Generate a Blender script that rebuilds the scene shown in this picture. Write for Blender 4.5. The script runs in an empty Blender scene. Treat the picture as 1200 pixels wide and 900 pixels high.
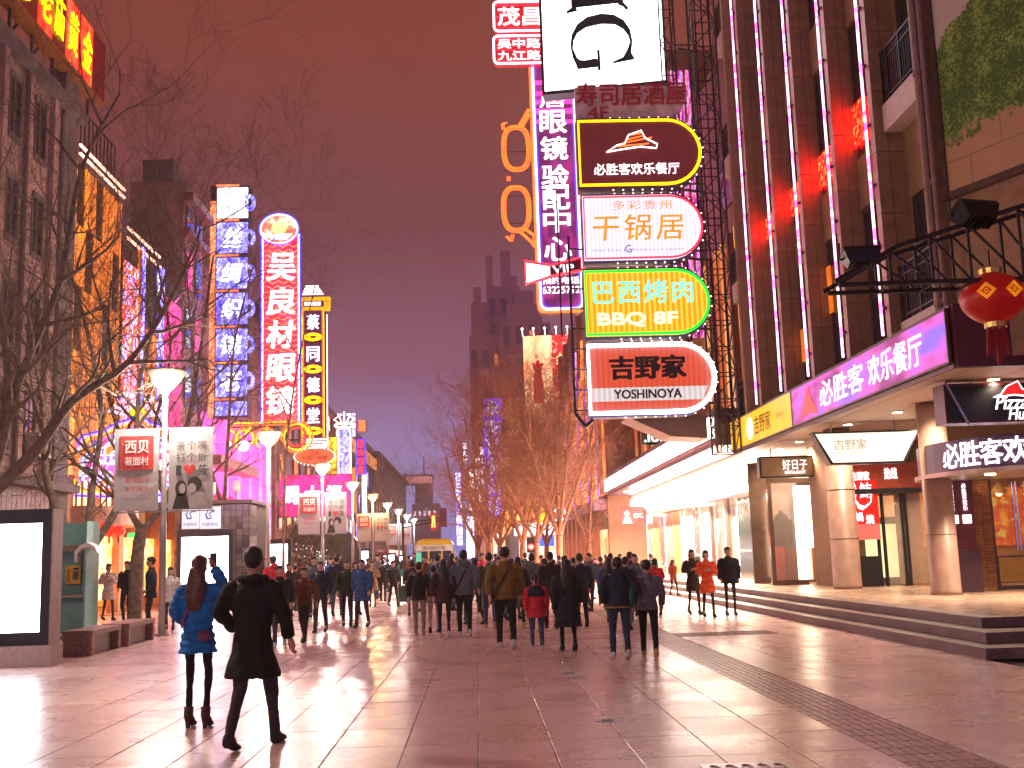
import bpy, bmesh, math, random
from mathutils import Vector, Matrix
random.seed(11)
S = bpy.context.scene
C = S.collection
PI = math.pi

# ------------------------------------------------------------------ camera
F, ROLL, PITCH, YAW, EYE = 1300.0, math.radians(1.8), math.radians(8.774), math.radians(2.017), 1.6
def ray(px, py):
    """direction of a pixel of the 1200x900 photograph, used to survey real positions"""
    u, v = px-600, py-450
    c, s = math.cos(ROLL), math.sin(ROLL)
    a, b = u*c-v*s, u*s+v*c
    y = F*math.cos(PITCH)+b*math.sin(PITCH); z = F*math.sin(PITCH)-b*math.cos(PITCH)
    cy, sy = math.cos(YAW), math.sin(YAW)
    return Vector((a*cy+y*sy, -a*sy+y*cy, z))
O = Vector((0, 0, EYE))
def at(px, py, Y): d = ray(px, py); return O+d*(Y/d.y)
def atx(px, py, X): d = ray(px, py); return O+d*(X/d.x)
def atg(px, py, z=0.0): d = ray(px, py); return O+d*((z-EYE)/d.z)

cam = bpy.data.cameras.new('camera'); camo = bpy.data.objects.new('camera', cam); C.objects.link(camo)
fw = ray(600, 450).normalized(); rt = (ray(601, 450)-ray(600, 450)).normalized(); up = (ray(600, 449)-ray(600, 450)).normalized()
camo.matrix_world = Matrix((rt, up, -fw)).transposed().to_4x4() @ Matrix.Identity(4)
camo.matrix_world.translation = O
cam.sensor_width = 36; cam.lens = F/1200*36; cam.clip_start = .05; cam.clip_end = 3000
S.camera = camo

# ------------------------------------------------------------------ render look
S.view_settings.view_transform = 'Standard'; S.view_settings.look = 'None'
S.view_settings.exposure = 1.3; S.view_settings.gamma = 1
S.cycles.use_denoising = True
S.cycles.max_bounces = 6; S.cycles.glossy_bounces = 3; S.cycles.diffuse_bounces = 3
S.cycles.transmission_bounces = 4; S.cycles.transparent_max_bounces = 8
S.cycles.sample_clamp_indirect = 4.0
S.cycles.caustics_reflective = False; S.cycles.caustics_refractive = False

def lin(c):
    return tuple((x/12.92 if x <= .04045 else ((x+.055)/1.055)**2.4) for x in [k/255 for k in c])
# ------------------------------------------------------------------ night sky: city glow, a gradient of height only
W = bpy.data.worlds.new('World'); S.world = W; W.use_nodes = True
nt = W.node_tree; nt.nodes.clear()
wo = nt.nodes.new('ShaderNodeOutputWorld'); bg = nt.nodes.new('ShaderNodeBackground')
tc = nt.nodes.new('ShaderNodeTexCoord'); sp = nt.nodes.new('ShaderNodeSeparateXYZ'); cr = nt.nodes.new('ShaderNodeValToRGB')
nt.links.new(tc.outputs['Generated'], sp.inputs[0]); nt.links.new(sp.outputs['Z'], cr.inputs[0])
skn = nt.nodes.new('ShaderNodeTexNoise'); skn.inputs['Scale'].default_value = 1.6; skn.inputs['Detail'].default_value = 4; nt.links.new(tc.outputs['Generated'], skn.inputs['Vector'])
skm = nt.nodes.new('ShaderNodeMapRange'); skm.inputs[1].default_value = .3; skm.inputs[2].default_value = .7; skm.inputs[3].default_value = .87; skm.inputs[4].default_value = 1.13; nt.links.new(skn.outputs['Fac'], skm.inputs[0])
skv = nt.nodes.new('ShaderNodeVectorMath'); skv.operation = 'SCALE'; nt.links.new(cr.outputs[0], skv.inputs[0]); nt.links.new(skm.outputs[0], skv.inputs['Scale']); nt.links.new(skv.outputs[0], bg.inputs[0]); nt.links.new(bg.outputs[0], wo.inputs[0])
stops = [(0.0, (140, 138, 214)), (.04, (152, 142, 206)), (.104, (158, 132, 182)), (.167, (147, 92, 115)), (.284, (123, 69, 70)), (.43, (130, 64, 50)), (1.0, (112, 58, 44))]
e = cr.color_ramp.elements
e[0].position = stops[0][0]; e[0].color = (*lin(stops[0][1]), 1)
e[1].position = stops[-1][0]; e[1].color = (*lin(stops[-1][1]), 1)
for p_, c_ in stops[1:-1]:
    k = e.new(p_); k.color = (*lin(c_), 1)
bg.inputs[1].default_value = 0.40

# ------------------------------------------------------------------ materials
MATS = {}
def mat(name, col, rough=.6, metal=0.0, var=.12, scale=6.0, bump=0.0, spec=.5, rnd=0.0, coat=0.0, world=False, stain=0.0):
    if name in MATS: return MATS[name]
    m = bpy.data.materials.new(name); m.use_nodes = True; n = m.node_tree.nodes; l = m.node_tree.links
    b = n['Principled BSDF']; b.inputs['Roughness'].default_value = rough; b.inputs['Metallic'].default_value = metal
    b.inputs['Specular IOR Level'].default_value = spec
    if coat: b.inputs['Coat Weight'].default_value = coat
    tcn = n.new('ShaderNodeTexCoord'); nz = n.new('ShaderNodeTexNoise'); nz.inputs['Scale'].default_value = scale; nz.inputs['Detail'].default_value = 5
    vec = tcn.outputs['Object'] if not world else n.new('ShaderNodeNewGeometry').outputs['Position']
    l.new(vec, nz.inputs['Vector'])
    mr = n.new('ShaderNodeMapRange'); mr.inputs[3].default_value = 1-var*1.4; mr.inputs[4].default_value = 1+var*1.4
    mr.inputs[1].default_value = .3; mr.inputs[2].default_value = .7
    l.new(nz.outputs['Fac'], mr.inputs[0])
    fac = mr.outputs[0]
    if rnd:
        oi = n.new('ShaderNodeObjectInfo'); m2 = n.new('ShaderNodeMapRange'); m2.inputs[3].default_value = 1-rnd; m2.inputs[4].default_value = 1+rnd
        l.new(oi.outputs['Random'], m2.inputs[0]); mm = n.new('ShaderNodeMath'); mm.operation = 'MULTIPLY'
        l.new(m2.outputs[0], mm.inputs[0]); l.new(fac, mm.inputs[1]); fac = mm.outputs[0]
    if stain:
        s1 = n.new('ShaderNodeTexNoise'); s1.inputs['Scale'].default_value = .9; s1.inputs['Detail'].default_value = 7; s1.inputs['Roughness'].default_value = .65; l.new(vec, s1.inputs['Vector'])
        s2 = n.new('ShaderNodeMapRange'); s2.inputs[1].default_value = .35; s2.inputs[2].default_value = .65; s2.inputs[3].default_value = 1-stain; s2.inputs[4].default_value = 1+stain*.5; l.new(s1.outputs['Fac'], s2.inputs[0])
        s3 = n.new('ShaderNodeTexVoronoi'); s3.inputs['Scale'].default_value = 2.3; l.new(vec, s3.inputs['Vector'])
        s4 = n.new('ShaderNodeMapRange'); s4.inputs[1].default_value = .035; s4.inputs[2].default_value = .06; s4.inputs[3].default_value = 1-stain*1.6; s4.inputs[4].default_value = 1; l.new(s3.outputs['Distance'], s4.inputs[0])
        for src in (s2, s4):
            mm = n.new('ShaderNodeMath'); mm.operation = 'MULTIPLY'; l.new(src.outputs[0], mm.inputs[0]); l.new(fac, mm.inputs[1]); fac = mm.outputs[0]
    vm = n.new('ShaderNodeVectorMath'); vm.operation = 'SCALE'; vm.inputs[0].default_value = col[:3]
    l.new(fac, vm.inputs['Scale']); l.new(vm.outputs[0], b.inputs['Base Color'])
    rr = n.new('ShaderNodeMapRange'); rr.inputs[3].default_value = max(0.02, rough-.06); rr.inputs[4].default_value = min(1, rough+.08)
    l.new(nz.outputs['Fac'], rr.inputs[0]); l.new(rr.outputs[0], b.inputs['Roughness'])
    if stain:
        r2 = n.new('ShaderNodeMapRange'); r2.inputs[1].default_value = .35; r2.inputs[2].default_value = .65; r2.inputs[3].default_value = rough+.07; r2.inputs[4].default_value = rough-.04
        l.new(s1.outputs['Fac'], r2.inputs[0]); l.new(r2.outputs[0], b.inputs['Roughness'])
    if bump:
        bn = n.new('ShaderNodeBump'); bn.inputs['Strength'].default_value = bump; bn.inputs['Distance'].default_value = .02
        l.new(nz.outputs['Fac'], bn.inputs['Height']); l.new(bn.outputs[0], b.inputs['Normal'])
    MATS[name] = m; return m
def em(name, col, st=3.0, light=True, base=None):
    """a thing that gives off light"""
    st *= .55*.82 if st < 1.45 else .9
    if name in MATS: return MATS[name]
    m = bpy.data.materials.new(name); m.use_nodes = True; b = m.node_tree.nodes['Principled BSDF']
    c = (*lin(col), 1)
    b.inputs['Base Color'].default_value = (*[x*.5 for x in c[:3]], 1) if base is None else (*base, 1)
    b.inputs['Emission Color'].default_value = c; b.inputs['Emission Strength'].default_value = st; b.inputs['Roughness'].default_value = .4
    n = m.node_tree.nodes; l = m.node_tree.links   # uneven tubes and dirt behind the face
    t = n.new('ShaderNodeTexCoord'); z = n.new('ShaderNodeTexNoise'); z.inputs['Scale'].default_value = 2.2; z.inputs['Detail'].default_value = 6; l.new(t.outputs['Object'], z.inputs['Vector'])
    r = n.new('ShaderNodeMapRange'); r.inputs[1].default_value = .3; r.inputs[2].default_value = .7; r.inputs[3].default_value = st*.78; r.inputs[4].default_value = st*1.18; l.new(z.outputs['Fac'], r.inputs[0]); l.new(r.outputs[0], b.inputs['Emission Strength'])
    if not light: m.cycles.emission_sampling = 'NONE'
    MATS[name] = m; return m
def led(name, stops, sc=(1, 1, 1), scale=6.0, st=2.0, light=True, kind='noise', detail=6, const=True):
    """lit LED net or screen: coloured points from a cell or noise pattern along the panel"""
    if name in MATS: return MATS[name]
    st *= .62*.9
    m = bpy.data.materials.new(name); m.use_nodes = True; n = m.node_tree.nodes; l = m.node_tree.links; b = n['Principled BSDF']
    t = n.new('ShaderNodeTexCoord'); mp = n.new('ShaderNodeMapping'); mp.inputs['Scale'].default_value = sc
    l.new(t.outputs['Object'], mp.inputs[0])
    if kind == 'noise':
        z = n.new('ShaderNodeTexNoise'); z.inputs['Detail'].default_value = detail; z.inputs['Roughness'].default_value = .75; out = 'Fac'
    else:
        z = n.new('ShaderNodeTexVoronoi'); out = 'Color'
    z.inputs['Scale'].default_value = scale; l.new(mp.outputs[0], z.inputs['Vector'])
    r = n.new('ShaderNodeValToRGB'); r.color_ramp.interpolation = 'CONSTANT' if const else 'LINEAR'
    if out == 'Color':
        s_ = n.new('ShaderNodeSeparateColor'); l.new(z.outputs['Color'], s_.inputs[0]); l.new(s_.outputs[0], r.inputs[0])
    else: l.new(z.outputs[out], r.inputs[0])
    el = r.color_ramp.elements
    el[0].position = stops[0][0]; el[0].color = (*lin(stops[0][1]), 1); el[1].position = stops[-1][0]; el[1].color = (*lin(stops[-1][1]), 1)
    for p_, c_ in stops[1:-1]: q = el.new(p_); q.color = (*lin(c_), 1)
    b.inputs['Base Color'].default_value = (.03, .03, .03, 1)
    l.new(r.outputs[0], b.inputs['Emission Color']); b.inputs['Emission Strength'].default_value = st
    if not light: m.cycles.emission_sampling = 'NONE'
    MATS[name] = m; return m
def ribbed(name, a, c, freq, st, light=True):
    """sign face lit from behind by upright tubes: brighter bands along local x"""
    st *= .55*.82
    if name in MATS: return MATS[name]
    m = bpy.data.materials.new(name); m.use_nodes = True; n = m.node_tree.nodes; l = m.node_tree.links; b = n['Principled BSDF']
    t = n.new('ShaderNodeTexCoord'); s_ = n.new('ShaderNodeSeparateXYZ'); l.new(t.outputs['Object'], s_.inputs[0])
    w = n.new('ShaderNodeMath'); w.operation = 'MULTIPLY'; w.inputs[1].default_value = freq*2*PI; l.new(s_.outputs['X'], w.inputs[0])
    q = n.new('ShaderNodeMath'); q.operation = 'SINE'; l.new(w.outputs[0], q.inputs[0])
    r = n.new('ShaderNodeValToRGB'); k = n.new('ShaderNodeMapRange'); k.inputs[1].default_value = -1; l.new(q.outputs[0], k.inputs[0]); l.new(k.outputs[0], r.inputs[0])
    r.color_ramp.elements[0].color = (*lin(a), 1); r.color_ramp.elements[0].position = .3; r.color_ramp.elements[1].color = (*lin(c), 1)
    l.new(r.outputs[0], b.inputs['Emission Color']); b.inputs['Emission Strength'].default_value = st; b.inputs['Base Color'].default_value = (.1, .1, .1, 1)
    b.inputs['Roughness'].default_value = .35
    MATS[name] = m; return m
def glass(name='window glass', col=(.05, .06, .07), alpha=.14, rough=.05):
    if name in MATS: return MATS[name]
    m = bpy.data.materials.new(name); m.use_nodes = True; b = m.node_tree.nodes['Principled BSDF']
    b.inputs['Base Color'].default_value = (*col, 1); b.inputs['Roughness'].default_value = rough; b.inputs['Alpha'].default_value = alpha
    b.inputs['Specular IOR Level'].default_value = .8
    MATS[name] = m; return m

# ------------------------------------------------------------------ mesh builder
class MB:
    def __init__(s): s.v = []; s.f = []
    def add(s, vs, fs):
        o = len(s.v); s.v += [tuple(v) for v in vs]; s.f += [tuple(i+o for i in f) for f in fs]; return s
    def box(s, x0, x1, y0, y1, z0, z1, M=None):
        vs = [Vector((x, y, z)) for z in (z0, z1) for y in (y0, y1) for x in (x0, x1)]
        if M is not None: vs = [M @ v for v in vs]
        return s.add(vs, [(0, 2, 3, 1), (4, 5, 7, 6), (0, 1, 5, 4), (2, 6, 7, 3), (0, 4, 6, 2), (1, 3, 7, 5)])
    def bar(s, a, b, w, h=None):
        a, b = Vector(a), Vector(b); h = h or w; d = b-a; L = d.length
        M = Matrix.Translation(a) @ d.to_track_quat('Z', 'Y').to_matrix().to_4x4()
        return s.box(-w/2, w/2, -h/2, h/2, 0, L, M)
    def tube(s, pts, r, n=6, closed=False, caps=True):
        pts = [Vector(p) for p in pts]; N = len(pts)
        rs = r if isinstance(r, (list, tuple)) else [r]*N
        rings = []; pr = None
        for i, p in enumerate(pts):
            if closed: t = pts[(i+1) % N]-pts[i-1]
            else: t = pts[min(i+1, N-1)]-pts[max(i-1, 0)]
            if t.length < 1e-9: t = Vector((0, 0, 1))
            t.normalize()
            if pr is None: a = t.orthogonal().normalized()
            else:
                a = pr-t*pr.dot(t)
                a = a.normalized() if a.length > 1e-6 else t.orthogonal().normalized()
            pr = a; b = t.cross(a)
            rings.append([p+(a*math.cos(2*PI*k/n)+b*math.sin(2*PI*k/n))*rs[i] for k in range(n)])
        vs = [v for g_ in rings for v in g_]; fs = []
        for i in range(N if closed else N-1):
            j = (i+1) % N
            for k in range(n): fs.append((i*n+k, i*n+(k+1) % n, j*n+(k+1) % n, j*n+k))
        if caps and not closed:
            fs.append(tuple(range(n))[::-1]); fs.append(tuple((N-1)*n+k for k in range(n)))
        return s.add(vs, fs)
    def twig(s, pts, rs):
        """cheap three sided twig, rings share one frame"""
        a, b = pts[0], pts[-1]; dx, dy, dz = b[0]-a[0], b[1]-a[1], b[2]-a[2]; L = math.sqrt(dx*dx+dy*dy+dz*dz) or 1; dx /= L; dy /= L; dz /= L
        ux, uy, uz = (dy, -dx, 0) if abs(dz) < .95 else (0, dz, -dy); u = math.sqrt(ux*ux+uy*uy+uz*uz) or 1; ux /= u; uy /= u; uz /= u
        vx, vy, vz = dy*uz-dz*uy, dz*ux-dx*uz, dx*uy-dy*ux; o = len(s.v)
        for p, r in zip(pts, rs):
            for c, q in ((1, 0), (-.5, .866), (-.5, -.866)): s.v.append((p[0]+r*(c*ux+q*vx), p[1]+r*(c*uy+q*vy), p[2]+r*(c*uz+q*vz)))
        for i in range(len(pts)-1):
            k = o+3*i; s.f += [(k, k+1, k+4, k+3), (k+1, k+2, k+5, k+4), (k+2, k, k+3, k+5)]
    def lathe(s, prof, n=20, c=(0, 0, 0), sx=1, sy=1):
        vs = []; fs = []
        for r, z in prof:
            for k in range(n): vs.append((c[0]+r*sx*math.cos(2*PI*k/n), c[1]+r*sy*math.sin(2*PI*k/n), c[2]+z))
        for i in range(len(prof)-1):
            for k in range(n): fs.append((i*n+k, i*n+(k+1) % n, (i+1)*n+(k+1) % n, (i+1)*n+k))
        fs.append(tuple(range(n))[::-1]); fs.append(tuple((len(prof)-1)*n+k for k in range(n)))
        return s.add(vs, fs)
    def ball(s, c, rx, ry=None, rz=None, n=10, m=7, M=None):
        ry = ry or rx; rz = rz or rx; vs = []; fs = []
        for i in range(m+1):
            t = PI*i/m; t = max(.03, min(PI-.03, t))
            for k in range(n):
                v = Vector((rx*math.sin(t)*math.cos(2*PI*k/n), ry*math.sin(t)*math.sin(2*PI*k/n), rz*math.cos(t)))
                if M is not None: v = M @ v
                vs.append(v+Vector(c))
        for i in range(m):
            for k in range(n): fs.append((i*n+k, (i+1)*n+k, (i+1)*n+(k+1) % n, i*n+(k+1) % n))
        fs.append(tuple(range(n))); fs.append(tuple(m*n+k for k in range(n))[::-1])
        return s.add(vs, fs)
    def loft(s, rings, caps=True):
        n = len(rings[0]); vs = [p for r in rings for p in r]; fs = []
        for i in range(len(rings)-1):
            for k in range(n): fs.append((i*n+k, i*n+(k+1) % n, (i+1)*n+(k+1) % n, (i+1)*n+k))
        if caps: fs.append(tuple(range(n))[::-1]); fs.append(tuple((len(rings)-1)*n+k for k in range(n)))
        return s.add(vs, fs)
    def prism(s, out, y0, y1):
        """outline in x,z (counter-clockwise seen from -y) made solid from y0 (front) to y1 (back)"""
        n = len(out); vs = [(x, y0, z) for x, z in out]+[(x, y1, z) for x, z in out]
        fs = [tuple(range(n)), tuple(range(n, 2*n))[::-1]]
        for k in range(n): fs.append((k, n+k, n+(k+1) % n, (k+1) % n))
        return s.add(vs, fs)
    def slab(s, out, z0, z1):
        n = len(out); vs = [(x, y, z0) for x, y in out]+[(x, y, z1) for x, y in out]
        fs = [tuple(range(n))[::-1], tuple(range(n, 2*n))]
        for k in range(n): fs.append((k, (k+1) % n, n+(k+1) % n, n+k))
        return s.add(vs, fs)
    def mesh(s, name, m=None, smooth=False, norm=True):
        me = bpy.data.meshes.new(name); me.from_pydata(s.v, [], s.f)
        if m: me.materials.append(m)
        if norm: bm = bmesh.new(); bm.from_mesh(me); bmesh.ops.recalc_face_normals(bm, faces=bm.faces); bm.to_mesh(me); bm.free()
        if smooth:
            for p in me.polygons: p.use_smooth = True
        return me
def tag(o, label=None, cat=None, group=None, kind=None):
    if label: o['label'] = label
    if cat: o['category'] = cat
    if group: o['group'] = group
    if kind: o['kind'] = kind
    return o
def thing(name, label, cat, loc=(0, 0, 0), rotz=0, group=None):
    o = bpy.data.objects.new(name, None); C.objects.link(o); o.empty_display_size = .2
    o.location = loc; o.rotation_euler = (0, 0, rotz)
    return tag(o, label, cat, group)
def obj(name, mb, m=None, parent=None, loc=(0, 0, 0), rot=(0, 0, 0), smooth=False, kind=None, label=None, scale=None):
    me = mb.mesh(name, m, smooth) if isinstance(mb, MB) else mb
    o = bpy.data.objects.new(name, me); C.objects.link(o)
    o.location = loc; o.rotation_euler = rot
    if scale: o.scale = scale
    if parent: o.parent = parent
    if kind: o['kind'] = kind
    if label: o['label'] = label
    return o
def struct(name, mb, m, loc=(0, 0, 0)): return obj(name, mb, m, None, loc, kind='structure')
def recolor(o, m):
    if len(o.material_slots):
        o.material_slots[0].link = 'OBJECT'; o.material_slots[0].material = m
def copy_tree(o, parent=None):
    c = o.copy(); C.objects.link(c); c.parent = parent
    for ch in o.children: copy_tree(ch, c)
    return c

# ------------------------------------------------------------------ lettering
GL = {}
WORK = bpy.data.scenes.new('workshop')      # shapes are evaluated here, then the scene is removed
def evaluated(o):
    WORK.collection.objects.link(o)
    with bpy.context.temp_override(scene=WORK, view_layer=WORK.view_layers[0]):
        dg = bpy.context.evaluated_depsgraph_get(); dg.update()
        return bpy.data.meshes.new_from_object(o.evaluated_get(dg))
def glyphs(body, vert=False, shear=0.0, space=1.0, line=1.0):
    key = (body, vert, shear, space, line)
    if key in GL: return GL[key]
    c = bpy.data.curves.new('lettering', 'FONT'); c.body = '\n'.join(body) if vert else body
    c.align_x = 'CENTER'; c.shear = shear; c.space_character = space; c.space_line = line
    c.resolution_u = 3
    o = bpy.data.objects.new('lettering', c); me = evaluated(o)
    V = [(v.co.x, -v.co.z, v.co.y) for v in me.vertices]; Fs = [tuple(p.vertices) for p in me.polygons]
    bpy.data.objects.remove(o); bpy.data.curves.remove(c); bpy.data.meshes.remove(me)
    x0 = min(v[0] for v in V); x1 = max(v[0] for v in V); z0 = min(v[2] for v in V); z1 = max(v[2] for v in V)
    V = [((v[0]-(x0+x1)/2)/(x1-x0), v[1], (v[2]-(z0+z1)/2)/(z1-z0)) for v in V]
    GL[key] = (V, Fs, x1-x0, z1-z0); return GL[key]
def txt(parent, body, w, h, m, x=0, y=-.02, z=0, name='lettering', vert=False, bold=.02, shear=0, extr=.0, rot=(0, 0, 0), **k):
    """lettering w wide and h high, centred on local x,z, reading to +x and facing -y; heavier strokes come from offset layers"""
    V, Fs, a, b = glyphs(body, vert, shear, **k)
    if h is None: h = w*b/a
    if w is None: w = h*a/b
    n = max(1, len(body)) if vert else 1
    ch = h/n if vert else h
    d = bold*ch*.42
    mb = MB(); offs = [(0, 0)]
    if d > .002: offs += [(-d, -d*.6), (d, d*.6), (-d, d*.6), (d, -d*.6)]
    for i, (dx, dz) in enumerate(offs): mb.add([(v[0]*w+dx, -.0012*i, v[2]*h+dz) for v in V], Fs)
    me = bpy.data.meshes.new(name); me.from_pydata(mb.v, [], mb.f); me.materials.append(m)
    return obj(name, me, None, parent, (x, y, z), rot)
def pill(w, h, n=14, r=None):
    """outline: square at left, half round at right"""
    r = r or h/2; o = [(0, 0), (w-r, 0)]
    for k in range(1, n): t = -PI/2+PI*k/n; o.append((w-r+r*math.cos(t), h/2+h/2*math.sin(t)))
    return o+[(w-r, h), (0, h)]
def rrect(w, h, r, n=4):
    o = []
    for cx, cz, a in ((w-r, r, -90), (w-r, h-r, 0), (r, h-r, 90), (r, r, 180)):
        for k in range(n+1): t = math.radians(a+90*k/n); o.append((cx+r*math.cos(t), cz+r*math.sin(t)))
    return o
# ------------------------------------------------------------------ shared materials
granite = mat('granite paving', (.66, .43, .405), .27, var=.13, scale=26, bump=.05, rnd=.08, spec=.85, world=True, stain=.045)
joint = mat('dark joint', (.045, .04, .04), .8)
tactm = mat('tactile paving', (.44, .30, .265), .36, var=.2, scale=12, rnd=.12)
stepm = mat('step granite', (.19, .13, .12), .38, var=.2, scale=22, bump=.05, rnd=.12, world=True, stain=.12)
podm = mat('podium granite', (.42, .29, .22), .26, var=.13, scale=20, rnd=.08, world=True, stain=.08)
clad = mat('brown stone cladding', (.34, .195, .10), .42, var=.14, scale=4, rnd=.10)
cream = mat('cream panel', (.62, .52, .45), .5, var=.06, rnd=.05)
white = mat('white paint', (.78, .77, .75), .45, var=.05)
dark = mat('dark metal', (.025, .024, .026), .4, metal=.6, var=.2)
black = mat('black plastic', (.012, .012, .014), .35)
steel = mat('brushed steel', (.45, .45, .46), .3, metal=.9)
grey = mat('grey painted steel', (.30, .30, .31), .45, metal=.4)
truss = mat('rusty truss steel', (.10, .075, .065), .6, metal=.4, var=.3, scale=12)
darkglass = mat('dark window pane', (.02, .02, .022), .08, var=.1, spec=.9)
maroon = mat('maroon panel', (.12, .02, .03), .35, var=.1)
redm = mat('red paint', (.5, .03, .03), .45)
bronze = mat('dark bronze frame', (.11, .07, .05), .4, metal=.3)
conc = mat('stained render', (.30, .24, .225), .8, var=.22, scale=1.3, bump=.15)
greywall = mat('weathered grey wall', (.16, .13, .13), .8, var=.25, scale=1.1)
blk = mat('black lettering', (.01, .01, .012), .5)
whi = em('white neon letter', (255, 240, 246), 1.5, light=False)
warmw = em('warm shop light', (255, 226, 190), 4.0)
coolw = em('cool shop light', (255, 244, 236), 4.0)
boxw = em('lightbox white', (240, 246, 255), 5.0)
pinkneon = em('pink neon', (255, 40, 110), 2.4, light=False)
redneon = em('red neon', (255, 30, 40), 2.2, light=False)
orneon = em('orange neon', (255, 84, 26), 2.0, light=False)
yelneon = em('yellow neon', (255, 185, 5), 1.5, light=False)
blueneon = em('blue neon', (60, 45, 255), 1.6, light=False)
greenneon = em('green neon', (10, 235, 45), 1.5, light=False)
bulbm = em('small bulb', (255, 215, 180), 3.0, light=False)
skin = mat('skin', (.50, .30, .22), .55, var=.08)

# ------------------------------------------------------------------ ground
gr = mat('far paving', (.56, .37, .35), .27, var=.2, scale=.6, spec=.5)
g = MB(); g.box(-200, 200, -40, 430, -1.2, -.06); struct('ground', g, gr)
pav = MB(); pav.box(-11.5, 7.2, 4, 46, -.055, -.03); pv = struct('pavement', pav, joint)
TW, TL, X0 = .628, 1.0, -.04
tile = MB(); a = TW/2-.0045; b = TL/2-.003; c_ = .003
tile.loft([[(-a, -b, -.03), (a, -b, -.03), (a, b, -.03), (-a, b, -.03)], [(-a, -b, -c_), (a, -b, -c_), (a, b, -c_), (-a, b, -c_)],
           [(-a+c_, -b+c_, 0), (a-c_, -b+c_, 0), (a-c_, b-c_, 0), (-a+c_, b-c_, 0)]])
tme = tile.mesh('paving_tile', granite)
rest = MB(); nt_ = 0; rr = random.Random(3)
for r_ in range(5, 46):
    y = r_+.5
    for k in range(-18, 11):
        x = X0+TW*(k+.5)
        if 3.05 < x < 3.7 and y > 6: continue
        if x > 6.9 or (21 < y < 22 and 3.7 < x < 5.6): continue
        xin = -.55*y-.6 < x < .50*y+.4
        if not xin: continue
        if 7.4 < y < 21 and nt_ < 292 and -.50*y < x < .455*y:
            o = bpy.data.objects.new('paving_tile', tme); C.objects.link(o); o.parent = pv
            o.location = (x, y, rr.uniform(-.0012, .0012)); o.rotation_euler = (rr.uniform(-.001, .001), rr.uniform(-.0014, .0014), 0); nt_ += 1
        else:
            h = rr.uniform(-.0015, .0015); rest.box(x-a, x+a, y-b, y+b, -.03, h)
obj('paving_tiles_beyond', rest, granite, pv, kind='stuff')
# ribbed guide path
tp = MB(); tp.box(-.307, .307, -.147, .147, -.03, -.004)
for k in range(7): xx = -.27+k*.09; tp.box(xx-.027, xx+.027, -.135, .135, -.004, .0035)
tpm = tp.mesh('tactile_tile', tactm)
far = MB()
for k in range(190):
    y = 6.15+k*.302
    if y > 46: break
    if k < 100:
        o = bpy.data.objects.new('tactile_tile', tpm); C.objects.link(o); o.parent = pv; o.location = (X0+TW*5.5-.02, y, 0)
    else:
        for q in range(4): xx = X0+TW*5-.0+.03+q*.155; far.box(xx, xx+.11, y-.14, y+.14, -.03, .004)
obj('tactile_tiles_beyond', far, tactm, pv, kind='stuff')
dt = MB(); dt.box(-.147, .147, -.147, .147, -.03, -.004)
for i in range(5):
    for j in range(5): dt.lathe([(.02, -.004), (.018, .004)], 6, (-.118+i*.059, -.118+j*.059, 0))
dtm = dt.mesh('dotted_tile', tactm)
for i in range(6):
    for j in range(3):
        o = bpy.data.objects.new('dotted_tile', dtm); C.objects.link(o); o.parent = pv; o.location = (3.885+i*.314, 21.18+j*.33, .002)
# cover plates
def cover(x, y, r, label):
    m = MB(); m.lathe([(r, 0), (r, .006), (r*.93, .009)], 28)
    t = obj('manhole_cover', m, steel, None, (x, y, 0)); tag(t, label, 'manhole cover')
    k = MB(); k.lathe([(r*.62, .0095), (r*.6, .014)], 24); obj('inner_ring', k, dark, t)
cover(1.2, 10.98, .10, 'small round steel cover set in the paving nearest the camera')
cover(1.19, 15.3, .12, 'small round steel cover further up the same line of paving')
m = MB(); m.box(-.33, .33, -.2, .2, 0, .006)
t = obj('drain_plate', m, steel, None, (1.95, 8.42, 0)); tag(t, 'rectangular engraved metal plate in the paving at the bottom edge', 'drain cover')
k = MB()
for i in range(5): k.tube([(-.25+.12*i+.04*math.cos(q), .1*math.sin(q), .010) for q in [2*PI*z/10 for z in range(10)]], .008, 4, closed=True)
obj('raised_pattern', k, granite, t)

# ------------------------------------------------------------------ podium with three steps
edges = [(6.86, 15.25, .15), (7.22, 16.0, .30), (7.58, 16.9, .45)]
pd = MB(); pd.box(7.95, 26, 17.3, 60, -.03, .43); podium = struct('podium', pd, podm)
prev = None
sm_ = MB(); sm_.box(0, .398, 0, 1.994, 0, .148); stone = sm_.mesh('step_stone', stepm)
em_ = MB(); em_.box(0, 1.994, 0, .7, 0, .148); stone2 = em_.mesh('step_stone', stepm)
for i, (x, y, z) in enumerate(edges):
    y1 = y
    n = 0
    while y1 < 60:
        o = bpy.data.objects.new('step_stone', stone); C.objects.link(o); o.parent = podium; o.location = (x, y1, z-.15); y1 += 2; n += 1
    x1 = x+.4
    for q in range(5):
        o = bpy.data.objects.new('step_stone', stone2); C.objects.link(o); o.parent = podium; o.location = (x1, y+.002, z-.15); x1 += 2
tl = MB(); tl.box(-.297, .297, -.297, .297, 0, .02); tlm = tl.mesh('floor_slab', podm)
for i in range(8):
    for j in range(36):
        if i > 4 and j > 26: continue
        o = bpy.data.objects.new('floor_slab', tlm); C.objects.link(o); o.parent = podium; o.location = (8.27+.6*i, 17.6+.6*j, .431)

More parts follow.
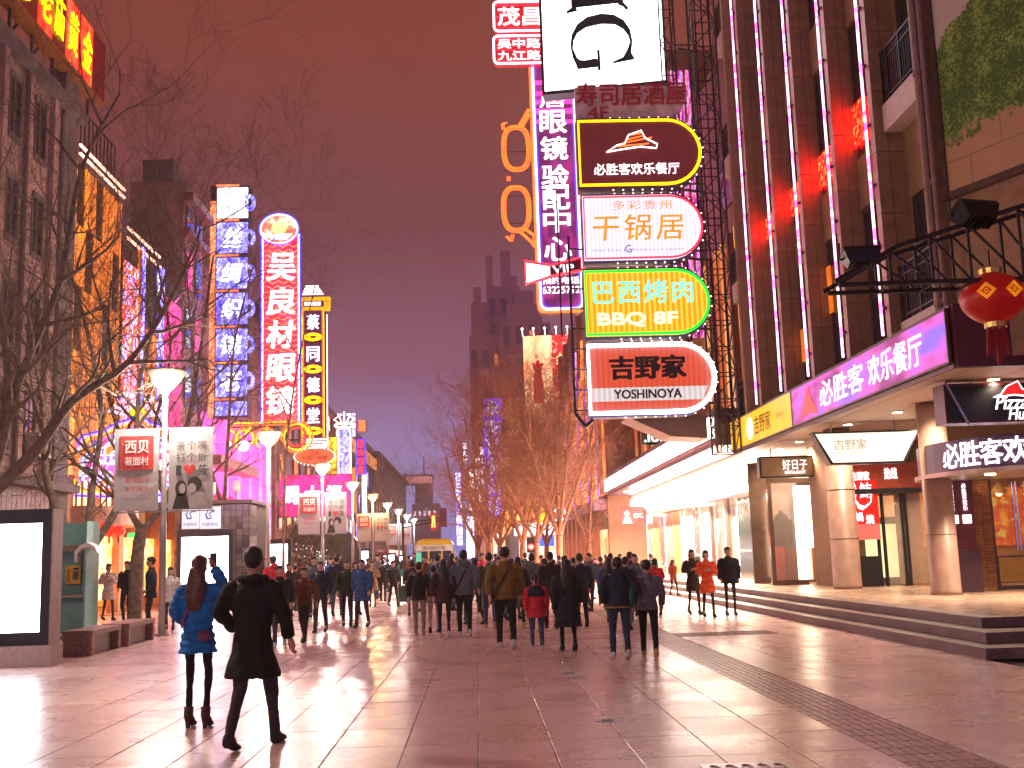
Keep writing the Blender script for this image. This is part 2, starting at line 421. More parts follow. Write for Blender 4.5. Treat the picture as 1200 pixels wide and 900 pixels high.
# ------------------------------------------------------------------ big restaurant building at right
rb = thing('shop_building', 'large brown stone building at right with pink light tubes on its tall fins', 'building', (9.17, 28, 0))
def L(x, y, z): return (x-9.17, y-28, z)
w = MB(); w.box(.02, 8, -7.4, 8.4, 4.8, 27); obj('wall', w, clad, rb)
finY = [32.73, 30.02, 27.45, 24.74, 22.2]
pm = MB(); pm.box(0, .27, -.11, .13, 0, 1.335); pm.box(.285, .62, -.095, .13, 0, 1.335); pmm = pm.mesh('cladding_panel', clad)
bk = MB(); bk.box(.01, .60, -.085, .12, 0, 20); bkm = bk.mesh('fin_core', bronze)
tubeled = led('pink tube light', [(0, (255, 50, 150)), (.36, (255, 110, 210)), (.47, (255, 190, 235)), (.57, (255, 80, 200)), (.72, (140, 60, 255))], (1, 1, .8), 1.0, 2.6, detail=3)
for y in finY:
    obj('fin_core', bkm, None, rb, L(8.6, y, 5.7))
    for k in range(13): obj('cladding_panel', pmm, None, rb, L(8.6, y, 5.72+k*1.35))
    # tube held off the front edge by clips
    t = MB(); t.tube([(0, 0, 5.85), (0, 0, 24)], .03, 6); tt = obj('light_tube', t, tubeled, rb, L(8.50, y+.1, 0))
    cl = MB()
    for k in range(14): cl.box(.04, .09, -.055, .055, 6.4+k*1.33, 6.46+k*1.33)
    obj('tube_clips', cl, dark, tt)
bays = [(33.0, 35.9)]+[(finY[i+1]+.25, finY[i]-.2) for i in range(4)]
litwin = em('lit amber window', (235, 115, 30), .9, light=False)
for bi, (y0, y1) in enumerate(bays[1:]):
    for f in range(5):
        z0 = 6.0+f*4.5
        fr = MB()
        for q in ((y0, y0+.06), (y1-.06, y1), ((y0+y1)/2-.03, (y0+y1)/2+.03)): fr.box(-.06, .0, q[0]-28, q[1]-28, z0, z0+3.2)
        fr.box(-.05, 0, y0+.06-28, y1-.06-28, z0, z0+.07); fr.box(-.05, 0, y0+.06-28, y1-.06-28, z0+3.13, z0+3.2); fr.box(-.05, 0, y0+.06-28, y1-.06-28, z0+1.1, z0+1.15)
        wdw = obj('window', fr, bronze, rb)
        for (a_, b_) in ((z0+.07, z0+1.1), (z0+1.15, z0+3.13)):
            for (c0, c1) in ((y0+.06, (y0+y1)/2-.03), ((y0+y1)/2+.03, y1-.06)):
                g_ = MB(); g_.box(-.03, -.01, c0-28, c1-28, a_, b_)
                lit = (bi, f) in ((0, 3), (3, 3)) and a_ > z0+1
                obj('pane', g_, litwin if lit and c0 == y0+.06 else darkglass, wdw)
        s_ = MB(); s_.box(-.09, .01, y0-28, y1-28, z0+3.24, z0+4.45); obj('spandrel_panel', s_, clad, rb)
# red sign reflections in the windows between the fins, put in as glowing panels
rsc = led('red window screen', [(.35, (150, 0, 0)), (.48, (255, 14, 6)), (.57, (255, 60, 20)), (.64, (190, 5, 5))], (1, 3, 3), 3.0, 12.0)
for (y0, y1), z0, z1 in (((23.75, 24.58), atx(1012, 165, 9.1).z, atx(1012, 112, 9.1).z), ((26.3, 27.28), atx(972, 212, 9.1).z, atx(972, 172, 9.1).z), ((28.95, 29.85), atx(937, 245, 9.1).z, atx(937, 212, 9.1).z), ((31.5, 32.55), atx(905, 275, 9.1).z, atx(905, 250, 9.1).z)):
    obj('red_reflection', MB().box(-.10, -.07, y0-28, y1-28, z0, z1), rsc, rb)
for (y0, y1), z0, z1, c_ in (((29.4, 29.85), 6.6, 7.5, litwin), ((27.0, 27.28), 7.4, 8.6, litwin)):
    obj('amber_screen', MB().box(-.10, -.07, y0-28, y1-28, z0, z1), c_, rb)
# balconies
def balcony(y0, y1, zt, X=8.9):
    b_ = MB(); b_.box(X, 9.3, y0, y1, zt-.6, zt); bb = obj('balcony', MB().box(X-9.3, -.0, y0-28, y1-28, zt-.58, zt), cream, rb)
    r_ = MB()
    x = X-9.3+.05
    r_.bar((x, y0-28, zt+1.15), (x, y1-28, zt+1.15), .05); r_.bar((x, y0-28, zt+.12), (x, y1-28, zt+.12), .035); r_.bar((x, y0-28, zt+.95), (x, y1-28, zt+.95), .03)
    n = int((y1-y0)/.11)
    for k in range(n+1):
        y = y0-28+(y1-y0)*k/n; r_.bar((x, y, zt), (x, y, zt+1.15), .018 if k % 6 else .045)
    obj('railing', r_, dark, bb)
    d = MB(); d.box(-.02, .04, y0+.3-28, y1-.2-28, zt, zt+2.6); obj('door_pane', d, darkglass, bb)
for z in (6.05, 10.72, 15.3): balcony(20.3, 22.0, z)
for z in (5.9, 10.3, 14.7, 17.1+2): balcony(34.2, 36.3, z)
obj('corner_pilaster', MB().box(-.4, .05, 20.15-28, 20.3-28, 5.7, 24), clad, rb); obj('corner_pilaster', MB().box(-.7, 0, 33.9-28, 34.15-28, 5.7, 24), clad, rb)
# rain pipes
for dy, rr_ in ((0, .07), (.28, .045)):
    m = MB(); m.tube([(0, 0, 5), (0, 0, 24)], rr_, 8)
    for k in range(8): m.lathe([(rr_*1.5, 0), (rr_*1.5, .08)], 8, (0, 0, 6+k*2.3))
    obj('drain_pipe', m, mat('old pink pipe', (.30, .19, .17), .5), rb, L(8.82, 20.2-dy, 0), smooth=False)
# slanting corner wall with the printed tree mural
dirn = Vector((.416, -.909, 0)); rotc = math.atan2(dirn.y, dirn.x)
cw = MB(); cw.box(.02, 9, .02, .6, 4.8, 26); obj('corner_wall', cw, clad, rb, L(9.05, 20.0, 0), (0, 0, rotc))
mu = thing('mural', 'large mural of leafy green trees over a sandstone wall beside the drain pipe', 'mural', (9.04, 19.98, 8.1), rotc)
m = MB(); m.box(.15, 8.0, -.06, .0, 0, 15); obj('printed_sheet', m, None, mu)
mm_ = bpy.data.materials.new('printed trees'); mm_.use_nodes = True; n = mm_.node_tree.nodes; l = mm_.node_tree.links; bs = n['Principled BSDF']
t = n.new('ShaderNodeTexCoord'); sx = n.new('ShaderNodeSeparateXYZ'); l.new(t.outputs['Object'], sx.inputs[0])
nz = n.new('ShaderNodeTexNoise'); nz.inputs['Scale'].default_value = 1.5; nz.inputs['Detail'].default_value = 10; nz.inputs['Roughness'].default_value = .78; l.new(t.outputs['Object'], nz.inputs[0])
def mnode(op, a_=None, b_=None):
    k_ = n.new('ShaderNodeMath'); k_.operation = op
    for i_, q_ in enumerate((a_, b_)):
        if q_ is None: continue
        if isinstance(q_, (int, float)): k_.inputs[i_].default_value = q_
        else: l.new(q_, k_.inputs[i_])
    return k_.outputs[0]
# foliage band between a ragged foot and a ragged top
off = mnode('MULTIPLY', mnode('SUBTRACT', nz.outputs['Fac'], .5), 2.2)
zz = mnode('ADD', sx.outputs['Z'], off)
top = mnode('ADD', mnode('MULTIPLY', sx.outputs['X'], .8), 2.75)
fol = mnode('MULTIPLY', mnode('GREATER_THAN', zz, .95), mnode('LESS_THAN', zz, top))
lf = n.new('ShaderNodeTexVoronoi'); lf.inputs['Scale'].default_value = 17; l.new(t.outputs['Object'], lf.inputs[0])
cl_ = n.new('ShaderNodeValToRGB'); l.new(mnode('ADD', mnode('MULTIPLY', lf.outputs['Distance'], .9), mnode('MULTIPLY', mnode('SUBTRACT', nz.outputs['Fac'], .45), 3.0)), cl_.inputs[0])
cl_.color_ramp.elements[0].color = (.42, .62, .12, 1); cl_.color_ramp.elements[1].color = (.07, .16, .03, 1); cl_.color_ramp.elements[1].position = .75
br = n.new('ShaderNodeTexBrick'); br.inputs['Scale'].default_value = 1.0; br.inputs['Color1'].default_value = (.55, .33, .18, 1); br.inputs['Color2'].default_value = (.62, .35, .16, 1)
br.inputs['Mortar'].default_value = (.30, .19, .12, 1); br.inputs['Brick Width'].default_value = 1.4; br.inputs['Row Height'].default_value = .55; br.inputs['Mortar Size'].default_value = .012
cx_ = n.new('ShaderNodeCombineXYZ'); l.new(sx.outputs['X'], cx_.inputs[0]); l.new(sx.outputs['Z'], cx_.inputs[1]); l.new(cx_.outputs[0], br.inputs[0])
sk = n.new('ShaderNodeMix'); sk.data_type = 'RGBA'; l.new(mnode('GREATER_THAN', zz, 2.6), sk.inputs[0]); l.new(br.outputs[0], sk.inputs[6]); sk.inputs[7].default_value = (.65, .56, .45, 1)
fx = n.new('ShaderNodeMix'); fx.data_type = 'RGBA'; l.new(fol, fx.inputs[0]); l.new(sk.outputs[2], fx.inputs[6]); l.new(cl_.outputs[0], fx.inputs[7])
l.new(fx.outputs[2], bs.inputs['Base Color']); bs.inputs['Roughness'].default_value = .5
mu.children[0].data.materials.append(mm_)
m = MB(); m.box(.08, 8.1, -.09, .02, -.14, -.01); m.box(.02, .14, -.09, .02, -.14, 15); obj('frame', m, bronze, mu)

# ------------------------------------------------------------------ fascia canopy with coloured light-box signs
cn = thing('canopy', 'deep shop canopy with pale planked underside over the podium', 'canopy', (8.5, 27.6, 4.65))
m = MB(); m.box(.03, 4.2, -8.4, 8.6, .10, 1.05); obj('roof_slab', m, maroon, cn)
sp_ = MB(); sp_.box(0, .52, -8.5, 8.6, 0, .03); spm = sp_.mesh('soffit_plank', cream)
for k in range(8): obj('soffit_plank', spm, None, cn, (.06+k*.53, 0, .06 - .004*(k % 2)))
m = MB(); m.box(.0, .06, -8.5, 8.6, -.02, .06); m.box(0.0, .06, -8.5, 8.6, 1.06, 1.12); obj('edge_trim', m, bronze, cn)
m = MB(); m.box(.03, 4.2, -8.6, -8.45, -.02, 1.12); obj('end_panel', m, maroon, cn)
dl = MB(); dl.lathe([(.11, 0), (.11, .02)], 14); dlm = dl.mesh('downlight', em('downlight glow', (255, 205, 140), 14.0, light=False))
rimm = MB(); rimm.lathe([(.15, .005), (.15, .03)], 14); rimme = rimm.mesh('downlight_rim', steel)
def spot(parent, loc, e, col=(1, .74, .5), ang=120, r=.12):
    ld = bpy.data.lights.new('downlight_lamp', 'SPOT'); ld.energy = e; ld.color = col; ld.spot_size = math.radians(ang); ld.spot_blend = .6; ld.shadow_soft_size = r
    o = bpy.data.objects.new('downlight_lamp', ld); C.objects.link(o); o.location = loc; o.parent = parent; return o
for (x, y) in ((1.6, -6.6), (1.6, -4.2), (1.6, -1.6), (1.2, .8), (1.2, 3.0), (1.2, 5.2), (1.2, 7.4), (2.9, -5.4), (2.9, 0)):
    q = obj('downlight_rim', rimme, None, cn, (x, y, .028)); obj('downlight', dlm, None, q, (0, 0, -.004)); spot(q, (0, 0, -.05), 270, ang=140)
# sign faces, reading towards the camera: local x runs along -Y
purp = led('purple pizza sign face', [(.3, (90, 15, 70)), (.42, (150, 40, 120)), (.52, (220, 90, 195)), (.66, (140, 100, 250))], (.35, 1, 1), 1.0, .95, detail=2, const=False)
def xsign(name, label, cat, X, yn, yf, z0, z1, fm, d=.14, fr=dark, group=None):
    """sign on a plane X=const that faces -X; local x from far end to near end"""
    t = thing(name, label, cat, (X, yf, z0), -PI/2, group)
    w_, h_ = yf-yn, z1-z0
    obj('face', MB().box(.04, w_-.04, -.02, .02, .04, h_-.04), fm, t)
    f = MB(); f.box(0, w_, .02, d, 0, h_); f.box(0, .04, -.03, .02, 0, h_); f.box(w_-.04, w_, -.03, .02, 0, h_); f.box(.04, w_-.04, -.03, .02, 0, .04); f.box(.04, w_-.04, -.03, .02, h_-.04, h_)
    obj('frame', f, fr, t); return t, w_, h_
t, w_, h_ = xsign('fascia_sign', 'long purple glowing fascia sign with red hat logo and white characters above the canopy', 'sign', 8.46, 19.12, 29.0, 4.72, 5.72, purp, .03, bronze)
purpw = em('white sign letter', (255, 235, 255), 1.6, light=False)
txt(t, '必胜客', 3.1, .62, purpw, 4.0, -.03, .5, bold=.015); txt(t, '欢乐餐厅', 2.9, .62, purpw, 7.3, -.03, .5, bold=.01)
hat = [(0, 0), (.3, .15), (.55, .55), (1.0, .8), (1.15, .4), (1.6, .12), (1.5, 0), (.8, .1)]
obj('hat_logo', MB().prism([(x_*.95, z_*.95) for x_, z_ in hat], -.035, -.022), em('red logo', (255, 50, 40), 1.3, light=False), t, (.7, 0, .1))
t, w_, h_ = xsign('fascia_sign', 'bright yellow fascia sign with dark characters next to the purple one', 'sign', 8.46, 29.02, 36.2, 4.72, 5.72, em('yellow sign face', (255, 180, 0), 1.1), .03, bronze)
obj('round_logo', MB().lathe([(.0, 0), (.34, 0.002), (.34, .02)], 20), em('cream disc', (255, 244, 190), 1.6, light=False), t, (2.6, -.035, .5), (-PI/2, 0, 0))
rdk = mat('dark red ink', (.15, .02, .01), .5)
txt(t, '吉野家', 1.9, .55, rdk, 4.1, -.03, .5, bold=.03); txt(t, 'YOSHINOYA', .9, .14, rdk, 1.0, -.03, .5, bold=.0); txt(t, 'YOSHINOYA', .8, .14, rdk, 6.0, -.03, .5, bold=.0)
# columns
def column(x, y, r, h, label):
    m = MB(); m.lathe([(r*1.02, 0), (r*1.02, .1), (r, .12), (r*.97, h)], 28)
    t = obj('column', m, mat('rose stone column', (.36, .23, .19), .4, var=.14, scale=3), None, (x, y, .45), smooth=False); tag(t, label, 'column')
    for p in t.data.polygons: p.use_smooth = True
    for k in (1.3, 2.6): obj('joint_band', MB().lathe([(r*1.006, 0), (r*1.006, .015)], 28), bronze, t, (0, 0, k))
column(9.78, 29.6, .37, 4.23, 'thick round stone column beside the red fish banner')
column(10.27, 24.5, .32, 4.23, 'round stone column closest to the brick entrance pillar')
# hanging signs
def hsign(name, label, cat, X0_, X1_, Y, z0, z1, fm, taper=0.0, d=.35, fr=black, bord=.05, group=None):
    t = thing(name, label, cat, (X0_, Y, z0), 0, group); w_, h_ = X1_-X0_, z1-z0
    o_ = [(taper, 0), (w_-taper, 0), (w_, h_), (0, h_)]
    obj('casing', MB().prism(o_, 0, d), fr, t)
    b_ = bord; k_ = b_*(1+taper)
    i_ = [(taper+b_*1.2, b_), (w_-taper-b_*1.2, b_), (w_-k_, h_-b_), (k_, h_-b_)]
    if fm: obj('face', MB().prism(i_, -.025, -.002), fm, t)
    m = MB()
    for x_ in (w_*.2, w_*.8): m.tube([(x_, d/2, h_), (x_, d/2, h_+.25)], .02, 6)
    obj('hanger', m, steel, t)
    return t, w_, h_
t, w_, h_ = hsign('hanging_sign', 'white trapezoid light box with faint grey characters between the two columns', 'sign', 8.6, 11.35, 27.9, 3.62, 4.46, em('pale sign face', (255, 238, 215), 1.35), .42)
gl_ = mat('faded grey ink', (.30, .26, .2), .6)
txt(t, '吉野家', .85, .27, em('faded lettering', (180, 165, 130), .8, light=False), .95, -.03, .5, bold=.02); txt(t, 'YOSHINOYA', .8, .08, em('faded lettering', (180, 165, 130), .8), .95, -.03, .28, bold=.01)
t, w_, h_ = hsign('hanging_sign', 'brushed bronze box sign with small white characters hanging over the bright doorway', 'sign', 8.4, 10.42, 32.6, 3.62, 4.26, mat('bronze sheet', (.30, .25, .18), .3, metal=.9, var=.2, scale=2))
txt(t, '好日子', .74, .3, whi, 1.05, -.035, .38, bold=.0); txt(t, 'RESTAURANT', .62, .09, whi, 1.05, -.035, .15, bold=.0)
t, w_, h_ = hsign('hanging_sign', 'black angular pizza restaurant sign with red hat logo and white script', 'sign', 9.1, 12.4, 21.0, 3.85, 4.62, mat('black sign face', (.008, .008, .01), .3), .0, d=.5, fr=maroon)
obj('hat_logo', MB().prism([(x_*.5-.1, z_*.38) for x_, z_ in hat], -.05, -.027), em('red hat glow', (255, 30, 30), 1.2, light=False), t, (1.05, 0, .48))
obj('hat_outline', MB().tube([(x_*.5-.1, -.05, z_*.38) for x_, z_ in hat], .014, 4, closed=True), whi, t, (1.05, 0, .48))
txt(t, 'Pizza', .62, .27, whi, 1.28, -.035, .38, bold=.03, shear=.3); txt(t, 'Hut', .42, .22, whi, 1.42, -.035, .15, bold=.03, shear=.3)
sl = MB(); sl.loft([[(-.02, -.03, .0), (.03, -.03, 0), (.03, .0, 0), (-.02, 0, 0)], [(-.42, -.03, .86), (-.37, -.03, .86), (-.37, 0, .86), (-.42, 0, .86)]])
obj('slanting_edge', sl, steel, t, (.42, -.004, -.04))
# curved canopy over the entrance
cc = Vector((13.2, 24.2, 3.0)); R_ = 3.2
ec = thing('entrance_canopy', 'curved purple entrance canopy with white glowing characters', 'canopy', cc)
arc = [math.radians(d) for d in range(150, 281, 5)]
m = MB(); rings = []
for a_ in arc: rings.append([(r_*math.cos(a_), r_*math.sin(a_), z_) for r_, z_ in ((R_, .08), (R_, .72), (R_-.15, .72), (R_-.15, .08))])
m.loft(rings); obj('curved_fascia', m, mat('deep purple panel', (.06, .02, .07), .35), ec)
m = MB(); rings = []
for a_ in arc: rings.append([(r_*math.cos(a_), r_*math.sin(a_), z_) for r_, z_ in ((R_+.09, -.02), (R_+.09, .07), (.5, .07), (.5, -.02))])
m.loft(rings); obj('rim', m, mat('rose aluminium', (.5, .36, .32), .35, metal=.4), ec)
for ch_, d in zip('必胜客欢乐', (197, 206, 215, 224, 233)):
    a_ = math.radians(d); txt(ec, ch_, .50, .52, whi, (R_+.03)*math.cos(a_), (R_+.03)*math.sin(a_), .40, rot=(0, 0, a_+PI/2), bold=.04)
for d, r_ in ((205, 2.6), (225, 2.4), (245, 2.6)):
    a_ = math.radians(d); q = obj('downlight', dlm, None, ec, (r_*math.cos(a_), r_*math.sin(a_), -.04)); spot(q, (0, 0, -.08), 200)
# ------------------------------------------------------------------ shop fronts under the canopy
PZ = .452
sf = thing('noodle_shop', 'noodle restaurant front with red sign band, glass doors and a stool inside', 'shop front', (10.1, 30.4, PZ))
wall_in = mat('shop back wall', (.25, .15, .09), .7)
m = MB(); m.box(0, 2.7, 2.6, 2.7, 0, 4.1); m.box(2.7, 2.8, 0, 2.7, 0, 4.1); m.box(-.1, 0, .02, 2.7, 0, 4.1); obj('wall', m, wall_in, sf)
m = MB(); m.box(-.05, 2.8, -.18, .05, 2.65, 3.35); obj('sign_band', m, mat('orange red band', (.42, .07, .03), .45), sf)
txt(sf, '吉野家', .5, .24, whi, .45, -.20, 3.0, bold=.03); txt(sf, '热线', .35, .3, whi, 1.3, -.20, 3.05, bold=.03)
m = MB(); m.box(-.05, 2.8, -.32, -.1, 2.5, 2.64); obj('awning_edge', m, black, sf)
m = MB()
for x in (.0, .86, 1.02, 1.55, 1.66, 2.5): m.box(x, x+.07, -.04, .05, 0, 2.5)
m.box(0, .9, -.05, .04, 0, .82); obj('door_frame', m, black, sf)
g_ = MB(); g_.box(1.09, 1.55, -.005, .005, .05, 2.5); obj('glass_pane', g_, glass('shop glass', (.5, .45, .42), .25), sf)
g_ = MB(); g_.box(1.73, 2.5, -.005, .005, .05, 2.5); obj('glass_pane', g_, glass('shop glass'), sf)
m = MB(); m.box(.95, 2.6, 1.2, 1.25, .2, 1.7); obj('lit_menu_wall', m, em('cream lit wall', (255, 236, 170), 1.3), sf)
m = MB(); m.box(1.1, 2.6, 1.19, 1.24, 1.9, 2.5); obj('menu_board', m, em('orange menu', (255, 170, 110), 1.2), sf)
nb = thing('banner', 'red hanging banner with white fish drawing and brush characters', 'banner', (10.2, 30.18, 1.72))
obj('cloth', MB().box(0, .78, 0, .02, 0, 1.62), em('lit red banner', (225, 25, 20), .75, light=False), nb)
obj('scale_pattern', MB().box(0, .78, -.004, 0, 0, .0+.42), em('rose pattern', (235, 110, 100), .8, light=False), nb)
for r in range(5):
    m = MB()
    for k in range(6): m.tube([(.07+k*.13+.06*math.cos(a), -.006, .02+r*.08+.06*math.sin(a)) for a in [PI*q/6 for q in range(7)]], .005, 3)
    obj('scallop_row', m, em('red line', (215, 30, 25), .7, light=False), nb)
fish = MB(); fish.tube([(.62, -.01, 1.25), (.58, -.01, 1.02), (.42, -.01, .88), (.24, -.01, .92), (.14, -.01, 1.1), (.2, -.01, 1.35), (.16, -.01, 1.55)], [.01, .016, .03, .04, .022, .012, .006], 5)
fish.prism([(.2, .86), (.34, .80), (.42, .88), (.3, .93)], -.012, -.004); obj('fish_drawing', fish, whi, nb)
txt(nb, '鮪', .34, .42, whi, .46, -.01, 1.34, bold=-.01); txt(nb, '鍋', .22, .24, whi, .22, -.01, .62, bold=.02); txt(nb, '燒', .22, .24, whi, .52, -.01, .55, bold=.02)
def stool(x, y, lab):
    t = thing('stool', lab, 'stool', (x, y, PZ))
    sm = mat('brass wood', (.35, .22, .06), .4, metal=.4)
    m = MB(); m.lathe([(.2, .72), (.21, .74), (.2, .77)], 14); obj('seat', m, sm, t)
    m = MB(); m.tube([(.2*math.cos(a), .0, .78+.24*math.sin(a)) for a in [PI*k/8 for k in range(9)]], .022, 6); obj('backrest', m, sm, t)
    for q in ((-.15, -.13), (.15, -.13), (-.15, .13), (.15, .13)): obj('leg', MB().tube([(q[0], q[1], .73), (q[0]*1.35, q[1]*1.35, 0)], .016, 6), sm, t)
    obj('foot_ring', MB().tube([(.19*math.cos(2*PI*k/12), .17*math.sin(2*PI*k/12), .28) for k in range(12)], .01, 5, closed=True), sm, t)
stool(12.0, 30.9, 'golden bar stool behind the open glass door of the noodle shop')
# entrance pillar, brick pier and pizza restaurant door
mp_ = thing('entrance_pillar', 'maroon entrance pillar with glowing vertical white sign panels', 'pillar', (10.75, 25.2, PZ))
m = MB(); m.box(0, .62, 0, .6, .95, 3.1); obj('shaft', m, maroon, mp_); m = MB(); m.box(-.03, .66, -.04, .62, 0, .94); obj('base', m, mat('dark plum stone', (.05, .02, .03), .35), mp_)
for x_, st_ in ((.0, 1.8), (.3, 1.1)):
    m = MB()
    for k in range(8):
        for j in range(3): m.box(x_+.04+j*.07, x_+.095+j*.07, -.03, -.005, 2.55+k*.05 if k < 4 else .95+.6+(k-4)*.05, 2.59+k*.05 if k < 4 else .99+.6+(k-4)*.05)
    obj('lattice', m, whi, mp_); txt(mp_, '必胜客欢乐', .11, .62, whi, x_+.12, -.02, 2.15, vert=True, bold=.03)
brk = mat('pier brick', (.30, .12, .05), .8, var=.2, rnd=.25)
bp = thing('brick_pier', 'narrow orange brick pier beside the glass restaurant door', 'pier', (11.55, 25.7, PZ))
obj('core', MB().box(.01, .44, .01, .4, 0, 3.0), mat('mortar', (.14, .08, .06), .9), bp)
bm_ = MB(); bm_.box(0, .205, -.008, .05, 0, .062); bme = bm_.mesh('brick', brk)
for r in range(40):
    for k in range(2): obj('brick', bme, None, bp, (.0+.222*k+(.011 if r % 2 else 0), 0, .01+.075*r))
pd_ = thing('restaurant_door', 'wide glass pizza restaurant door with long chrome handles', 'door', (12.05, 25.9, PZ))
m = MB(); m.box(0, .09, 0, .1, 0, 3.0); m.box(1.5, 1.56, 0, .1, 0, 3.0); m.box(.09, 1.5, 0, .1, 2.92, 3.0); m.box(.09, 1.5, 0, .1, 0, .09); obj('frame', m, bronze, pd_)
obj('glass_pane', MB().box(.09, 1.5, .04, .05, .09, 2.92), glass('door glass', (.1, .07, .04), .18), pd_)
for x_ in (.55, .64, .84, .93):
    obj('handle', MB().tube([(x_, -.08, .9), (x_, -.08, 2.5)], .022, 8), mat('chrome', (.8, .8, .8), .15, metal=1), pd_)
m = MB()
for z_ in (1.0, 1.6, 2.4):
    for x_ in (.55, .64, .84, .93): m.tube([(x_, -.08, z_), (x_, .045, z_)], .012, 6)
obj('handle_mounts', m, steel, pd_)
ri = thing('restaurant_interior', 'warm orange restaurant room with hanging lamps behind the glass door', 'room', (12.05, 26.1, PZ))
och = mat('ochre wall', (.6, .33, .07), .7, scale=2); obj('wall', MB().box(-.4, 6, 4.6, 4.7, 0, 3.2), och, ri); obj('side_wall', MB().box(6, 6.1, -.1, 4.59, 0, 3.2), och, ri)
obj('mural_panel', MB().box(.3, 3.4, 4.5, 4.58, 1.0, 2.6), led('restaurant mural', [(.3, (250, 190, 60)), (.45, (235, 120, 20)), (.55, (200, 40, 20)), (.62, (240, 180, 60)), (.7, (120, 140, 60))], (1, 1, 1), 1.6, .8, light=False, const=False), ri)
for x_, y_ in ((.6, 1.4), (1.7, 2.8), (2.7, 1.8)):
    k = obj('pendant_lamp', MB().lathe([(.02, .3), (.18, .1), (.2, 0)], 14), mat('lamp shade', (.7, .4, .1), .5), ri, (x_, y_, 2.35)); obj('bulb', MB().ball((0, 0, .02), .08), em('amber bulb', (255, 190, 90), 14.0), k)
for x_, y_ in ((.9, 1.6), (2.4, 2.6)):
    k = obj('dining_table', MB().box(-.5, .5, -.35, .35, .72, .76).box(-.04, .04, -.04, .04, 0, .72).box(-.25, .25, -.25, .25, 0, .03), mat('dark wood', (.12, .05, .02), .4), ri, (x_, y_, 0))
# clothes shop between the round columns and the next building
cs = thing('clothes_shop', 'brightly lit clothes shop front with tall white display panels and red cases', 'shop front', (8.9, 33.8, PZ))
m = MB(); m.box(0, .12, 0, .2, 0, 3.9); m.box(1.85, 1.98, -.02, .2, 0, 3.9); m.box(.12, 1.85, .0, .2, 3.1, 3.9); m.box(-.02, 1.1, -.02, .2, 0, .14); obj('door_surround', m, mat('mirror brown panel', (.13, .08, .06), .12, metal=.4), cs); obj('wall', MB().box(-.02, 2.2, 2.2, 2.3, 0, 3.9), MATS['mirror brown panel'], cs)
obj('display_panel', MB().box(.92, 1.6, .4, .46, .15, 3.0), warmw, cs); obj('display_panel', MB().box(1.66, 2.1, .05, .1, .05, 3.0), coolw, cs)
obj('red_case', MB().box(.2, .5, .3, .6, .1, 1.15), redm, cs); obj('red_case', MB().box(.52, .85, .3, .6, .1, 1.15), mat('dark red case', (.2, .02, .02), .4), cs)
obj('wood_case', MB().box(1.3, 1.62, .2, .38, .12, 1.1), mat('orange wood', (.45, .16, .05), .5), cs)
obj('glass_pane', MB().box(.12, .92, .02, .03, .14, 3.1), glass('shop glass'), cs)
mq = thing('mannequin', 'headless mannequin in a long black coat inside the clothes shop window', 'mannequin', (9.42, 34.35, PZ+.15))
m = MB(); rings = []
for z_, rx_, ry_ in ((.35, .3, .16), (.9, .27, .15), (1.35, .24, .14), (1.75, .27, .14), (1.95, .2, .11), (2.02, .07, .06), (2.12, .06, .05)):
    rings.append([(rx_*math.cos(a), ry_*math.sin(a), z_) for a in [2*PI*k/14 for k in range(14)]])
m.loft(rings); obj('coat', m, mat('black wool', (.02, .018, .018), .8), mq, smooth=True)
for s_ in (-1, 1): obj('sleeve', MB().tube([(s_*.24, 0, 1.82), (s_*.3, 0, 1.4), (s_*.28, -.08, 1.05)], [.09, .075, .06], 8), MATS['black wool'], mq, smooth=True)
obj('stand', MB().tube([(0, 0, 0), (0, 0, .4)], .02, 6).lathe([(.2, -.15), (.2, -.13)], 14), steel, mq)

# ------------------------------------------------------------------ the next building along, with the white light band
mb_ = thing('shop_building', 'lower building with a long glowing white band over its bright shop doors', 'building', (10, 50, 0))
plr = mat('plum render', (.26, .14, .13), .7, var=.2, scale=.7); obj('wall', MB().box(3.6, 14, -13.2, 19, 0, 5), plr, mb_); obj('upper_wall', MB().box(0.05, 14, -13.2, 19, 6.4, 21), plr, mb_)
m = MB(); m.box(-2.0, 3.6, -13.4, 18, 5.0, 6.25); obj('canopy_slab', m, mat('purple speckled panel', (.13, .07, .10), .35, var=.5, scale=9), mb_)
for k in range(11): y0 = -13.3+k*2.85; obj('light_band', MB().box(-2.12, -2.01, y0, y0+2.82, 5.25, 5.95), em('white band light', (255, 238, 235), 6.0), mb_)
m = MB(); m.box(-2.16, -2.0, -13.4, 18, 5.15, 5.24); m.box(-2.16, -2.0, -13.4, 18, 5.96, 6.05); obj('band_trim', m, mat('purple trim', (.2, .09, .17), .4), mb_)
m = MB(); m.box(-.5, 3.6, -13.4, 18, 4.75, 4.98); obj('inner_soffit', m, cream, mb_)
for k in range(10): y0 = -13.2+k*3.1; obj('inner_light_band', MB().box(-.62, -.5, y0, y0+3.02, 3.95, 4.72), em('white band light low', (255, 232, 205), 9.0), mb_)
m = MB(); m.box(-.55, -.45, -13.3, 18, 3.55, 3.93); obj('lower_beam', m, mat('pale stone beam', (.5, .42, .38), .5), mb_)
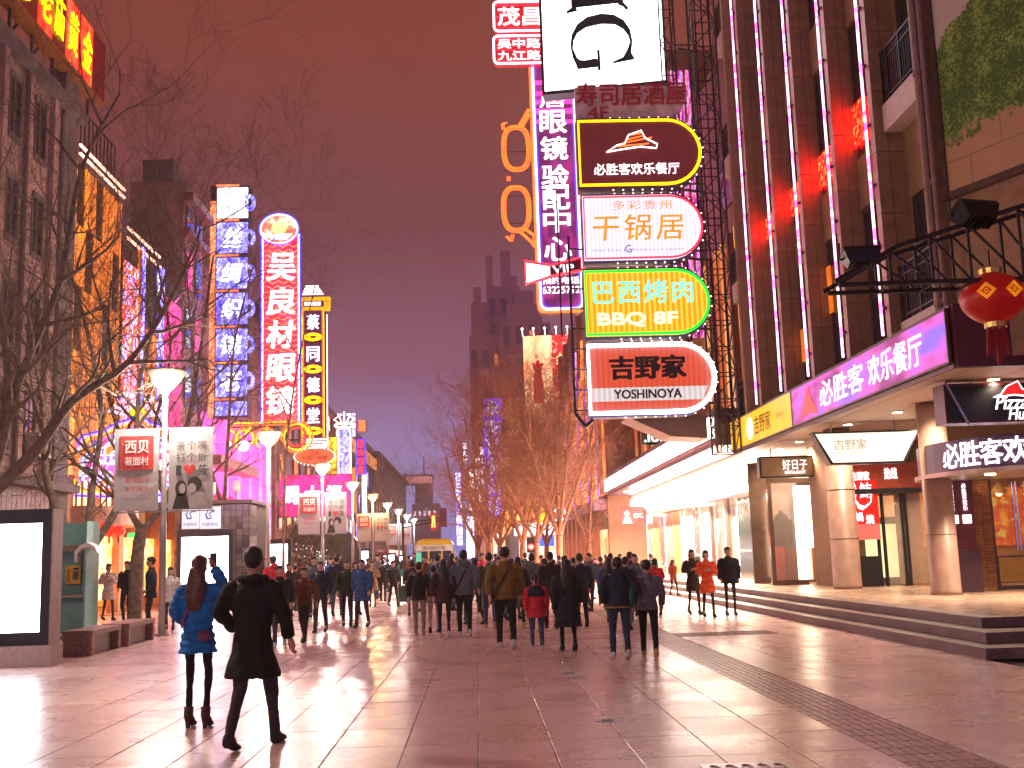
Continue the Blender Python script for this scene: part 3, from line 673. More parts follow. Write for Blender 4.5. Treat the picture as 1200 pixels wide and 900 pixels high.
# bays under the band
bay = [('dark', 2.2), ('glass', 1.1), ('dark', 2.0), ('lit', 1.3), ('post', .5), ('lit', 2.6), ('post', .35), ('lit', 2.8), ('red', 1.2), ('lit', 2.5), ('lit', 1.0), ('wood', 2.2), ('lit', 2.6), ('red', 1.4), ('wood', 2.4), ('lit', 2.4)]
y = -13.0
litA = led('bright shop interior', [(.3, (255, 246, 236)), (.46, (255, 226, 205)), (.53, (255, 190, 165)), (.58, (255, 240, 230)), (.66, (200, 90, 80)), (.7, (255, 246, 236))], (1, 1, .5), 1.4, 8.0, detail=3)
darkdoor = mat('dark green glass door', (.025, .035, .032), .12, spec=.8)
for kind, wd in bay:
    if kind == 'dark':
        d_ = obj('dark_door', MB().box(-.06, .02, y+.05, y+wd-.05, PZ, 3.5), darkdoor, mb_)
        obj('door_rail', MB().box(-.10, -.065, y+.08, y+wd-.08, 1.45, 1.55), steel, d_)
        m = MB()
        for k in range(10): m.ball((-.09, y+.1+k*(wd-.2)/9, 3.35-.07*math.sin(PI*(k % 5)/4)), .028, n=6, m=4)
        obj('string_lights', m, bulbm, d_)
    elif kind == 'glass': obj('glass_pane', MB().box(-.02, .0, y, y+wd, PZ, 3.5), glass('door glass'), mb_)
    elif kind == 'post': obj('post', MB().box(-.15, .2, y, y+wd, PZ, 3.54), bronze, mb_)
    elif kind == 'red': obj('poster_panel', MB().box(-.05, 0, y, y+wd, PZ+.3, 3.4), led('red poster', [(.3, (225, 40, 40)), (.55, (255, 200, 190)), (.6, (235, 40, 60))], (1, 1, 1), 1.2, 1.4), mb_)
    elif kind == 'wood': obj('wood_door', MB().box(-.03, .05, y, y+wd, PZ, 3.5), mat('orange wood', (.45, .16, .05), .5), mb_)
    if kind in ('lit', 'glass'):
        obj('lit_interior', MB().box(2.2, 2.3, y-.4, y+wd+.4, PZ, 3.5), litA, mb_)
        obj('glass_pane', MB().box(-.02, .0, y+.03, y+wd-.03, PZ, 3.5), glass('shop glass'), mb_) if kind == 'lit' else None
        fr = MB(); fr.box(-.06, .04, y, y+.05, PZ, 3.5); fr.box(-.06, .04, y+wd-.05, y+wd, PZ, 3.5); obj('door_frame', fr, steel, mb_)
    y += wd
m = MB(); m.box(-.2, .1, -13.4, -13.1, 0, 3.9); obj('corner_post', m, bronze, mb_)
m = MB(); rings = []
for k in range(13):
    a = -PI/2+PI*k/12; cy_ = 1.5+6*math.sin(a); cx_ = -.5-1.2*math.cos(a)
    rings.append([(cx_, cy_, 3.35), (cx_, cy_, 3.5), (cx_+.3, cy_, 3.5), (cx_+.3, cy_, 3.35)])
m.loft(rings); obj('curved_ledge', m, em('warm lit ledge', (255, 215, 180), 1.2, light=False), mb_)
kf = thing('hanging_sign', 'red and white fried chicken sign at the far end of the glowing band', 'sign', at(728, 614, 62), 0)
w_ = (at(765, 614, 62)-at(728, 614, 62)).x; h_ = .95
obj('face', MB().box(0, w_*.8, -.03, .1, 0, h_), em('red sign face', (225, 20, 30), 1.1), kf); obj('side_panel', MB().box(w_*.8+.02, w_, -.03, .1, 0, h_), em('blue white panel', (120, 170, 255), 1.6), kf)
txt(kf, 'KFC', .5, .24, white, .98, -.04, h_*.45, bold=.05); obj('white_emblem', MB().ball((.34, -.04, h_*.58), .13, .02, .17, 10, 6).prism([(.1, .02), (.62, .02), (.5, .34), (.2, .34)], -.05, -.035), white, kf)
# upper facade: lit slats
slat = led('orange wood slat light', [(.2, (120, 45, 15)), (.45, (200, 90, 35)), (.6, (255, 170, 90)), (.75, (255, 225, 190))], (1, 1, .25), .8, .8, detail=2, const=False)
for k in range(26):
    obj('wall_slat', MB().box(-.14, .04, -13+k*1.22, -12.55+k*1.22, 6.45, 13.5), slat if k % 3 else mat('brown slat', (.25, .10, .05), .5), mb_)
for k in range(5): obj('window', MB().box(-.05, .03, -10+k*5.6, -8.2+k*5.6, 14.6, 16.8), darkglass, mb_)
bs_ = thing('hanging_sign', 'dark sign with white latin letters over the glowing white band', 'sign', at(753, 521, 50))
w_ = 1.2; obj('casing', MB().box(0, w_, 0, .3, 0, .75), blk, bs_); txt(bs_, '.ion', w_*.85, .5, whi, w_*.5, -.02, .36, bold=.05)
# ------------------------------------------------------------------ lattice mast behind the stacked signs
def lattice(mb2, x0, x1, y0, y1, z0, z1, step, w=.06, dw=.035):
    cs_ = [(x0, y0), (x1, y0), (x1, y1), (x0, y1)]
    for x, y in cs_: mb2.bar((x, y, z0), (x, y, z1), w)
    n = int((z1-z0)/step)
    for k in range(n+1):
        z = z0+k*step
        for i in range(4):
            a, b = cs_[i], cs_[(i+1) % 4]; mb2.bar((*a, z), (*b, z), dw)
            if k < n:
                if (k+i) % 2: a, b = b, a
                mb2.bar((*a, z), (*b, z+step), dw)
mast = thing('sign_mast', 'tall rusty lattice mast holding the stack of restaurant signs', 'mast', (7.65, 34.7, 4.6))
m = MB(); lattice(m, 0, .75, 0, .8, 0, 17, .85); obj('lattice_frame', m, truss, mast)
m = MB(); lattice(m, -.95, -.45, .9, 1.5, 2.2, 17, 1.2, .05, .03); obj('rear_frame', m, truss, mast)
m = MB()
for z_ in (1.6, 4.0, 6.3, 8.6, 10.6, 13.5): m.bar((-.6, -.1, z_), (.1, .2, z_), .07); m.bar((-.6, .5, z_+.4), (.1, .5, z_+.4), .05)
obj('bracket_arms', m, truss, mast)
for k in range(3):
    q = obj('cable', MB().tube([(.1+.2*k, -.06, 0), (.12+.2*k, -.08, 6), (.06+.25*k, -.06, 12), (.1+.2*k, -.06, 17)], .025, 5), black, mast)
# ------------------------------------------------------------------ stacked pill signs
pillblue = mat('navy sign casing', (.04, .05, .16), .45)
def pill_sign(px0, pyt, pyb, px1, label, facem, border, bord_r=.045, Y=34.0, cas=pillblue):
    a = at(px0, pyb, Y); b_ = at(px1, (pyt+pyb)/2, Y); c = at(px0, pyt, Y)
    w_, h_ = b_.x-a.x, c.z-a.z
    t = thing('pill_sign', label, 'sign', (a.x, Y, a.z), 0, 'restaurant signs stacked on the mast')
    ol = pill(w_, h_)
    obj('casing', MB().prism([(x*1.0+(.07 if x > 0 else -.02), (z-h_/2)*1.06+h_/2) for x, z in ol], .02, .55), cas, t)
    obj('face', MB().prism(ol, -.02, .015), facem, t)
    if border:
        k_ = [(x, -.06, z) for x, z in pill(w_-.06, h_-.12)]; k_ = [(x+.04, y, z+.06) for x, y, z in k_]
        obj('neon_border', MB().tube(k_, bord_r, 6, closed=True), border, t)
    m = MB()
    for i in range(-1, 24):
        s_ = i/23.
        if s_ < 0: continue
        L1 = w_-h_/2; arcL = PI*h_/2*1.05; tot = 2*L1*.62+arcL; d = s_*tot
        if d < L1*.62: p = (w_-h_/2-L1*.62+d, -.08)
        elif d < L1*.62+arcL: a_ = -PI/2+(d-L1*.62)/(arcL)*PI; p = (w_-h_/2+(h_/2+.08)*math.cos(a_), h_/2+(h_/2+.08)*math.sin(a_))
        else: p = (w_-h_/2-(d-L1*.62-arcL), h_+.08)
        m.ball((p[0]+.02, .06, p[1]), .024, n=6, m=4)
    obj('rim_bulbs', m, bulbm, t, kind='stuff')
    return t, w_, h_
darkred = em('dim maroon face', (90, 28, 30), .9)
t, w_, h_ = pill_sign(679, 141, 220, 821, 'dark maroon pill sign edged yellow with a neon hat above white characters', darkred, yelneon, .05)
hp = [(-.05, 0), (.45, .28), (.78, .34), (.98, .7), (1.55, .88), (1.72, .55), (2.25, .3), (2.2, .12), (1.5, .2), (.8, .12)]
obj('hat_outline', MB().tube([(.95+x_*.72, -.05, 1.16+z_*.8) for x_, z_ in hp], .02, 5, closed=True), em('white red neon', (255, 235, 235), 3.0), t)
obj('hat_stripes', MB().tube([(1.45, -.05, 1.45), (2.4, -.05, 1.62)], .02, 5).tube([(1.55, -.05, 1.55), (2.1, -.05, 1.68)], .02, 5).tube([(1.3, -.05, 1.34), (2.3, -.05, 1.42)], .02, 5).tube([(1.75, -.05, 1.72), (2.1, -.05, 1.78)], .02, 5), orneon, t)
txt(t, '必胜客欢乐餐厅', 2.75, .38, whi, w_*.47, -.05, .58, bold=.02)
t, w_, h_ = pill_sign(685, 230, 306, 823, 'white glowing pill sign with gold brush characters and red neon edge', ribbed('white tube face', (225, 205, 255), (255, 250, 255), 7.5, 1.25), redneon, .035)
gold = mat('gold lettering', (.75, .38, .03), .5); goldem = em('gold lit lettering', (235, 155, 20), .95, light=False)
txt(t, '干锅居', 2.9, .85, goldem, w_*.46, -.04, h_*.50, bold=.03, space=1.25, shear=.1); txt(t, '多彩贵州', 1.9, .32, goldem, w_*.5, -.04, h_*.84, bold=.02, space=1.2)
txt(t, 'Gan Guo Ju Guizhou Cuisine', 2.9, .1, em('purple ink', (90, 60, 130), .7, light=False), w_*.45, -.04, h_*.15, bold=.0); txt(t, 'G', .2, .26, MATS['purple ink'], w_*.37, -.045, h_*.17, bold=.02)
t, w_, h_ = pill_sign(687, 317, 395, 831, 'yellow striped barbecue pill sign with green neon edge and mint characters', ribbed('yellow tube face', (245, 150, 0), (255, 215, 30), 6, 1.1), greenneon, .045)
mint = em('mint neon letter', (120, 255, 215), 1.44, light=False); pale = em('pale neon letter', (230, 255, 190), 1.44, light=False)
txt(t, '巴西烤肉', 3.15, .75, mint, w_*.47, -.05, h_*.66, bold=.03, space=1.15); txt(t, 'BBQ 8F', 2.5, .45, pale, w_*.42, -.05, h_*.24, bold=.12)
t, w_, h_ = pill_sign(692, 404, 487, 838, 'orange red noodle pill sign with thick white border and black characters', ribbed('orange tube face', (205, 58, 20), (225, 80, 35), 6, 1.0), None)
wb = em('white border tube', (245, 240, 255), 3.2)
k_ = [(x+.0, -.06, z+.05) for x, z in pill(w_-.02, h_-.1)]
obj('neon_border', MB().tube(k_, .075, 6, closed=True), wb, t)
obj('white_band', MB().prism([(.08, .42), (w_-.42, .42), (w_-.24, .84), (.08, .84)], -.035, -.021), ribbed('pale tube face', (205, 190, 190), (235, 220, 220), 6, 1.0), t)
txt(t, '吉野家', 2.35, .72, blk, w_*.47, -.04, h_*.66, bold=.12); txt(t, 'YOSHINOYA', 2.1, .28, blk, w_*.46, -.045, .63, bold=.10)
# frame at left of the signs
sfm = thing('sign_ladder', 'dark ladder frame along the left edge of the stacked signs', 'frame', (3.15, 34.25, 5.4))
m = MB(); m.bar((.0, 0, .5), (.0, 0, 6.2), .07); m.bar((0, 0, .5), (.3, 0, .1), .1); m.bar((.3, 0, .1), (.55, 0, .3), .1); m.bar((-.3, .3, 3), (-.3, .3, 7.5), .05)
for k in range(9): m.bar((0, 0, .6+k*.65), (.5, .1, .6+k*.65), .045)
obj('ladder', m, black, sfm)
fin = thing('sign_underside', 'brown metal plate sloping under the lowest pill sign', 'panel', at(735, 488, 35.5))
w_ = (at(828, 488, 35.5)-at(735, 488, 35.5)).x
m = MB(); m.prism([(0, -.02), (1.4, -.68), (w_, -.78), (w_, 0), (0, 0)], 0, 1.6); obj('plate', m, mat('brown sheet', (.22, .14, .12), .5), fin)
# ------------------------------------------------------------------ upper signs
t = thing('hanging_sign', 'unlit red characters on a stained white board above the pill signs', 'sign', at(675, 138, 34.3), 0)
w_ = (at(806, 118, 34.3)-at(675, 118, 34.3)).x; h_ = 1.05
obj('board', MB().prism([(0, 0), (w_-.5, 0), (w_-.2, .25), (w_, .6), (w_, h_), (0, h_)], 0, .3), mat('stained white board', (.75, .6, .6), .6, var=.25, scale=3), t)
dred = mat('dull red letter', (.45, .02, .03), .45)
txt(t, '寿司居酒屋', w_*.98, .78, dred, w_*.5, -.09, h_*.72, bold=.05, extr=.03); txt(t, '4F', .7, .42, dred, .72, -.09, .12, bold=.05, extr=.03)
k = atg  # surveyed from the photograph
a = at(637, 108, 36.5)
ig = thing('billboard', 'huge white light box with black letters turned on their side', 'billboard', (a.x, a.y, a.z), math.radians(-11))
obj('casing', MB().box(-.05, 4.28, .0, .6, -.1, 9), black, ig)
for i in range(2):
    for j in range(4): obj('face_panel', MB().box(.05+i*2.08, 2.12+i*2.08, -.03, -.005, .02+j*1.6, 1.61+j*1.6), em('billboard white', (238, 248, 255), 1.9), ig)
ink = mat('dark blue black letter', (.012, .02, .028), .35)
def gl_out(px, py): return ((px-290)/147., (432-py)/147.)
arc_o = [(470, 325), (446, 262), (437, 200), (446, 140), (478, 85), (530, 52), (600, 42), (665, 54), (715, 90), (745, 145), (754, 205), (748, 250), (742, 285)]
arc_i = [(505, 300), (470, 268), (450, 215), (455, 175), (475, 135), (520, 108), (600, 98), (668, 108), (710, 138), (733, 175), (741, 210), (728, 245), (705, 285)]
for a_ in range(len(arc_o)-1): pass
m = MB(); fl_a = [(*gl_out(*p),) for p in arc_o]; fl_b = [(*gl_out(*p),) for p in arc_i]
m.loft([[(a[0], -.05, a[1]), (b[0], -.05, b[1]), (b[0], -.032, b[1]), (a[0], -.032, a[1])] for a, b in zip(fl_a, fl_b)])
for pl in ([(470, 330), (455, 278), (510, 286), (570, 280), (578, 328)], [(572, 348), (572, 238), (586, 234), (588, 346)], [(650, 318), (650, 308), (700, 290), (742, 262), (762, 306)]): m.prism([gl_out(*p) for p in pl][::-1], -.056, -.034)
obj('black_letter', m, ink, ig)
m = MB()
for pl in ([(424, 22), (424, 10), (450, -6), (450, -60), (470, -60), (480, 14)], [(690, -60), (716, -60), (718, -6), (740, 22), (740, 34), (728, 36), (715, 16), (690, 4)], [(470, -5), (470, -75), (700, -75), (700, -5)]): m.prism([gl_out(*p) for p in pl][::-1], -.056, -.034)
obj('black_letter', m, ink, ig)
txt(ig, 'K', 2.0, 2.1, ink, 2.05, -.05, 5.0, rot=(0, PI/2, 0), bold=.03)
# optician column sign
Yg = 41.0
a = at(631, 366, Yg); b_ = at(686, 366, Yg); tp_ = at(627, 60, Yg)
og = thing('vertical_sign', 'tall purple optician sign with white characters down its face', 'sign', (a.x, Yg, a.z)); w_ = b_.x-a.x; h_ = tp_.z-a.z
obj('casing', MB().prism([(x, z) for x, z in rrect(w_, h_, .25)], .02, .7), mat('dark plum casing', (.05, .01, .03), .4), og)
obj('face', MB().prism([(x+.1, z+.1) for x, z in rrect(w_-.2, h_-.2, .2)], -.01, .015), led('optician face', [(.3, (85, 20, 70)), (.5, (105, 25, 85)), (.6, (150, 35, 110))], (1, 1, 1), 1.0, 1.2, detail=2, const=False), og)
obj('red_bars', MB().box(.12, w_-.12, -.05, -.015, h_-2.6, h_-2.4).box(.12, w_-.12, -.05, -.015, h_-2.2, h_-2.05).box(.12, w_-.12, -.05, -.015, h_-1.85, h_-1.7).box(.12, w_-.12, -.05, -.015, h_-3.0, h_-2.86).box(.12, w_-.12, -.05, -.015, h_-1.4, h_-1.25), pinkneon, og)
for o_, mm2, r_ in ((0, orneon, .06), (.1, em('violet white neon', (205, 190, 255), 2.6), .045), (.18, blueneon, .025)):
    obj('neon_border', MB().tube([(x+o_, -.06, z+o_) for x, z in rrect(w_-2*o_, h_-2*o_, .25)], r_, 5, closed=True), mm2, og)
zt = h_
for i, ch_ in enumerate('店眼镜验配中心'):
    p = at(655, [118, 138, 178, 218, 231, 262, 290][i] if i else 118, Yg)
for ch_, cy_ in zip('眼镜验配中心', (143, 174, 207, 232, 259, 292)):
    p = at(652, cy_, Yg); txt(og, ch_, 1.02, .92, whi, w_*.5-.06, -.05, p.z-a.z, bold=.05)
p = at(652, 119, Yg); txt(og, '店', 1.0, .5, whi, w_*.5-.06, -.05, p.z-a.z, bold=.05)
p = at(655, 329, Yg); txt(og, '预约电话', w_*.8, .27, whi, w_*.5, -.05, p.z-a.z, bold=.03); p = at(655, 340, Yg); txt(og, '63225712', w_*.8, .27, whi, w_*.5, -.05, p.z-a.z, bold=.03)
# megaphone shaped VIP sign
a = at(616, 334, 40.2)
vp = thing('vip_sign', 'glowing white megaphone shaped sign with pink VIP letters', 'sign', a)
o_ = [(0, -.0), (1.0, .32), (2.1, .5), (2.1, 1.0), (1.0, .72), (0, .92)]
obj('casing', MB().prism(o_, .0, .3), MATS['dark plum casing'], vp); obj('face', MB().prism([(.04, .08), (.92, .35), (.92, .68), (.04, .84)], -.03, -.002), em('megaphone white', (255, 225, 215), 2.5), vp)
obj('neon_border', MB().tube([(x, -.05, z) for x, z in o_], .04, 5, closed=True), redneon, vp); txt(vp, 'VIP', .8, .3, whi, 1.42, -.05, .58, bold=.05, rot=(0, -.06, 0))
# neon spectacles
sg = thing('neon_glasses', 'orange neon outline of a pair of glasses beside the optician sign', 'neon sign', at(606, 290, 41.2))
def ringp(cx, cz, rx, rz, sq=.75):
    r_ = []
    for q in range(24):
        a = 2*PI*q/24; c, s_ = math.cos(a), math.sin(a); r_.append((cx+rx*math.copysign(abs(c)**sq, c), 0, cz+rz*math.copysign(abs(s_)**sq, s_)))
    return r_
s1 = at(606, 290, 41.2)
def rel(px, py): p = at(px, py, 41.2); return (p.x-s1.x, 0, p.z-s1.z)
for cy_ in (174, 245):
    c_ = rel(605, cy_)
    for k, (dr, y_) in enumerate(((0, 0), (-.07, -.03), (-.14, 0))):
        obj('lens_ring', MB().tube([(x, y_, z) for x, y, z in ringp(c_[0], c_[2], .56+dr, .93+dr)], .028, 5, closed=True), orneon, sg)
for d in (-.04, .04):
    for (pts) in (((590, 152), (589, 146), (593, 144)), ((609, 147), (620, 128), (621, 133), (611, 150)), ((596, 207), (596, 212)), ((594, 277), (599, 283), (601, 275)), ((611, 273), (622, 283), (627, 290), (626, 276), (615, 268))):
        obj('temple_tube', MB().tube([(rel(*q)[0]+d, -.02, rel(*q)[2]) for q in pts], .03, 5), orneon, sg)
m = MB()
for cy_ in (150, 178, 200, 230, 262): m.bar(rel(588, cy_), rel(628, cy_), .025)
obj('support_rods', m, truss, sg)
for (y0, y1, s_, lab) in ((37, 2, ('茂昌',), 'upper red neon sign with pink edge at the top of the optician column'), (75, 42, ('吴中路', '九江路'), 'lower red neon sign with two rows of small characters by the billboard')):
    a = at(579, y0, 40.5); b_ = at(640, y1, 40.5); t = thing('neon_sign', lab, 'neon sign', a); w_, h_ = b_.x-a.x, b_.z-a.z
    obj('face', MB().prism(rrect(w_, h_, .18), 0, .35), em('deep red lit face', (190, 30, 45), .9), t); obj('neon_border', MB().tube([(x, -.04, z) for x, z in rrect(w_, h_, .18)], .045, 5, closed=True), em('rose white neon', (255, 190, 215), 2.5, light=False), t)
    obj('neon_stripes', MB().box(.1, w_-.1, -.02, -.003, .12, .15).box(.1, w_-.1, -.02, -.003, h_-.15, h_-.12).box(.1, w_-.1, -.02, -.003, h_*.5-.015, h_*.5+.015), redneon, t)
    for i, q in enumerate(s_): txt(t, q, w_*.80, h_*(.62 if len(s_) == 1 else .34), em('pinkwhite letter', (255, 205, 205), 2.4, light=False), w_*.48, -.05, h_*(.5 if len(s_) == 1 else (.72 - .44*i)), bold=.05)
# pink LED strips of the building behind the billboard
bw = thing('led_wall', 'narrow pink and violet LED wall between the billboard and the lattice mast', 'LED wall', (8.0, 46, 6.5))
obj('wall', MB().box(0, 6, .1, 3, 0, 17), clad, bw)
pv_ = led('pink violet LED', [(.3, (120, 20, 160)), (.45, (255, 60, 150)), (.52, (255, 210, 240)), (.58, (120, 60, 255)), (.65, (255, 40, 90))], (6, 1, .8), 2.2, .9)
for k in range(6): obj('led_strip', MB().box(.05+k*.33, .24+k*.33, -.03, .08, 4, 16), pv_, bw)
# ------------------------------------------------------------------ lattice boom with flood lamps and red lantern, from the right
for k_ in range(7):
    q = obj('downlight', dlm, None, mb_, (-1.5, -12+k_*4.2, 4.97)); spot(q, (0, 0, -.05), 3200, col=(1, .80, .58), ang=150)  # downlights added under the white band, unseen, to brighten doors, steps and paving
bo = thing('lattice_boom', 'black lattice boom reaching in from the right above the pavement', 'boom', (5.1, 15, 5.2))
m = MB()
top = [(0, 0, .05), (.95, 0, .55), (2.2, 0, .92), (5.0, 0, 1.75)]; bot = [(.05, .0, 0), (5.0, 0, .05)]; top2 = [(x, .55, z-.02) for x, y, z in top]; bot2 = [(.05, .5, 0), (5, .55, .05)]
for pl in (top, bot, top2, bot2): m.tube(pl, .035, 6)
def tz(x):
    for (a, _, b), (c, _, d) in zip(top, top[1:]):
        if a <= x <= c: return b+(d-b)*(x-a)/(c-a)
xs = [.8, 1.4, 1.95, 2.7, 3.4, 4.1, 4.8]
for i, x in enumerate(xs):
    for yy in (0, .55):
        m.bar((x, yy, 0), (x, yy, tz(x)), .035)
        if i+1 < len(xs): m.bar((x, yy, tz(x)), (xs[i+1], yy, .02), .03)
    m.bar((x, 0, 0), (x, .55, 0), .025); m.bar((x, 0, tz(x)), (x, .55, tz(x)), .025)
for k in range(5): m.bar((.2, .2*0, .02) if False else (.2+k*.5, 0, .02), (.45+k*.5, .5, .02), .02)
obj('lattice_frame', m, mat('black boom steel', (.03, .022, .02), .5, metal=.3), bo)
def flood(loc, tilt, rz, label, s=1.0):
    t = thing('flood_lamp', label, 'flood lamp', loc, rz)
    m = MB(); m.loft([[(-.33*s, -.16*s, .02), (.33*s, -.16*s, .02), (.33*s, .2*s, .02), (-.33*s, .2*s, .02)], [(-.33*s, -.17*s, .1*s), (.33*s, -.17*s, .1*s), (.33*s, .22*s, .1*s), (-.33*s, .22*s, .1*s)],
        [(-.24*s, -.1*s, .32*s), (.24*s, -.1*s, .32*s), (.24*s, .14*s, .32*s), (-.24*s, .14*s, .32*s)]])
    h = obj('housing', m, mat('lamp housing', (.02, .016, .016), .35, metal=.5), t, rot=(tilt, 0, 0))
    f = MB()
    for k in range(6): f.box(-.2*s+k*.08*s, -.19*s+k*.08*s, -.09*s, .13*s, .32*s, .35*s)
    obj('cooling_ribs', f, dark, h); obj('glass', MB().box(-.29*s, .29*s, -.13*s, .17*s, -.0, .018), darkglass, h)
    obj('bracket', MB().tube([(-.36*s, 0, .15*s), (-.36*s, 0, -.12), (.36*s, 0, -.12), (.36*s, 0, .15*s)], .018, 5), dark, t)
flood((7.17, 15.1, 6.3), math.radians(150), .25, 'large black flood lamp on top of the boom beside the mural', .95)
flood((5.52, 15.1, 5.72), math.radians(165), -.1, 'smaller black flood lamp near the tip of the boom', .78)
la = thing('lantern', 'big round red paper lantern with gold patterns hanging from the boom', 'lantern', (7.42, 15.2, 4.62))
red = em('lantern red', (205, 18, 8), .15, base=(.42, .012, .008))
m = MB(); n_ = 24; prof = [(.14+.31*math.sin(PI*k/10)**.75, .02+.62*k/10) for k in range(11)]
vs_ = []
for r_, z_ in prof: vs_.append([((r_*(1+.02*(k % 2)))*math.cos(2*PI*k/n_), (r_*(1+.02*(k % 2)))*math.sin(2*PI*k/n_), z_) for k in range(n_)])
m.loft(vs_); obj('paper_shade', m, red, la, smooth=True)
goldm = mat('shiny gold', (.7, .45, .12), .3, metal=.9)
obj('top_cap', MB().lathe([(.15, .63), (.16, .70), (.13, .72)], 16), goldm, la); obj('bottom_cap', MB().lathe([(.15, -.04), (.15, .03)], 16), goldm, la)
m = MB(); rr2 = random.Random(5)
for k in range(40): a = 2*PI*k/40; m.tube([(.12*math.cos(a), .12*math.sin(a), -.04), (.15*math.cos(a), .15*math.sin(a), -.32-rr2.random()*.08)], .008, 3)
m.tube([(0, 0, -.04), (0, 0, -.5)], .03, 6); obj('tassel', m, mat('red tassel', (.4, .02, .02), .7), la); la.scale = (1, 1, 1.15)
obj('hook', MB().tube([(0, 0, .7), (0, .0, .95)], .012, 5), dark, la)
for a_ in (-125, -78, -40):
    a = math.radians(a_); r_ = .463
    m = MB()
    for s_ in (.12, .085): m.tube([(0, -.0, s_*.8), (s_, 0, 0), (0, 0, -s_*.8), (-s_, 0, 0)], .008, 4, closed=True)
    m.tube([(.025*math.cos(q), 0, .025*math.sin(q)) for q in [2*PI*k/8 for k in range(8)]], .005, 4, closed=True)
    if a_ == -40: txt(la, '寿', .2, .24, goldem, r_*math.cos(a), r_*math.sin(a), .36, rot=(0, 0, a+PI/2), name='gold_mark', bold=.02)
    else: obj('gold_mark', m, goldem, la, (r_*math.cos(a), r_*math.sin(a), .36), (0, 0, a+PI/2))
# ------------------------------------------------------------------ left side: buildings along x = -13
def lsign(name, label, cat, X, yn, z0, w_, h_, fm, fr=dark, d=.2, group=None):
    """upright panel facing the street from the left: local x runs away from the camera"""
    t = thing(name, label, cat, (X, yn, z0), PI/2, group)
    obj('face', MB().box(.05, w_-.05, -.03, .0, .05, h_-.05), fm, t)
    f = MB(); f.box(0, w_, 0.001, d, 0, h_); f.box(0, .05, -.05, 0, 0, h_); f.box(w_-.05, w_, -.05, 0, 0, h_); f.box(.05, w_-.05, -.05, 0, 0, .05); f.box(.05, w_-.05, -.05, 0, h_-.05, h_)
    obj('frame', f, fr, t); return t
b1 = thing('corner_building', 'pale stained building at far left with narrow barred windows', 'building', (-13, 30, 0))
pinkr = mat('dusty pink render', (.44, .28, .25), .8, var=.22, scale=.9, bump=.1)
obj('wall', MB().box(-9, 0, -10, 4.3, 0, 17.0), pinkr, b1)
obj('corner_pier', MB().box(-9, .12, 4.32, 5.5, 0, 17.6), greywall, b1)
obj('cornice', MB().box(.0, .4, -10, 5.6, 16.2, 16.5), greywall, b1)
for f in range(4):
    for y in (.3, 2.15):
        z = 4.9+3.0*f
        w_ = obj('window', MB().box(.0, .09, y-.06, y, z, z+1.7).box(0, .09, y+.75, y+.81, z, z+1.7).box(0, .13, y-.1, y+.85, z-.12, z-.001).box(0, .12, y-.08, y+.83, z+1.701, z+1.85).box(0, .05, y+.35, y+.4, z, z+1.7), greywall, b1)
        obj('pane', MB().box(-.01, .03, y, y+.35, z, z+1.7), darkglass, w_); obj('pane', MB().box(-.01, .03, y+.4, y+.75, z, z+1.7), darkglass, w_)
for y in (-.3, 1.5, 3.4): obj('pilaster', MB().box(0, .16, y, y+.3, 4.2, 16.2), pinkr, b1)
obj('ledge', MB().box(0, .5, -10, 5.55, 3.95, 4.2), greywall, b1)
rib = MB(); rib.box(0, .06, 0, .3, 0, 3.9); ribm = rib.mesh('wall_panel', mat('ribbed pink panel', (.36, .26, .26), .6, var=.15, rnd=.06))
for k in range(30): obj('wall_panel', ribm, None, b1, (.0, -6+k*.34, .02))
m = MB(); m.tube([(.14, 4.1, 4.3), (.14, 4.1, 16)], .05, 6); m.tube([(.14, 1.35, 4.3), (.14, 1.35, 16)], .04, 6); obj('drain_pipe', m, greywall, b1)
ac = thing('air_conditioner', 'boxy outdoor air conditioner unit on the pale left wall', 'air conditioner', (-12.98, 32.2, 4.85), PI/2)
obj('casing', MB().box(0, .95, -.45, 0, 0, .68), mat('ac casing', (.45, .40, .40), .5), ac); obj('fan_grille', MB().lathe([(.27, 0), (.28, .02), (.05, .03)], 18), dark, ac, (.38, -.45, .34), (PI/2, 0, 0)); obj('bracket', MB().bar((.1, 0, -.02), (.1, -.45, -.02), .04).bar((.85, 0, -.02), (.85, -.45, -.02), .04).bar((.1, 0, -.4), (.1, -.42, -.04), .03), dark, ac)
# rooftop gold shop sign
yN, yF = 28.0, atx(108, 90, -13).y; zB, zT = atx(108, 125, -13).z, atx(107, 50, -13).z
rs = lsign('roof_sign', 'red and yellow glowing jewellery sign on the roof edge at far left', 'sign', -12.6, yN, zB, yF-yN, zT-zB, em('maroon sign face', (95, 12, 10), .9), mat('amber edge', (.4, .15, .03), .5), .5)
yel = em('yellow glow letter', (255, 225, 0), 1.7, light=False); rglow = led('red glow panel', [(.3, (200, 15, 5)), (.55, (255, 60, 30)), (.8, (255, 130, 90))], (1, 1, .4), 1.5, 1.6, detail=2, const=False)
hh = zT-zB
for px, ch_, glow in ((50, '老', 1), (66, '庙', 0), (83, '黄', 1), (100, '金', 1)):
    p = atx(px, 60, -12.6); x = p.y-yN
    if glow: obj('lit_panel', MB().box(x-.55, x+.55, -.05, -.031, .08, hh-.08), rglow, rs)
    txt(rs, ch_, .85, hh*.62, yel, x, -.08, hh*.5, bold=.05, shear=.15)
c_ = atx(22, 12, -12.6); lx = c_.y-yN; lz = hh*.6
obj('logo_ring', MB().tube([(lx+.85*math.cos(a), -.08, lz+.95*math.sin(a)) for a in [2*PI*k/24 for k in range(24)]], .035, 5, closed=True), yel, rs)
obj('logo_ring', MB().tube([(lx+1.0*math.cos(a), -.08, lz+1.1*math.sin(a)) for a in [2*PI*k/24 for k in range(24)]], .02, 5, closed=True), yel, rs)
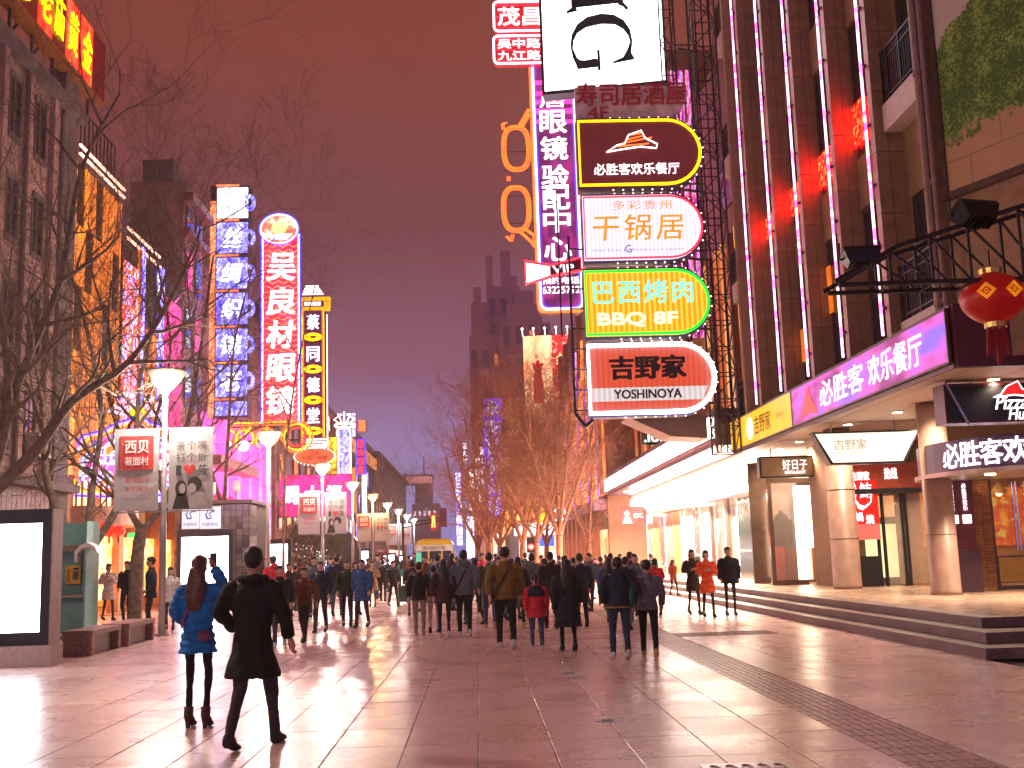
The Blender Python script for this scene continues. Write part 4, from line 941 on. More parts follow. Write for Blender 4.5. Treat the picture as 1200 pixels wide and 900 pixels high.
m = MB()
m.tube([(lx-.6, -.08, lz+.3), (lx-.4, -.08, lz+.42), (lx+.4, -.08, lz+.42), (lx+.6, -.08, lz+.3)], .04, 4); m.tube([(lx-.35, -.08, lz+.6), (lx, -.08, lz+.75), (lx+.35, -.08, lz+.6)], .04, 4)
for x_ in (-.35, -.12, .12, .35): m.tube([(lx+x_, -.08, lz+.3), (lx+x_, -.08, lz-.4)], .03, 4)
m.tube([(lx-.5, -.08, lz-.42), (lx+.5, -.08, lz-.42)], .04, 4); obj('temple_logo', m, yel, rs)
m = MB()
for k in range(6): x = .5+k*1.6; m.bar((x, 1.6, -.8), (x, .5, .8), .07); m.bar((x, .35, -.9), (x, .35, hh), .08)
obj('support_struts', m, truss, rs)
# orange glass building
b2 = thing('glass_building', 'building front glowing orange behind dark glass with gold light lines', 'building', (-13, 35.6, 0))
obj('wall', MB().box(-9, -.02, 0, 5.0, 4.2, 15.2), mat('umber wall', (.10, .05, .03), .6), b2)
og_ = led('orange glass glow', [(.2, (60, 20, 8)), (.45, (130, 55, 12)), (.62, (215, 110, 20)), (.8, (255, 170, 60))], (1, 4, .12), .9, 3.4, detail=4, const=False)
for k in range(5):
    for f in range(5): obj('glass_panel', MB().box(-.01, .04, .06+k*.92, .92+k*.92, 4.6+f*2.1, 6.6+f*2.1), og_ if (k*3+f*2) % 5 < 3 or f < 2 else mat('amber dark glass', (.12, .05, .02), .15), b2)
for k in range(6): obj('gold_line', MB().box(.05, .09, k*.92-.02+.02, k*.92+.05, 4.5, 15.0), em('gold light line', (255, 140, 40), 1.3, light=False), b2)
for z_, st_ in ((15.3, 1.8), (15.6, 1.2)): obj('roof_light_line', MB().box(.02, .1, .3, 5.0, z_, z_+.07), em('rose roof line', (255, 180, 150), 2.0, light=False), b2)
rl = MB()
for k in range(12): rl.bar((-.3, .5+k*.4, 15.7), (-.3, .5+k*.4, 17.3), .04)
rl.bar((-.3, .5, 17.3), (-.3, 4.9, 17.3), .05); obj('roof_railing', rl, truss, b2)
# colourful LED fronts up to the blue sign
b3 = thing('neon_building', 'dark building front covered in colourful light nets behind the bare trees', 'building', (-13, 40.8, 0))
obj('wall', MB().box(-9, -.02, 0, 8.2, 4.0, 13.8), mat('dark umber wall', (.07, .04, .04), .7), b3)
n1 = led('rainbow net', [(.3, (120, 10, 20)), (.42, (255, 60, 40)), (.49, (255, 170, 60)), (.53, (70, 50, 255)), (.58, (255, 225, 235)), (.63, (255, 30, 60)), (.7, (60, 10, 10))], (1, 2, 1), 2.2, 4.5)
n2 = led('violet net', [(.3, (60, 20, 90)), (.44, (90, 60, 255)), (.51, (230, 220, 255)), (.56, (120, 60, 255)), (.64, (255, 60, 160))], (1, 4, .6), 2.0, 3.0)
n3 = led('magenta net', [(.3, (110, 0, 50)), (.48, (225, 15, 110)), (.58, (255, 50, 120)), (.7, (150, 10, 110))], (1, .5, .5), 1.0, 2.6, detail=3, const=False)
n4 = led('amber net', [(.3, (50, 20, 5)), (.46, (160, 70, 10)), (.6, (255, 150, 30)), (.7, (90, 30, 5))], (1, 5, .3), 1.2, 3.6)
def band(parent, y0, y1, z0, z1, m_, X=.02): return obj('light_net', MB().box(X-.02, X+.06, y0, y1, z0, z1), m_, parent)
band(b3, .1, 1.7, 4.5, 13.0, n1); band(b3, 1.8, 2.1, 4.4, 14, n4); band(b3, 2.3, 2.6, 4.4, 14.2, n2); band(b3, 2.8, 4.3, 4.4, 11, n4); band(b3, 4.5, 5.3, 4.2, 14, n2); band(b3, 5.45, 8.1, 4.2, 12.9, n3)
for k in range(6): obj('diagonal_strut', MB().bar((.2, 5.5, 4.8+k*1.5), (.2, 8.0, 6.2+k*1.5), .07), em('pink strut light', (255, 110, 170), 1.0, light=False) if k % 2 else dark, b3)
for k, z_ in enumerate((13.9, 14.3)): obj('roof_light_line', MB().box(.02, .1, .3, 4.6, z_, z_+.08), MATS['rose roof line'], b3)
b4 = thing('dark_tower', 'dark tower block with stepped red lit cornices behind the bare trees', 'building', (-13, 49.2, 0))
obj('wall', MB().box(-2.4, .0, .0, 3.6, 0, 19.0), mat('plum tower wall', (.42, .20, .19), .7, var=.3, scale=.8), b4)
obj('cornice', MB().box(.01, .5, -.2, 3.8, 18.0, 18.4), mat('red cornice', (.3, .07, .06), .5), b4); obj('cornice', MB().box(.01, .35, -.1, 3.7, 16.5, 16.8), MATS['red cornice'], b4)
for f in range(5):
    for k in range(2): w_ = obj('window', MB().box(-.01, .05, .4+k*1.7, 1.5+k*1.7, 6+f*2.7, 7.8+f*2.7), bronze, b4); obj('pane', MB().box(.05, .07, .48+k*1.7, 1.42+k*1.7, 6.08+f*2.7, 7.72+f*2.7), n3 if (f+k) % 3 == 0 else darkglass, w_)
obj('roof_house', MB().box(-2.0, -.6, .4, 3, 19.001, 20.2), greywall, b4)
# pink lit building behind the vertical signs
pinkl = mat('pink painted wall', (.52, .22, .30), .6, var=.12, scale=.8)
b5 = thing('pink_building', 'pink lit building with square columns behind the tall vertical signs', 'building', (-13, 53.2, 0))
obj('wall', MB().box(-9, -.4, .0, 18, 0, 16.5), pinkl, b5)
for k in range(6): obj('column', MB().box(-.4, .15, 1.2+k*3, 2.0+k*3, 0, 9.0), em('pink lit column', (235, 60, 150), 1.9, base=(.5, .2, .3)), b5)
obj('balcony_ledge', MB().box(-.4, .9, 0, 9, 6.3, 6.8), mat('rose ledge', (.5, .25, .28), .5), b5)
obj('red_awning', MB().loft([[(-.3, .3, 3.2), (1.2, .3, 3.2), (1.0, .3, 4.2), (-.3, .3, 5.4)], [(-.3, 6.5, 3.2), (1.2, 6.5, 3.2), (1.0, 6.5, 4.2), (-.3, 6.5, 5.4)]]), em('red lit awning', (215, 40, 45), .7), b5)
for k in range(5): obj('shop_window', MB().box(-.45, -.36, 2.1+k*3, 4.1+k*3, .4, 3.0), em('amber shop window', (255, 150, 90), 3.0), b5)
for k in range(5): obj('window', MB().box(-.42, -.35, 2.3+k*3, 3.9+k*3, 7.4, 9.4), em('purple lit window', (200, 80, 180), .8, light=False), b5)
# blue white column sign
Yb = 54.0
a = at(251, 490, Yb); tpz = at(251, 218, Yb).z; w_ = at(291, 350, Yb).x-a.x; h_ = tpz-a.z
vs = thing('vertical_sign', 'tall white and blue lattice neon sign split into seven cells, orange strip at its left', 'sign', (a.x, Yb, a.z), 0, 'vertical shop signs on the left')
obj('casing', MB().box(-.3, w_, .02, .8, 0, h_), MATS['dark plum casing'], vs)
bw_ = led('blue white net', [(.0, (30, 20, 200)), (.38, (40, 30, 255)), (.42, (120, 110, 255)), (.45, (40, 28, 255)), (.475, (150, 140, 255)), (.50, (45, 30, 255)), (.52, (215, 215, 255)), (.55, (45, 30, 255)), (.59, (140, 130, 255)), (.63, (50, 40, 240))], (1, 1, 1), 2.6, 2.6, detail=8)
hot = led('white net', [(.38, (150, 160, 255)), (.45, (245, 248, 255)), (.58, (255, 255, 255)), (.62, (130, 130, 255))], (1, 1, 1), 2.2, 2.6, detail=8)
ch = h_/6.5
for k in range(7):
    z0 = h_-(k+1)*ch+.12 if k < 6 else 0.1; z1 = h_-k*ch-.12
    obj('light_cell', MB().box(.05, w_-.04, -.05, .01, z0, z1), hot if k == 0 else bw_, vs)
    obj('cell_bar', MB().box(0, w_*.7, -.08, -.0, z1+.08, z1+.16), em('orange bar', (255, 110, 60), 1.6, light=False), vs)
    if z1-z0 > 1: obj('side_ring', MB().tube([(w_+.05+.2*math.cos(q), 0, (z0+z1)/2+.34*math.sin(q)) for q in [2*PI*i/12 for i in range(12)]], .10, 6, closed=True), bw_, vs)
# white characters made of brighter net inside cells
for k, c2 in enumerate('丝绸织锦老店'): txt(vs, c2, w_*.62, ch*.55, em('hot white net letter', (255, 255, 255), 2.6, light=False), w_*.5, -.08, h_-(k+1.5)*ch, bold=.05, shear=.2) if k < 5 else None
obj('edge_strip', MB().box(-.28, -.02, -.06, .01, 0, h_-.8), led('orange brick net', [(.3, (255, 90, 50)), (.5, (255, 190, 120)), (.56, (255, 60, 60))], (3, 1, 6), 2.5, 1.8), vs)
# red optician column with wave lines
Yr = 62.0
a = at(307, 497, Yr); w_ = at(351, 400, Yr).x-a.x; h_ = at(306, 275, Yr).z-a.z
vs = thing('vertical_sign', 'tall red neon sign with white characters, orange waves and an oval emblem on top', 'sign', (a.x, Yr, a.z), 0, 'vertical shop signs on the left')
obj('casing', MB().box(0, w_, .02, .8, 0, h_), MATS['dark plum casing'], vs)
wav = led('red wave face', [(.3, (230, 12, 40)), (.5, (245, 20, 50)), (.7, (255, 50, 70))], (1, 1, 1), .9, 4.2, detail=2, const=False)
obj('face', MB().box(.1, w_-.1, -.03, .015, .05, h_), wav, vs)
wm = em('orange wave line', (255, 160, 70), 1.6, light=False)
nrow = 34
m = MB()
for r in range(nrow):
    z = .2+r*(h_-.6)/nrow
    if abs((r % 6)-2.5) > 2 or True:
        m.tube([(.14+(w_-.28)*q/12, -.05, z+.09*math.sin(q*PI/2+(r % 2)*.3)) for q in range(13)], .018, 3)
obj('wave_lines', m, wm, vs)
for ch_, cy_ in zip('吴良材眼镜', (313, 353, 392, 431, 469)): p = at(329, cy_, Yr); txt(vs, ch_, w_*.74, 1.55, em('glowing white character', (255, 240, 245), 2.2), w_*.5, -.08, p.z-a.z, bold=.075, shear=.12)
vw = em('violet white neon', (205, 190, 255), 2.6)
for x_ in (.03, w_-.03):
    obj('edge_tube', MB().tube([(x_, -.06, 0), (x_, -.06, h_)], .05, 5), vw, vs); obj('edge_tube', MB().tube([(x_-.1 if x_ < 1 else x_+.1, -.02, 0), (x_-.1 if x_ < 1 else x_+.1, -.02, h_)], .035, 5), blueneon, vs)
oc = at(327.5, 269, Yr); ox, oz = oc.x-a.x, oc.z-a.z
ov = MB(); ov.lathe([(.0, 0), (1.0, .001), (1.0, .1)], 28); obj('oval_face', ov, led('oval face', [(.3, (255, 60, 50)), (.5, (255, 120, 90)), (.6, (255, 225, 190))], (1, 1, 1), .8, 1.5, detail=2, const=False), vs, (ox, -.08, oz), (-PI/2, 0, 0), scale=(1.0, .78, 1))
obj('oval_ring', MB().tube([(ox+1.05*math.cos(q), -.12, oz+.85*math.sin(q)) for q in [2*PI*i/28 for i in range(28)]], .05, 5, closed=True), vw, vs); obj('oval_ring', MB().tube([(ox+1.15*math.cos(q), -.1, oz+.95*math.sin(q)) for q in [2*PI*i/28 for i in range(28)]], .03, 5, closed=True), blueneon, vs)
obj('emblem_disc', MB().ball((ox, -.14, oz+.05), .42, .05, .36, 14, 8), em('yellow orb', (255, 215, 90), 2.2, light=False), vs); obj('emblem_disc', MB().prism([(ox-.75, oz-.3), (ox+.75, oz-.3), (ox+.45, oz-.62), (ox-.45, oz-.62)], -.13, -.105), hot, vs)
# yellow framed pharmacy column
Yy = 70.0
a = at(353, 513, Yy); w_ = at(381, 400, Yy).x-a.x; h_ = at(353, 348, Yy).z-a.z
vs = thing('vertical_sign', 'narrow yellow framed sign with four white characters on purple panels and a white topped plaque', 'sign', (a.x, Yy, a.z), 0, 'vertical shop signs on the left')
obj('casing', MB().box(0, w_, .02, .7, 0, h_), MATS['dark plum casing'], vs)
pf = em('plum panel', (95, 25, 75), .8)
for ch_, cy_ in zip('蔡同德堂', (377.5, 415, 451, 487)):
    p = at(367, cy_, Yy).z-a.z
    obj('panel', MB().box(.2, w_-.2, -.04, .01, p-.72, p+.72), pf, vs); txt(vs, ch_, w_*.5, .95, whi, w_*.5, -.07, p, bold=.05)
    m = MB()
    for s_ in (-1, 1):
        for k in range(3): m.tube([(w_/2+(.55-.13*k)*math.cos(q), -.07, p-.98+s_*0+(.24-.06*k)*math.sin(q)) for q in [2*PI*i/12 for i in range(12)]], .035, 4, closed=True)
    obj('garland', m, yelneon, vs)
for x_ in (.08, .16, w_-.16, w_-.08): obj('edge_tube', MB().tube([(x_, -.05, 0), (x_, -.05, h_-.7)], .035, 4), yelneon if x_ in (.08, w_-.08) else orneon, vs)
obj('edge_tube', MB().tube([(w_+.12, -.02, -.6), (w_+.12, -.02, h_-1.2)], .04, 4), whi, vs)
obj('top_plaque', MB().prism([(-.05, h_-.9), (w_+.3, h_-.9), (w_+.35, h_-.05), (-.05, h_-.05)], -.12, .3), em('amber plaque', (255, 175, 0), 1.3), vs); obj('plaque_face', MB().box(.15, w_-.05, -.15, -.125, h_-.7, h_-.3), pf, vs); txt(vs, '蔡同德堂', w_*.7, .26, whi, w_*.5, -.17, h_-.5, bold=.05)
for k in range(4): obj('white_bar', MB().box(.15+.12*(3-k)*.5, w_-.1-.12*(3-k)*.5, -.1, .0, h_+.12+k*.17, h_+.2+k*.17), whi, vs) if False else obj('white_bar', MB().box(.1+.07*k, w_-.1-.1*k, -.1, .0, h_+.12+k*.17, h_+.21+k*.17), whi, vs)
for k in range(4): obj('white_bar', MB().box(.3, w_+.05, -.1, 0, -.18-k*.17, -.1-k*.17), whi, vs)
# orange scroll neon on the facade
Ys = 60.0
sc_ = thing('neon_scrolls', 'row of orange and yellow neon scrolls and rings under the red column sign', 'neon sign', at(247, 530, Ys))
s0 = at(247, 530, Ys)
def rl_(px, py, Y=Ys): p = at(px, py, Y); return p.x-s0.x, p.z-s0.z
x1, z1 = rl_(352, 497)
for r_, m_ in ((.85, orneon), (.70, yelneon), (.5, redneon)): cx_, cz_ = rl_(348, 512); obj('ring', MB().tube([(cx_+r_*math.cos(q), 0, cz_+r_*math.sin(q)) for q in [2*PI*i/20 for i in range(20)]], .05, 5, closed=True), m_, sc_)
for px in (268, 288, 313):
    cx_, cz_ = rl_(px, 515)
    for r_, m_ in ((.75, orneon), (.6, yelneon)): obj('scroll', MB().tube([(cx_+r_*(1-.02*i)*math.cos(q), 0, cz_+r_*(1-.02*i)*math.sin(q)) for i, q in [(i, -2.4-4.6*i/18) for i in range(19)]]+[(cx_+1.2, 0, cz_+r_)], .05, 5), m_, sc_)
    if px < 300: obj('white_disc', MB().lathe([(.0, 0), (.3, .002), (.3, .03)], 14), hot, sc_, (cx_-.1, -.05, cz_-.35), (-PI/2, 0, 0))
for dz, m_ in ((0, orneon), (.14, yelneon)): obj('top_tube', MB().tube([(.2, 0, z1+dz), (x1, 0, z1+dz)], .04, 5), m_, sc_)
obj('back_rail', MB().box(0, x1, .1, .2, z1-.1, z1+.05).box(0, x1, .1, .2, .5, .6), dark, sc_)
# oval sign with bulbs
Yo = 66.0
o0 = at(369, 535, Yo); ovs = thing('oval_sign', 'orange oval sign ringed with small bulbs below the yellow framed column', 'sign', o0)
obj('face', MB().lathe([(.0, 0), (1.0, .001), (1.0, .25)], 26), em('orange oval face', (225, 95, 50), 1.1), ovs, (0, -.1, 0), (-PI/2, 0, 0), scale=(1.15, .48, 1))
m = MB()
for k in range(30): q = 2*PI*k/30; m.ball((1.2*math.cos(q), -.15, .53*math.sin(q)), .04, n=5, m=4)
obj('ring_bulbs', m, bulbm, ovs, kind='stuff'); txt(ovs, '中国门诊部', 1.5, .26, MATS['dark red ink'], 0, -.13, -.08, bold=.04); txt(ovs, '上海', .5, .22, MATS['dark red ink'], 0, -.13, .2, bold=.04)
# pink dotted billboard
Yz = 74.0
a = at(323, 606, Yz); w_ = at(411, 580, Yz).x-a.x; h_ = at(323, 558, Yz).z-a.z
bb = thing('billboard', 'hot pink dotted light billboard with white glowing characters', 'billboard', a, math.radians(3))
pk = led('pink dot screen', [(0, (170, 5, 60)), (.35, (245, 15, 105)), (1, (255, 40, 130))], (1, 1, 1), 5.0, 2.6, kind='v')
obj('casing', MB().box(-.05, w_+.05, .03, .5, -.05, h_+.05), dark, bb); obj('face', MB().box(0, w_, -.02, .02, 0, h_), pk, bb)
for px, ch_ in ((341, '周'), (366, '大'), (391, '福')): txt(bb, ch_, .95, 1.15, em('billboard character', (255, 240, 250), 3.4), at(px, 580, Yz).x-a.x, -.06, h_*.52, bold=.07)
m = MB(); lattice(m, -.7, -.15, .1, .5, -1.5, h_, .6, .04, .025); obj('side_lattice', m, grey, bb)
# ornate arched neon sign of the left corner shop
os0 = at(85, 575, 36.5)
on = thing('arched_neon_sign', 'ornate arched neon sign with purple and gold scroll border behind the bare trees', 'neon sign', os0, math.radians(28))
W_, H_ = 4.0, 2.35
nf = led('diagonal neon face', [(.3, (255, 90, 190)), (.43, (255, 225, 240)), (.52, (120, 60, 255)), (.56, (255, 255, 250)), (.62, (255, 140, 60))], (2.2, 1, 2.2), .9, 1.5, detail=1)
ol = [(.3, 0), (W_-.3, 0), (W_, .5), (W_-.15, 1.2), (W_-.5, 1.7), (W_/2+.5, 2.1), (W_/2, 2.4), (W_/2-.5, 2.1), (.5, 1.7), (.15, 1.2), (0, .5)]
obj('face', MB().prism(ol, 0, .12), nf, on)
def wavy(s_, amp, y):
    r_ = []; n_ = len(ol)
    for i in range(n_):
        p, q = ol[i], ol[(i+1) % n_]
        for k in range(4):
            f_ = k/4; x, z = p[0]+(q[0]-p[0])*f_, p[1]+(q[1]-p[1])*f_; cx_, cz_ = W_/2, 1.1
            d = amp*math.sin((i*4+k)*1.4); r_.append((cx_+(x-cx_)*(s_+d), y, cz_+(z-cz_)*(s_+d)))
    return r_
for s_, a_, m_ in ((1.02, .02, yelneon), (.97, .02, orneon), (1.09, .035, em('lilac neon', (200, 120, 255), 2.4, light=False)), (1.15, .03, blueneon)): obj('scroll_border', MB().tube(wavy(s_, a_, -.05), .04, 5, closed=True), m_, on)
for k in range(9): obj('diagonal_tube', MB().tube([(.4+k*.38, -.04, .15), (.9+k*.33, -.04, 1.0+.6*math.sin(PI*k/9))], .03, 4), (whi, MATS['lilac neon'], orneon)[k % 3], on)
m = MB()
for k in range(11): a_ = PI*(.08+.84*k/10); m.tube([(W_/2+.35*math.cos(a_), 0, H_+.1+.3*math.sin(a_)), (W_/2+1.0*math.cos(a_), 0, H_+.1+.85*math.sin(a_))], .045, 5)
obj('sun_rays', m, em('pink ray neon', (255, 170, 215), 2.4, light=False), on); obj('sun_disc', MB().ball((W_/2, -.03, H_+.2), .32, .06, .3, 12, 8), yelneon, on)
# restaurant behind the phone booth
rs2 = thing('restaurant', 'warm lit restaurant front with a curved balcony behind the trees', 'shop front', (-13, 35.6, 0))
warmwall = mat('warm stone wall', (.5, .27, .12), .6)
obj('wall', MB().box(-3.2, -3.0, 0, 16.5, 0, 4.2), em('amber back wall', (255, 150, 60), .9), rs2)
for k in range(7): obj('pillar', MB().box(-.3, .1, k*2.6, .5+k*2.6, 0, 3.99), warmwall, rs2)
for k in range(6): obj('shop_window', MB().box(-.2, -.12, .6+k*2.6, 2.5+k*2.6, .5, 2.7), led('amber window', [(.3, (255, 120, 40)), (.5, (255, 200, 120)), (.58, (200, 60, 20)), (.64, (255, 230, 190))], (1, 1, 1), 1.6, 3.0), rs2)
m = MB(); rings = []
for k in range(13): a_ = PI*k/12; rings.append([(.1+1.3*math.sin(a_), 2.6-2.2*math.cos(a_), z_) for z_ in (3.0, 3.6)]+[(.1+1.1*math.sin(a_), 2.6-2.0*math.cos(a_), z_) for z_ in (3.6, 3.0)])
m.loft(rings); obj('balcony', m, mat('peach balcony', (.6, .36, .25), .5), rs2)
m = MB()
for k in range(22): a_ = PI*(k+.5)/22; m.tube([(.1+1.2*math.sin(a_), 2.6-2.1*math.cos(a_), 3.6), (.1+1.2*math.sin(a_), 2.6-2.1*math.cos(a_), 4.4)], .04, 5)
obj('balusters', m, warmwall, rs2); obj('balcony_light', MB().box(-.2, -.1, .6, 4.8, 3.2, 4.6), MATS['amber shop window'], rs2)
for i, (px, py) in enumerate(((119, 620), (128, 623), (139, 623))):
    t = thing('lantern', ['leftmost small red lantern of the row under the curved balcony', 'middle small red lantern under the curved balcony', 'rightmost small red lantern under the curved balcony'][i], 'lantern', at(px, py+5, 36.3), 0, 'small lanterns under the balcony')
    obj('paper_shade', MB().lathe([(.07, -.0), (.19, .08), (.22, .17), (.19, .26), (.07, .34)], 14), em('small lantern glow', (255, 50, 25), 1.1), t, smooth=True); obj('tassel', MB().tube([(0, 0, 0), (0, 0, -.22)], .03, 5), MATS['red tassel'], t)
es = thing('exit_sign', 'small green glowing sign behind the tree trunks', 'sign', at(150, 630, 36.5)); obj('face', MB().box(0, .28, -.02, .05, 0, .14), em('green exit', (60, 255, 80), 1.8), es)
# ------------------------------------------------------------------ far left row
fl_ = [(-13, 72.5, 18, 17, (.24, .11, .08), n4, 'orange stone building with pointed gables behind the pink billboard'), (-13.2, 92, 16, 15, (.22, .12, .13), n1, 'building hung with colourful neon beyond the orange gables'),
       (-13, 110, 25, 15, (.15, .12, .15), n2, 'purple lit building behind the far neon signs'), (-12.5, 138, 60, 15, (.13, .10, .14), None, 'long dim building at the far left end of the street')]
for i, (x, y, ln, h_, c_, net, lab) in enumerate(fl_):
    b_ = thing('street_building', lab, 'building', (x, y, 0)); wm_ = mat('far wall %d' % i, c_, .8, var=.2, scale=.3)
    obj('wall', MB().box(-12, 0, 0, ln, 0, h_), wm_, b_); obj('cornice', MB().box(.001, .6, -.2, ln, h_-.6, h_-.1), wm_, b_)
    for f in range(4):
        for k in range(int(ln/3.0)):
            w_ = obj('window', MB().box(-.02, .1, .8+k*3, 2.3+k*3, 3.8+f*3.1, 5.7+f*3.1), bronze, b_)
            if net and (f+k) % 2: obj('lit_pane', MB().box(.1, .13, .9+k*3, 2.2+k*3, 3.9+f*3.1, 5.6+f*3.1), net, w_)
    obj('shop_windows', MB().box(-.02, .12, .5, ln-.5, .4, 2.9), led('far shop glow', [(.3, (255, 160, 120)), (.48, (255, 230, 220)), (.55, (255, 60, 110)), (.62, (255, 240, 235))], (1, .5, .6), .7, 1.6), b_)
    if i == 0:
        for k in range(3): obj('gable', MB().loft([[(0, 2+k*4.5, h_), (0, 5+k*4.5, h_), (-4, 5+k*4.5, h_), (-4, 2+k*4.5, h_)], [(-.4, 3.45+k*4.5, h_+4), (-.4, 3.55+k*4.5, h_+4), (-.6, 3.55+k*4.5, h_+4), (-.6, 3.45+k*4.5, h_+4)]]), wm_, b_)
def vneon(px0, px1, py0, py1, Y, label, face, text=None, tm=whi, border=None, cat='sign'):
    a = at(px0, py1, Y); w_ = at(px1, (py0+py1)/2, Y).x-a.x; h_ = at(px0, py0, Y).z-a.z
    t = thing('vertical_sign', label, cat, a); obj('casing', MB().box(0, w_, .02, .5, 0, h_), MATS['dark plum casing'], t); obj('face', MB().box(.04, w_-.04, -.02, .015, .04, h_-.04), face, t)
    if text:
        n_ = len(text)
        for i, ch_ in enumerate(text): txt(t, ch_, w_*.72, h_/n_*.8, tm, w_/2, -.04, h_*(1-(i+.5)/n_), bold=.06)
    if border: obj('neon_border', MB().tube([(0, -.04, 0), (w_, -.04, 0), (w_, -.04, h_), (0, -.04, h_)], .07, 4, closed=True), border, t)
    return t, w_, h_
t, w_, h_ = vneon(397, 411, 503, 583, 92, 'blue and white vertical neon sign topped by a glowing crown', bw_, None, border=vw)
m = MB()
for q in range(5): a_ = PI*(.1+.8*q/4); m.tube([(w_/2+.35*math.cos(a_)*.4, -.05, h_+.3), (w_/2+.9*math.cos(a_), -.05, h_+.5+.95*math.sin(a_)), (w_/2+.3*math.cos(a_), -.05, h_+1.2)], .06, 4)
m.tube([(w_/2+.8*math.cos(q), -.05, h_+.3+.18*math.sin(q)) for q in [2*PI*i/14 for i in range(14)]], .07, 4, closed=True); obj('crown', m, em('crown neon', (255, 225, 230), 2.4), t)
vneon(412, 417, 484, 512, 93, 'small purple white bracket sign beside the glowing crown', n2, None)
vneon(418, 428, 515, 556, 96, 'narrow sign with red characters on violet under a blue bar', led('violet red face', [(.3, (60, 20, 110)), (.55, (90, 20, 120)), (.7, (180, 20, 60))], (1, 1, 1), .8, .9), '服饰商厦', redneon, blueneon)
vneon(420, 429, 492, 506, 96, 'small orange red round topped sign above the blue bar', em('orange red face', (255, 90, 50), 1.5), None)
vneon(424, 430, 556, 602, 98, 'thin white and violet net sign below the red characters', hot, None)
vneon(411, 417, 548, 602, 99, 'thin amber net sign below the crown sign', n4, None)
vneon(383, 395, 512, 556, 90, 'glowing amber star panel left of the crown sign', led('amber star face', [(.3, (120, 60, 30)), (.48, (255, 170, 30)), (.55, (255, 230, 60)), (.62, (160, 60, 60))], (1, 1, 1), .9, 1.5), None)
sl_ = thing('roof_light_strip', 'slanting strip of orange lattice lights along the far left eaves', 'light strip', (-12.3, 100, 13.0))
m = MB(); m.box(0, .25, 0, 36, -.6, .6); obj('lattice_strip', m, led('orange lattice', [(.3, (120, 50, 20)), (.5, (255, 160, 80)), (.6, (150, 60, 30))], (1, 1, 1), 1.2, 1.0), sl_)
# distant pale tower
tw = thing('distant_tower', 'faint pale distant tower with a mast at the end of the street', 'tower', at(494, 650, 320)); tw.location.z = 0
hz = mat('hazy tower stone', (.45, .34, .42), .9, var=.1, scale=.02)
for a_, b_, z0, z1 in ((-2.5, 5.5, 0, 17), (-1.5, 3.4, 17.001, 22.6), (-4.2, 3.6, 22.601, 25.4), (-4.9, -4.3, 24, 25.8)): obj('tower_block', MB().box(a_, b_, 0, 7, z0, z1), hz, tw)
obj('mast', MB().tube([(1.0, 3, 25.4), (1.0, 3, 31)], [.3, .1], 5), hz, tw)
for k in range(5): obj('lit_window', MB().box(-2+k*1.4, -1.4+k*1.4, -.1, .0, 13.6, 14.9), em('distant lit window', (235, 215, 235), 1.2, light=False), tw)
obj('lit_crown', MB().box(-4.1, 3.5, -.12, -.01, 22.9, 24.8), em('faint salmon lights', (215, 140, 130), .8, light=False), tw)
# ------------------------------------------------------------------ right side beyond the white band
ob = thing('street_building', 'tall building front of glowing orange vertical strips behind the bare street trees', 'building', (8, 69, 0))
obj('wall', MB().box(.15, 14, 0, 34, 0, 19.5), mat('rust wall', (.34, .16, .09), .7, var=.2, scale=.5), ob)
st1 = led('orange strip', [(.3, (150, 55, 15)), (.48, (240, 110, 40)), (.6, (255, 175, 110)), (.72, (255, 120, 60))], (1, 1, .2), .9, 2.4, detail=3, const=False)
st2 = led('violet strip', [(.3, (110, 30, 120)), (.5, (150, 80, 255)), (.6, (255, 150, 200)), (.7, (90, 60, 255))], (1, 1, .4), .9, 2.2, detail=3)
for k in range(28):
    m_ = st2 if k % 5 == 3 else st1
    h_ = 13.5+1.2*((k*7) % 4)
    obj('light_strip', MB().box(-.0, .14, .3+k*1.22, .75+k*1.22, 5.2, h_), m_, ob)
for k in range(6): obj('upper_pier', MB().box(-.2, .14, .5+k*6, 1.1+k*6, 14.5 if k else 5.2, 19.4), mat('rose pier', (.34, .17, .17), .6), ob)
for k in range(8):
    w_ = obj('shop_door', MB().box(-.1, .14, .5+k*4, 2.9+k*4, .1, 3.0), led('arcade glow', [(.3, (255, 120, 60)), (.5, (255, 190, 140)), (.6, (255, 90, 60)), (.66, (255, 235, 215))], (1, 1, 1), 1.1, 1.6), ob)
    obj('arcade_pillar', MB().box(-.5, .14, 3.1+k*4, 4.2+k*4, 0, 4.2), mat('orange pillar', (.5, .22, .1), .6), ob)
    obj('balcony_rail', MB().box(-.7, .14, .3+k*4, 4.1+k*4, 4.21, 4.9), mat('lilac panel', (.38, .22, .38), .5), ob)
y_ = atx(700, 555, 7.9).y
